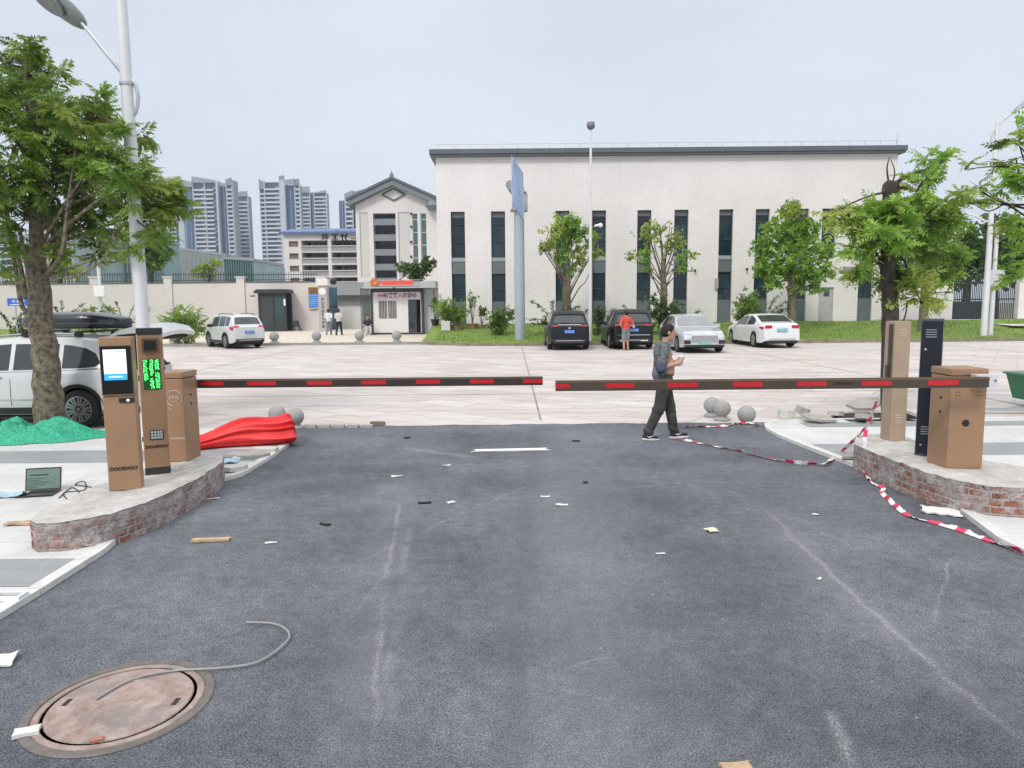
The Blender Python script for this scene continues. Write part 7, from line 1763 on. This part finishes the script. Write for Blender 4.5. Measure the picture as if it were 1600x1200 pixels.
# small plants in pots by the hall corner
POTW=mat('pot_white',(.6,.58,.55),.6); POTB=mat('pot_terracotta',(.32,.19,.12),.7,0,.2,10)
def potted(label,u,Y,pot,h,m_,seed,ph=.35,pr=.22,palm=False):
    p=at(u,510,Y); t=thing('potted_plant',label,'potted plant',p,group=None); rng=np.random.default_rng(seed); rr=random.Random(seed)
    if pot is POTW: build(MB().box(p[0]-pr,p[0]+pr,Y-pr,Y+pr,p[2],p[2]+ph*1.6,bev=.02),'pot',pot,t,True); ph*=1.6
    else: build(MB().lathe([(pr*.7,0),(pr,ph),(pr*1.1,ph),(pr*1.1,ph*.9),(pr*.9,ph*.86)],p,14),'pot',pot,t,True)
    s_=MB(); pos=[];xd=[]
    for k in range(4): s_.tube(bez((p[0],Y,p[2]+ph*.8),(p[0]+rr.uniform(-.25,.25),Y+rr.uniform(-.2,.2),p[2]+ph+h),5,.05,.08,rr),[.025,.022,.018,.014,.01,.006],5)
    build(s_,'stems',BARKD,t,True)
    V,F,M_=crown([((p[0],Y,p[2]+ph+h*.8),(.32,.3,h*.38),46)],CLUS[seed%3],.28,rng,1,.3,upb=.3); np_mesh('foliage',V,F,[m_],t,True)
potted('green plant in a square white planter beside the grey side cabin',697,39.6,POTW,.7,LM,101,.33,.24)
potted('small potted plant on the ground right of the white planter',716,39.6,POTB,.6,LG,102,.2,.25)
potted('tall thin potted plant with a round top before the first window slots',738,40.2,POTB,1.6,LG,103,.28,.34)
potted('low potted plant left of the clipped shrub',753,40.2,POTB,.9,LG,104,.2,.24)
potted('dark potted plant on a black stand beside the side cabin wall',680,41.5,mat('pot_black',(.02,.02,.02),.5),1.1,LD,105,.35,.26)
# ------------------------------------------------------------------ people: signed-distance bodies meshed as one surface
class SDF:
    def __init__(s,k=.03): s.p=[]; s.k=k
    def cap(s,a,b,r0,r1=None,k=None): s.p.append(('c',np.array(a,float),np.array(b,float),r0,r1 if r1 is not None else r0,k)); return s
    def chain(s,pts,rs,k=None):
        for i in range(len(pts)-1): s.cap(pts[i],pts[i+1],rs[i],rs[i+1],k)
        return s
    def ell(s,c,r,rotz=0,pitch=0,k=None,sub=False): s.p.append(('e',np.array(c,float),np.array(r,float),rotz,pitch,k,sub)); return s
    def mesh(s,h=.012,clip=None):
        lo=np.full(3,1e9);hi=-lo
        for q in s.p:
            if q[0]=='c':
                m=max(q[3],q[4]); lo=np.minimum(lo,np.minimum(q[1],q[2])-m);hi=np.maximum(hi,np.maximum(q[1],q[2])+m)
            elif not q[6]:
                m=q[2].max(); lo=np.minimum(lo,q[1]-m);hi=np.maximum(hi,q[1]+m)
        lo-=3*h;hi+=3*h; n=np.ceil((hi-lo)/h).astype(int)+1
        ax=[lo[i]+h*np.arange(n[i]) for i in range(3)]; F=np.full(n,1.0)
        for q in s.p:
            kk=q[5] if q[5] is not None else s.k
            if q[0]=='c': m=max(q[3],q[4]);a=np.minimum(q[1],q[2])-m-kk*2-h;b=np.maximum(q[1],q[2])+m+kk*2+h
            else: m=q[2].max();a=q[1]-m-kk*2-h;b=q[1]+m+kk*2+h
            i0=np.maximum(0,np.floor((a-lo)/h).astype(int));i1=np.minimum(n,np.ceil((b-lo)/h).astype(int)+1)
            if np.any(i1<=i0): continue
            X,Y_,Z=np.meshgrid(*[ax[i][i0[i]:i1[i]] for i in range(3)],indexing='ij'); Pt=np.stack([X,Y_,Z],-1)
            if q[0]=='c':
                d=q[2]-q[1]; t=np.clip(((Pt-q[1])@d)/max(d@d,1e-9),0,1); D=np.linalg.norm(Pt-q[1]-t[...,None]*d,axis=-1)-(q[3]+(q[4]-q[3])*t)
            else:
                R=np.array(Matrix.Rotation(q[3],3,'Z')@Matrix.Rotation(q[4],3,'Y')); L_=(Pt-q[1])@R; D=(np.linalg.norm(L_/q[2],axis=-1)-1)*q[2].min()
            sl=tuple(slice(i0[i],i1[i]) for i in range(3)); G_=F[sl]
            if q[0]=='e' and q[6]: F[sl]=np.maximum(G_,-D); continue
            hh=np.clip(.5+.5*(G_-D)/max(kk,1e-6),0,1); F[sl]=G_*(1-hh)+D*hh-kk*hh*(1-hh)
        if clip is not None:
            X,Y_,Z=np.meshgrid(*ax,indexing='ij'); F=np.maximum(F,clip(X,Y_,Z))
        return nets(F,lo,h)
def nets(F,lo,h):
    s=F<0; nx,ny,nz=F.shape; c=np.zeros((nx-1,ny-1,nz-1,3)); cnt=np.zeros((nx-1,ny-1,nz-1))
    cor=[(i,j,k) for i in (0,1) for j in (0,1) for k in (0,1)]
    def sub(A,o): return A[o[0]:nx-1+o[0],o[1]:ny-1+o[1],o[2]:nz-1+o[2]]
    for a in cor:
        for axn in range(3):
            if a[axn]==1: continue
            b=list(a); b[axn]=1; b=tuple(b); fa,fb=sub(F,a),sub(F,b); m=(fa<0)!=(fb<0)
            t=np.where(m,fa/np.where(fa-fb==0,1,fa-fb),0)
            for d in range(3): c[...,d]+=np.where(m,a[d]+(t if d==axn else 0),0)
            cnt+=m
    act=cnt>0; idx=-np.ones(act.shape,int); idx[act]=np.arange(act.sum()); ii=np.argwhere(act)
    V=lo+h*(ii+c[act]/cnt[act][:,None]); Q=[]
    for axn in range(3):
        u,v=[d for d in range(3) if d!=axn]
        sa=[slice(0,None)]*3; sb=[slice(0,None)]*3; sa[axn]=slice(0,-1); sb[axn]=slice(1,None)
        A,B=s[tuple(sa)],s[tuple(sb)]; E_=np.argwhere(A!=B)
        ok=(E_[:,u]>=1)&(E_[:,v]>=1)&(E_[:,u]<F.shape[u]-1)&(E_[:,v]<F.shape[v]-1); E_=E_[ok]
        def cell(du,dv):
            w_=E_.copy(); w_[:,u]+=du; w_[:,v]+=dv; return idx[w_[:,0],w_[:,1],w_[:,2]]
        q=np.stack([cell(-1,-1),cell(0,-1),cell(0,0),cell(-1,0)],1); fl=A[E_[:,0],E_[:,1],E_[:,2]]
        if axn==1: fl=~fl
        q[~fl]=q[~fl][:,::-1]; Q.append(q)
    return V,np.concatenate(Q)
SKIN=mat('skin',(.48,.275,.19),.55,0,.1,14); SKINP=mat('skin_light',(.45,.26,.175),.55,0,.08,14); HAIR=mat('black_hair',(.009,.008,.007),.75,0,.4,60,bmp=.5,bs=90)
TROU=mat('charcoal_trousers',(.045,.047,.043),.85,0,.45,7,bmp=.5,bs=16); SOLE=mat('shoe_sole',(.6,.58,.57),.6); SHOE=mat('black_shoe',(.02,.02,.024),.6,0,.3,20); BELT=mat('brown_belt',(.055,.03,.018),.5)
EYE=mat('eye_white',(.6,.58,.55),.3); PUP=mat('pupil',(.01,.008,.006),.2); LIP=mat('lip',(.3,.11,.09),.5)
def part(sdf,name,m_,t,h,smooth=True,clip=None):
    V,Q=sdf.mesh(h,clip); return np_mesh(name,V,Q,[m_] if not isinstance(m_,list) else m_,t,False,None,smooth)
def head(s,c,face,tilt=0,r=1.0):
    """head prims, face = heading angle; c is head centre"""
    cx,cy,cz=c; f=np.array([math.cos(face),math.sin(face),0]); l=np.array([-f[1],f[0],0]); u=np.array([0,0,1.0]); u2=u*math.cos(tilt)+f*math.sin(tilt); f2=f*math.cos(tilt)-u*math.sin(tilt); c=np.array(c,float)
    s.ell(c+u2*.025*r,(.092*r,.075*r,.098*r),face,tilt,k=.02); s.ell(c+f2*.028*r-u2*.055*r,(.062*r,.056*r,.062*r),face,tilt,k=.03)
    s.cap(c+f2*.05*r-u2*.095*r,c+f2*.062*r-u2*.10*r,.022*r,.018*r,.02)
    s.cap(c+f2*.088*r+u2*.015*r,c+f2*.105*r-u2*.022*r,.010*r,.014*r,.012)
    for sd in (1,-1):
        s.ell(c+l*sd*.078*r-u2*.005*r-f2*.005*r,(.022*r,.010*r,.032*r),face,tilt,k=.006); s.cap(c+f2*.078*r+l*sd*.018*r+u2*.03*r,c+f2*.07*r+l*sd*.048*r+u2*.026*r,.011*r,.009*r,.012)
    return f2,l,u2,c
def face_bits(t,parent,f,l,u,c,r=1.0):
    m_=MB();p_=MB()
    for sd in (1,-1):
        e=c+f*.078*r+l*sd*.031*r+u*.008*r; m_.sphere(tuple(e),.012*r,8); p_.sphere(tuple(e+f*.009*r),.006*r,6)
    build(m_,'eyes',EYE,parent); build(p_,'pupils',PUP,parent)
    build(MB().tube([tuple(c+f*.083*r+l*q*r-u*.058*r-f*abs(q)*.3) for q in (-.024,-.012,0,.012,.024)],.0055*r,6),'mouth',LIP,parent)
def hand(s,w,d,n,side,curl=.5,r=1.0,spread=.022):
    """palm from wrist w along d, palm normal n; side = direction of the thumb"""
    w,d,n,side=[np.array(q,float) for q in (w,d,n,side)]; d/=np.linalg.norm(d)
    s.cap(w,w+d*.05*r,.024*r,.026*r,.015)
    for i,ln in enumerate((.070,.078,.072,.058)):
        b=w+d*.085*r+side*(.030-.020*i)*r; s.cap(w+d*.03*r+side*(.022-.015*i)*r,b,.013*r,.0105*r,.008)
        m1=b+(d*math.cos(curl)+n*math.sin(curl))*ln*.5*r; m2=m1+(d*math.cos(curl*2)+n*math.sin(curl*2))*ln*.45*r; s.chain([b,m1,m2],[.0095*r,.0088*r,.0072*r],.004)
    b=w+d*.025*r+side*.03*r; m1=b+(side*.75+d*.6+n*.3)*.035*r; m2=m1+(d*.8+n*.5+side*.1)*.03*r; s.chain([w+d*.01*r,b,m1,m2],[.016*r,.013*r,.0105*r,.0085*r],.008)
def shoe(t,toe,heel,up=0,m_=SHOE,sole=SOLE,name='shoe'):
    toe=np.array(toe,float);heel=np.array(heel,float); d=toe-heel; mid=heel+d*.4
    s=SDF(.02).cap(heel+[0,0,.05],heel+d*.35+[0,0,.055],.042,.046).cap(heel+d*.35+[0,0,.05],toe+[0,0,.038],.046,.030).cap(heel+[0,0,.05]+d*.12,heel+d*.15+[0,0,.095],.040,.042)
    o=part(s,name,m_,t,.011)
    q=SDF(.012).cap(heel+[0,0,.018],heel+d*.5+[0,0,.016],.046,.050).cap(heel+d*.5+[0,0,.016],toe+d*.04+[0,0,.018],.050,.034)
    V,Q=q.mesh(.010); z0=min(heel[2],toe[2]); V[:,2]=heel[2]+ (V[:,2]-heel[2])*.62
    np_mesh('sole',V,Q,[sole],o,False,None,True)
    return o
# ---------------- man walking (faces +x, right side towards the camera)
g=G(1035,686.5); Yp=g.y
t=thing('person','man walking right in an open patterned shirt, dark trousers and trainers, holding a cup','person',(g.x,Yp,0.0))
hd=(.065,-.01,1.545)
bd=SDF(.035)
f,l,u,c=head(bd,hd,math.radians(-6),.16)
bd.cap((.015,0,1.38),(.045,-.005,1.49),.055,.052)                                   # neck
bd.ell((-.005,0,1.24),(.115,.165,.16)).ell((.03,0,1.08),(.125,.15,.15)).ell((.03,0,.99),(.122,.148,.12)).ell((0,0,.88),(.12,.155,.11))   # chest, belly, pelvis
bd.cap((-.01,-.15,1.34),(-.01,.15,1.34),.062,.062)
R_sh,R_el,R_wr=(-.02,-.185,1.335),(-.085,-.225,1.06),(.135,-.14,1.105)
L_sh,L_el,L_wr=(-.0,.185,1.335),(-.03,.23,1.08),(.19,.10,1.12)
bd.chain([R_sh,R_el],[.052,.042]).chain([R_el,R_wr],[.041,.028]); bd.chain([L_sh,L_el],[.052,.042]).chain([L_el,L_wr],[.041,.028])
hips=((0,-.085,.86),(.02,.085,.86)); 
RK,RA=(-.07,-.09,.475),(-.235,-.085,.10); LK,LA=(.115,.09,.48),(.185,.095,.10)
# the leg nearer the camera trails, the far one leads
bd.chain([hips[0],RK,RA],[.085,.058,.04]).chain([hips[1],LK,LA],[.085,.058,.04])
hand(bd,R_wr,(.93,.28,.12),(0,.45,.6),(.15,.3,.9),.75); hand(bd,L_wr,(.9,-.35,.15),(0,-.5,.6),(.1,-.3,.9),.75)
bd.cap(RA,(-.16,-.085,.05),.035,.03).cap(LA,(.27,.095,.05),.035,.03)
B_=part(bd,'body',SKIN,t,.0085)
face_bits(t,B_,f,l,u,c)
m_=MB()
for sd in (-.06,.075): m_.sphere((.107,sd,1.235),.010,8)
build(m_,'nipples',mat('nipple',(.17,.07,.05),.6),B_)
tr=SDF(.035).ell((.0,0,.87),(.135,.168,.12)).chain([hips[0],RK,(RA[0]+.01,RA[1],.12)],[.105,.078,.066]).chain([hips[1],LK,(LA[0],LA[1],.12)],[.105,.078,.066]).cap(hips[0],hips[1],.1,.1)
for (a,b,k_) in ((RK,RA,3),(LK,LA,3)):
    for q in (.12,.9):
        pt=np.array(a)+(np.array(b)-np.array(a))*q; tr.ell(pt+np.array([.012*(-1)**int(q*10),0,0]),(.070,.064,.02),0,.4,k=.03)
part(tr,'trousers',TROU,t,.011,clip=lambda X,Y_,Z: Z-.955)
bt=SDF(.02).ell((.004,0,.945),(.142,.172,.05)); part(bt,'belt',BELT,t,.009,clip=lambda X,Y_,Z: np.abs(Z-.945)-.022)
build(MB().box(.137,.15,-.025,.025,.925,.965,bev=.005),'buckle',STEEL,t)
# open shirt: back and side shell, open along the front, plus sleeves
def shirtmat():
    mt,nt,b=nodes('patterned_shirt'); v=tex(nt,'Voronoi',11); n=tex(nt,'Noise',7,4,.6)
    cc=ramp(nt,n.outputs[0],[(.30,(.02,.024,.04)),(.42,(.12,.14,.19)),(.50,(.30,.32,.36)),(.58,(.05,.055,.08)),(.68,(.26,.10,.10)),(.8,(.14,.15,.19))])
    cc=mix(nt,.12,cc,v.outputs['Color']); cc=mix(nt,.55,cc,(.03,.033,.05)); L(nt,cc,b.inputs['Base Color']); b.inputs['Roughness'].default_value=.85; bump(nt,b,tex(nt,'Noise',20,4).outputs[0],.5,.02); return mt
SHM=shirtmat()
sh=SDF(.035).ell((-.012,0,1.25),(.132,.185,.17)).ell((0,0,1.08),(.142,.172,.16)).ell((-.012,0,.95),(.15,.175,.14)).cap((-.02,-.155,1.35),(-.02,.155,1.35),.072,.072)
sh.chain([R_sh,(R_el[0]*.85+R_sh[0]*.15,R_el[1],R_el[2]+.03)],[.075,.072]).chain([L_sh,(L_el[0]*.85+L_sh[0]*.15,L_el[1],L_el[2]+.03)],[.075,.072])
def shclip(X,Y_,Z):
    # opening: a wedge across the chest facing forward; hem; neck hole
    front=X-(.035+.10*np.clip((1.0-Z)/.2,0,1)*0-.01+.06*np.clip((np.abs(Y_)-.115)/.05,0,1))
    front=X-(-.005+.055*np.clip((Z-1.27)/.06,0,1)-.03*np.clip((1.0-Z)/.1,0,1))
    front=np.where((np.abs(Y_)>.168)&(Z>1.02),-1,front)
    neck=.062-np.sqrt((X-.03)**2+Y_**2*.8+np.clip(1.38-Z,0,1)**2)
    return np.maximum(np.maximum(front,.835-Z+.0*X),neck)
part(sh,'shirt',SHM,t,.0095,clip=shclip)
cf=SDF(.01).cap((R_el[0]*.9+R_sh[0]*.1,R_el[1],R_el[2]+.05),(R_el[0]*.97+R_sh[0]*.03,R_el[1],R_el[2]-.0),.077,.076); part(cf,'sleeve_cuff',mat('cuff_blue',(.07,.085,.13),.8,0,.4,14),t,.0095)
# hair cap
hr=SDF(.015); cc=np.array(hd); fa=np.array([math.cos(math.radians(-6)),math.sin(math.radians(-6)),0])
hr.ell(cc+np.array([-.006,0,.036]),(.098,.082,.094),math.radians(-6),.16).ell(cc-fa*.03+np.array([0,0,-.005]),(.075,.082,.075))
V,Q=hr.mesh(.0085,clip=lambda X,Y_,Z: np.maximum((X-hd[0])*.95-.040-(Z-hd[2])*.45, (hd[2]-.045)-Z+np.clip((X-hd[0])*1.6,-.03,.2)))
np_mesh('hair',V,Q,[HAIR],t,False,None,True)
shoe(t,(-.105,-.085,.0),(-.265,-.085,.012)); shoe(t,(.365,.10,.012),(.165,.095,.0))
SW=mat('swoosh_white',(.65,.65,.65),.5)
for (x0,y0) in ((-.235,-.135),(.205,.048)):
    build(MB().tube([(x0-.01,y0,.075),(x0+.02,y0-.004,.055),(x0+.09,y0+.002,.085)],[.003,.010,.002],6),'side_stripe',SW,t)
cup=thing('paper_cup','small pale crumpled cup held in the hands of the walking man','cup',(g.x+.245,Yp-.02,1.135))
build(MB().lathe([(.026,-.055),(.032,0),(.036,.05),(.033,.05),(.029,0),(.022,-.05)],(0,0,0),14),'cup',mat('cup_pale',(.6,.64,.62),.4,0,.12,30),cup)
build(MB().sphere((0,0,.058),.040,8,sz=.75),'crumpled_tissue',mat('tissue',(.66,.66,.64),.8,0,.1,40,bmp=1,bs=60),cup)
# ---------------- red shirt person, hands on hips, seen from behind
def standing(label,loc,rz,shirt,pants,arms='hips',h=.0125,shorts=False,stride=0,scale=1,hair=True,skin=SKIN):
    t=thing('person',label,'person',loc,rz); t.scale=(scale,)*3
    b=SDF(.035); f,l,u,c=head(b,(.03,0,1.58),0,.1); b.cap((0,0,1.40),(.015,0,1.50),.055,.052); b.ell((0,0,1.26),(.11,.165,.17)).ell((.0,0,1.06),(.115,.15,.15)).ell((0,0,.93),(.12,.16,.11)).cap((0,-.15,1.37),(0,.15,1.37),.06,.06)
    arm=[]
    for sd in (1,-1):
        S_=(0,sd*.19,1.36)
        if arms=='hips': E,W_=(-.06,sd*.33,1.13),(.05,sd*.175,1.0)
        elif arms=='front': E,W_=(-.02,sd*.235,1.10),(.2,sd*.10,1.12)
        else: E,W_=(-.03+stride*.2*sd,sd*.225,1.09),(.05+stride*.45*sd,sd*.225,.84)
        arm.append((S_,E,W_)); b.chain([S_,E,W_],[.05,.041,.028])
        hand(b,W_,np.array(W_)-np.array(E),(0,-sd*.8,-.2),(.8,0,.3),.5)
    legs=[]
    for sd in (1,-1):
        H_=(0,sd*.09,.88); K_=(.03+stride*.22*sd*-1,sd*.10,.48); A_=(-.01+stride*.5*sd*-1-(.1*stride if sd>0 else 0),sd*.105,.09)
        legs.append((H_,K_,A_)); b.chain([H_,K_,A_],[.085,.056,.038]).cap(A_,(A_[0]+.10,A_[1],.045),.034,.028)
    B_=part(b,'body',skin,t,h); face_bits(t,B_,f,l,u,c)
    s_=SDF(.035).ell((0,0,1.27),(.128,.185,.18)).ell((0,0,1.06),(.135,.17,.18)).ell((0,0,.93),(.137,.175,.10)).cap((0,-.16,1.375),(0,.16,1.375),.072,.072)
    for a in arm: s_.cap(a[0],np.array(a[0])*.25+np.array(a[1])*.75,.072,.070)
    part(s_,'shirt',shirt,t,h,clip=lambda X,Y_,Z: np.maximum(.86-Z,.06-np.sqrt((X-.01)**2+Y_**2+np.clip(1.42-Z,0,1)**2)))
    p_=SDF(.03).ell((0,0,.90),(.132,.17,.11))
    for (H_,K_,A_) in legs:
        H_,K_,A_=[np.array(q,float) for q in (H_,K_,A_)]
        if shorts: p_.cap(H_,K_*.95+H_*.05,.108,.09)
        else: p_.chain([H_,K_,A_+[0,0,.03]],[.105,.078,.062])
    part(p_,'shorts' if shorts else 'trousers',pants,t,h,clip=lambda X,Y_,Z: Z-.95)
    V,Q=SDF(.015).ell((.02,0,1.618),(.103,.088,.10)).ell((-.012,0,1.58),(.075,.082,.075)).mesh(h*.8,clip=lambda X,Y_,Z: np.maximum((X-.03)-.05-(Z-1.58)*.4,1.53-Z+np.clip((X-.03)*1.6,-.03,.2)))
    np_mesh('hair',V,Q,[HAIR],t,False,None,True)
    for (H_,K_,A_) in legs: shoe(t,(A_[0]+.17,A_[1]*1.15,0),(A_[0]-.03,A_[1],0),m_=mat('sandal_brown',(.16,.08,.05),.6) if shorts else SHOE)
    return t
a=G(977,547.5); standing('person in a red shirt and grey shorts, hands on hips, behind the dark car',(a.x,30.05,0),math.radians(118),mat('red_shirt',(.62,.07,.05),.8,0,.12,7,bmp=.4,bs=20),mat('grey_shorts',(.2,.21,.23),.8,0,.2,8),'hips',.0125,True,scale=.985)
Yg=47.0
standing('person in a white shirt and grey trousers walking left of a companion at the gateway',(P(514,520,Yg).x,Yg,.1),math.radians(95),mat('white_shirt',(.62,.65,.68),.8,0,.1,8),mat('grey_trousers',(.22,.23,.25),.8,0,.2,8),'down',.016,stride=.45,skin=SKINP)
standing('person in a pale pinkish shirt and black trousers walking at the gateway',(P(530,521,Yg-.6).x,Yg-.6,.1),math.radians(80),mat('pale_pink_shirt',(.55,.5,.52),.8,0,.12,8),mat('black_trousers',(.02,.02,.025),.8),'front',.016,stride=.35,skin=SKINP)
# seated guard on a white stool, left of the guardhouse
t=thing('person','seated person in a dark top on a white stool at the left of the guardhouse','person',(P(574.5,520,46.2).x,46.2,.1),math.radians(-70))
b=SDF(.035); f,l,u,c=head(b,(.05,0,1.16),0,.15); b.cap((.02,0,.98),(.035,0,1.08),.055,.052); b.ell((0,0,.84),(.11,.165,.17)).ell((.0,0,.62),(.12,.155,.15)).cap((0,-.15,.95),(0,.15,.95),.06,.06)
lg=[]
for sd in (1,-1):
    b.chain([(0,sd*.19,.94),(.0,sd*.24,.70),(.24,sd*.15,.60)],[.05,.041,.028]); hand(b,(.24,sd*.15,.60),(.9,0,-.2),(0,0,-1),(0,-sd,0),.4)
    lg.append([(0,sd*.09,.52),(.42,sd*.12,.50),(.44,sd*.13,.09)]); b.chain(lg[-1],[.085,.056,.038])
B_=part(b,'body',SKINP,t,.016); face_bits(t,B_,f,l,u,c)
s_=SDF(.035).ell((0,0,.85),(.128,.185,.18)).ell((0,0,.64),(.135,.17,.16)).cap((0,-.16,.955),(0,.16,.955),.072,.072)
for sd in (1,-1): s_.cap((0,sd*.19,.94),(0,sd*.23,.76),.07,.068)
part(s_,'shirt',mat('dark_top',(.03,.035,.05),.8,0,.3,8),t,.016,clip=lambda X,Y_,Z: .5-Z)
p_=SDF(.03).ell((0,0,.54),(.135,.17,.09))
for q in lg: p_.chain([q[0],q[1],(q[2][0],q[2][1],.13)],[.1,.078,.062])
part(p_,'trousers',mat('pale_trousers',(.5,.5,.5),.8,0,.2,8),t,.016)
V,Q=SDF(.015).ell((.035,0,1.2),(.103,.088,.10)).mesh(.013,clip=lambda X,Y_,Z: np.maximum((X-.05)-.05-(Z-1.16)*.4,1.11-Z+np.clip((X-.05)*1.6,-.03,.2))); np_mesh('hair',V,Q,[HAIR],t,False,None,True)
for q in lg: shoe(t,(q[2][0]+.17,q[2][1],0),(q[2][0]-.03,q[2][1],0))
sx=P(574.5,520,46.2).x
st=thing('stool','white plastic stool under the seated person beside the guardhouse','stool',(sx,46.2,.1))
build(MB().box(-.18,.18,-.18,.18,.40,.435,bev=.01),'seat',WHITEP,st)
for ax_s in (-1,1):
    for ay_s in (-1,1): build(MB().tube([(ax_s*.15,ay_s*.15,.4),(ax_s*.19,ay_s*.19,0)],.018,6),'leg',WHITEP,st)
# ------------------------------------------------------------------ thin summer haze
HAZE_D=0.00032
mt=bpy.data.materials.new('haze'); mt.use_nodes=True; nt=mt.node_tree; nt.nodes.remove(nt.nodes['Principled BSDF'])
pv=N(nt,'ShaderNodeVolumePrincipled'); pv.inputs['Color'].default_value=(.80,.88,1,1); pv.inputs['Density'].default_value=HAZE_D; pv.inputs['Anisotropy'].default_value=.2
L(nt,pv.outputs[0],nt.nodes['Material Output'].inputs['Volume'])
tag(build(MB().box(-700,700,-40,700,-1.1,160),'haze',mt),'thin pale summer haze hanging over the far apartment towers','haze',kind='stuff')
g_=bpy.data.objects.get('ground')
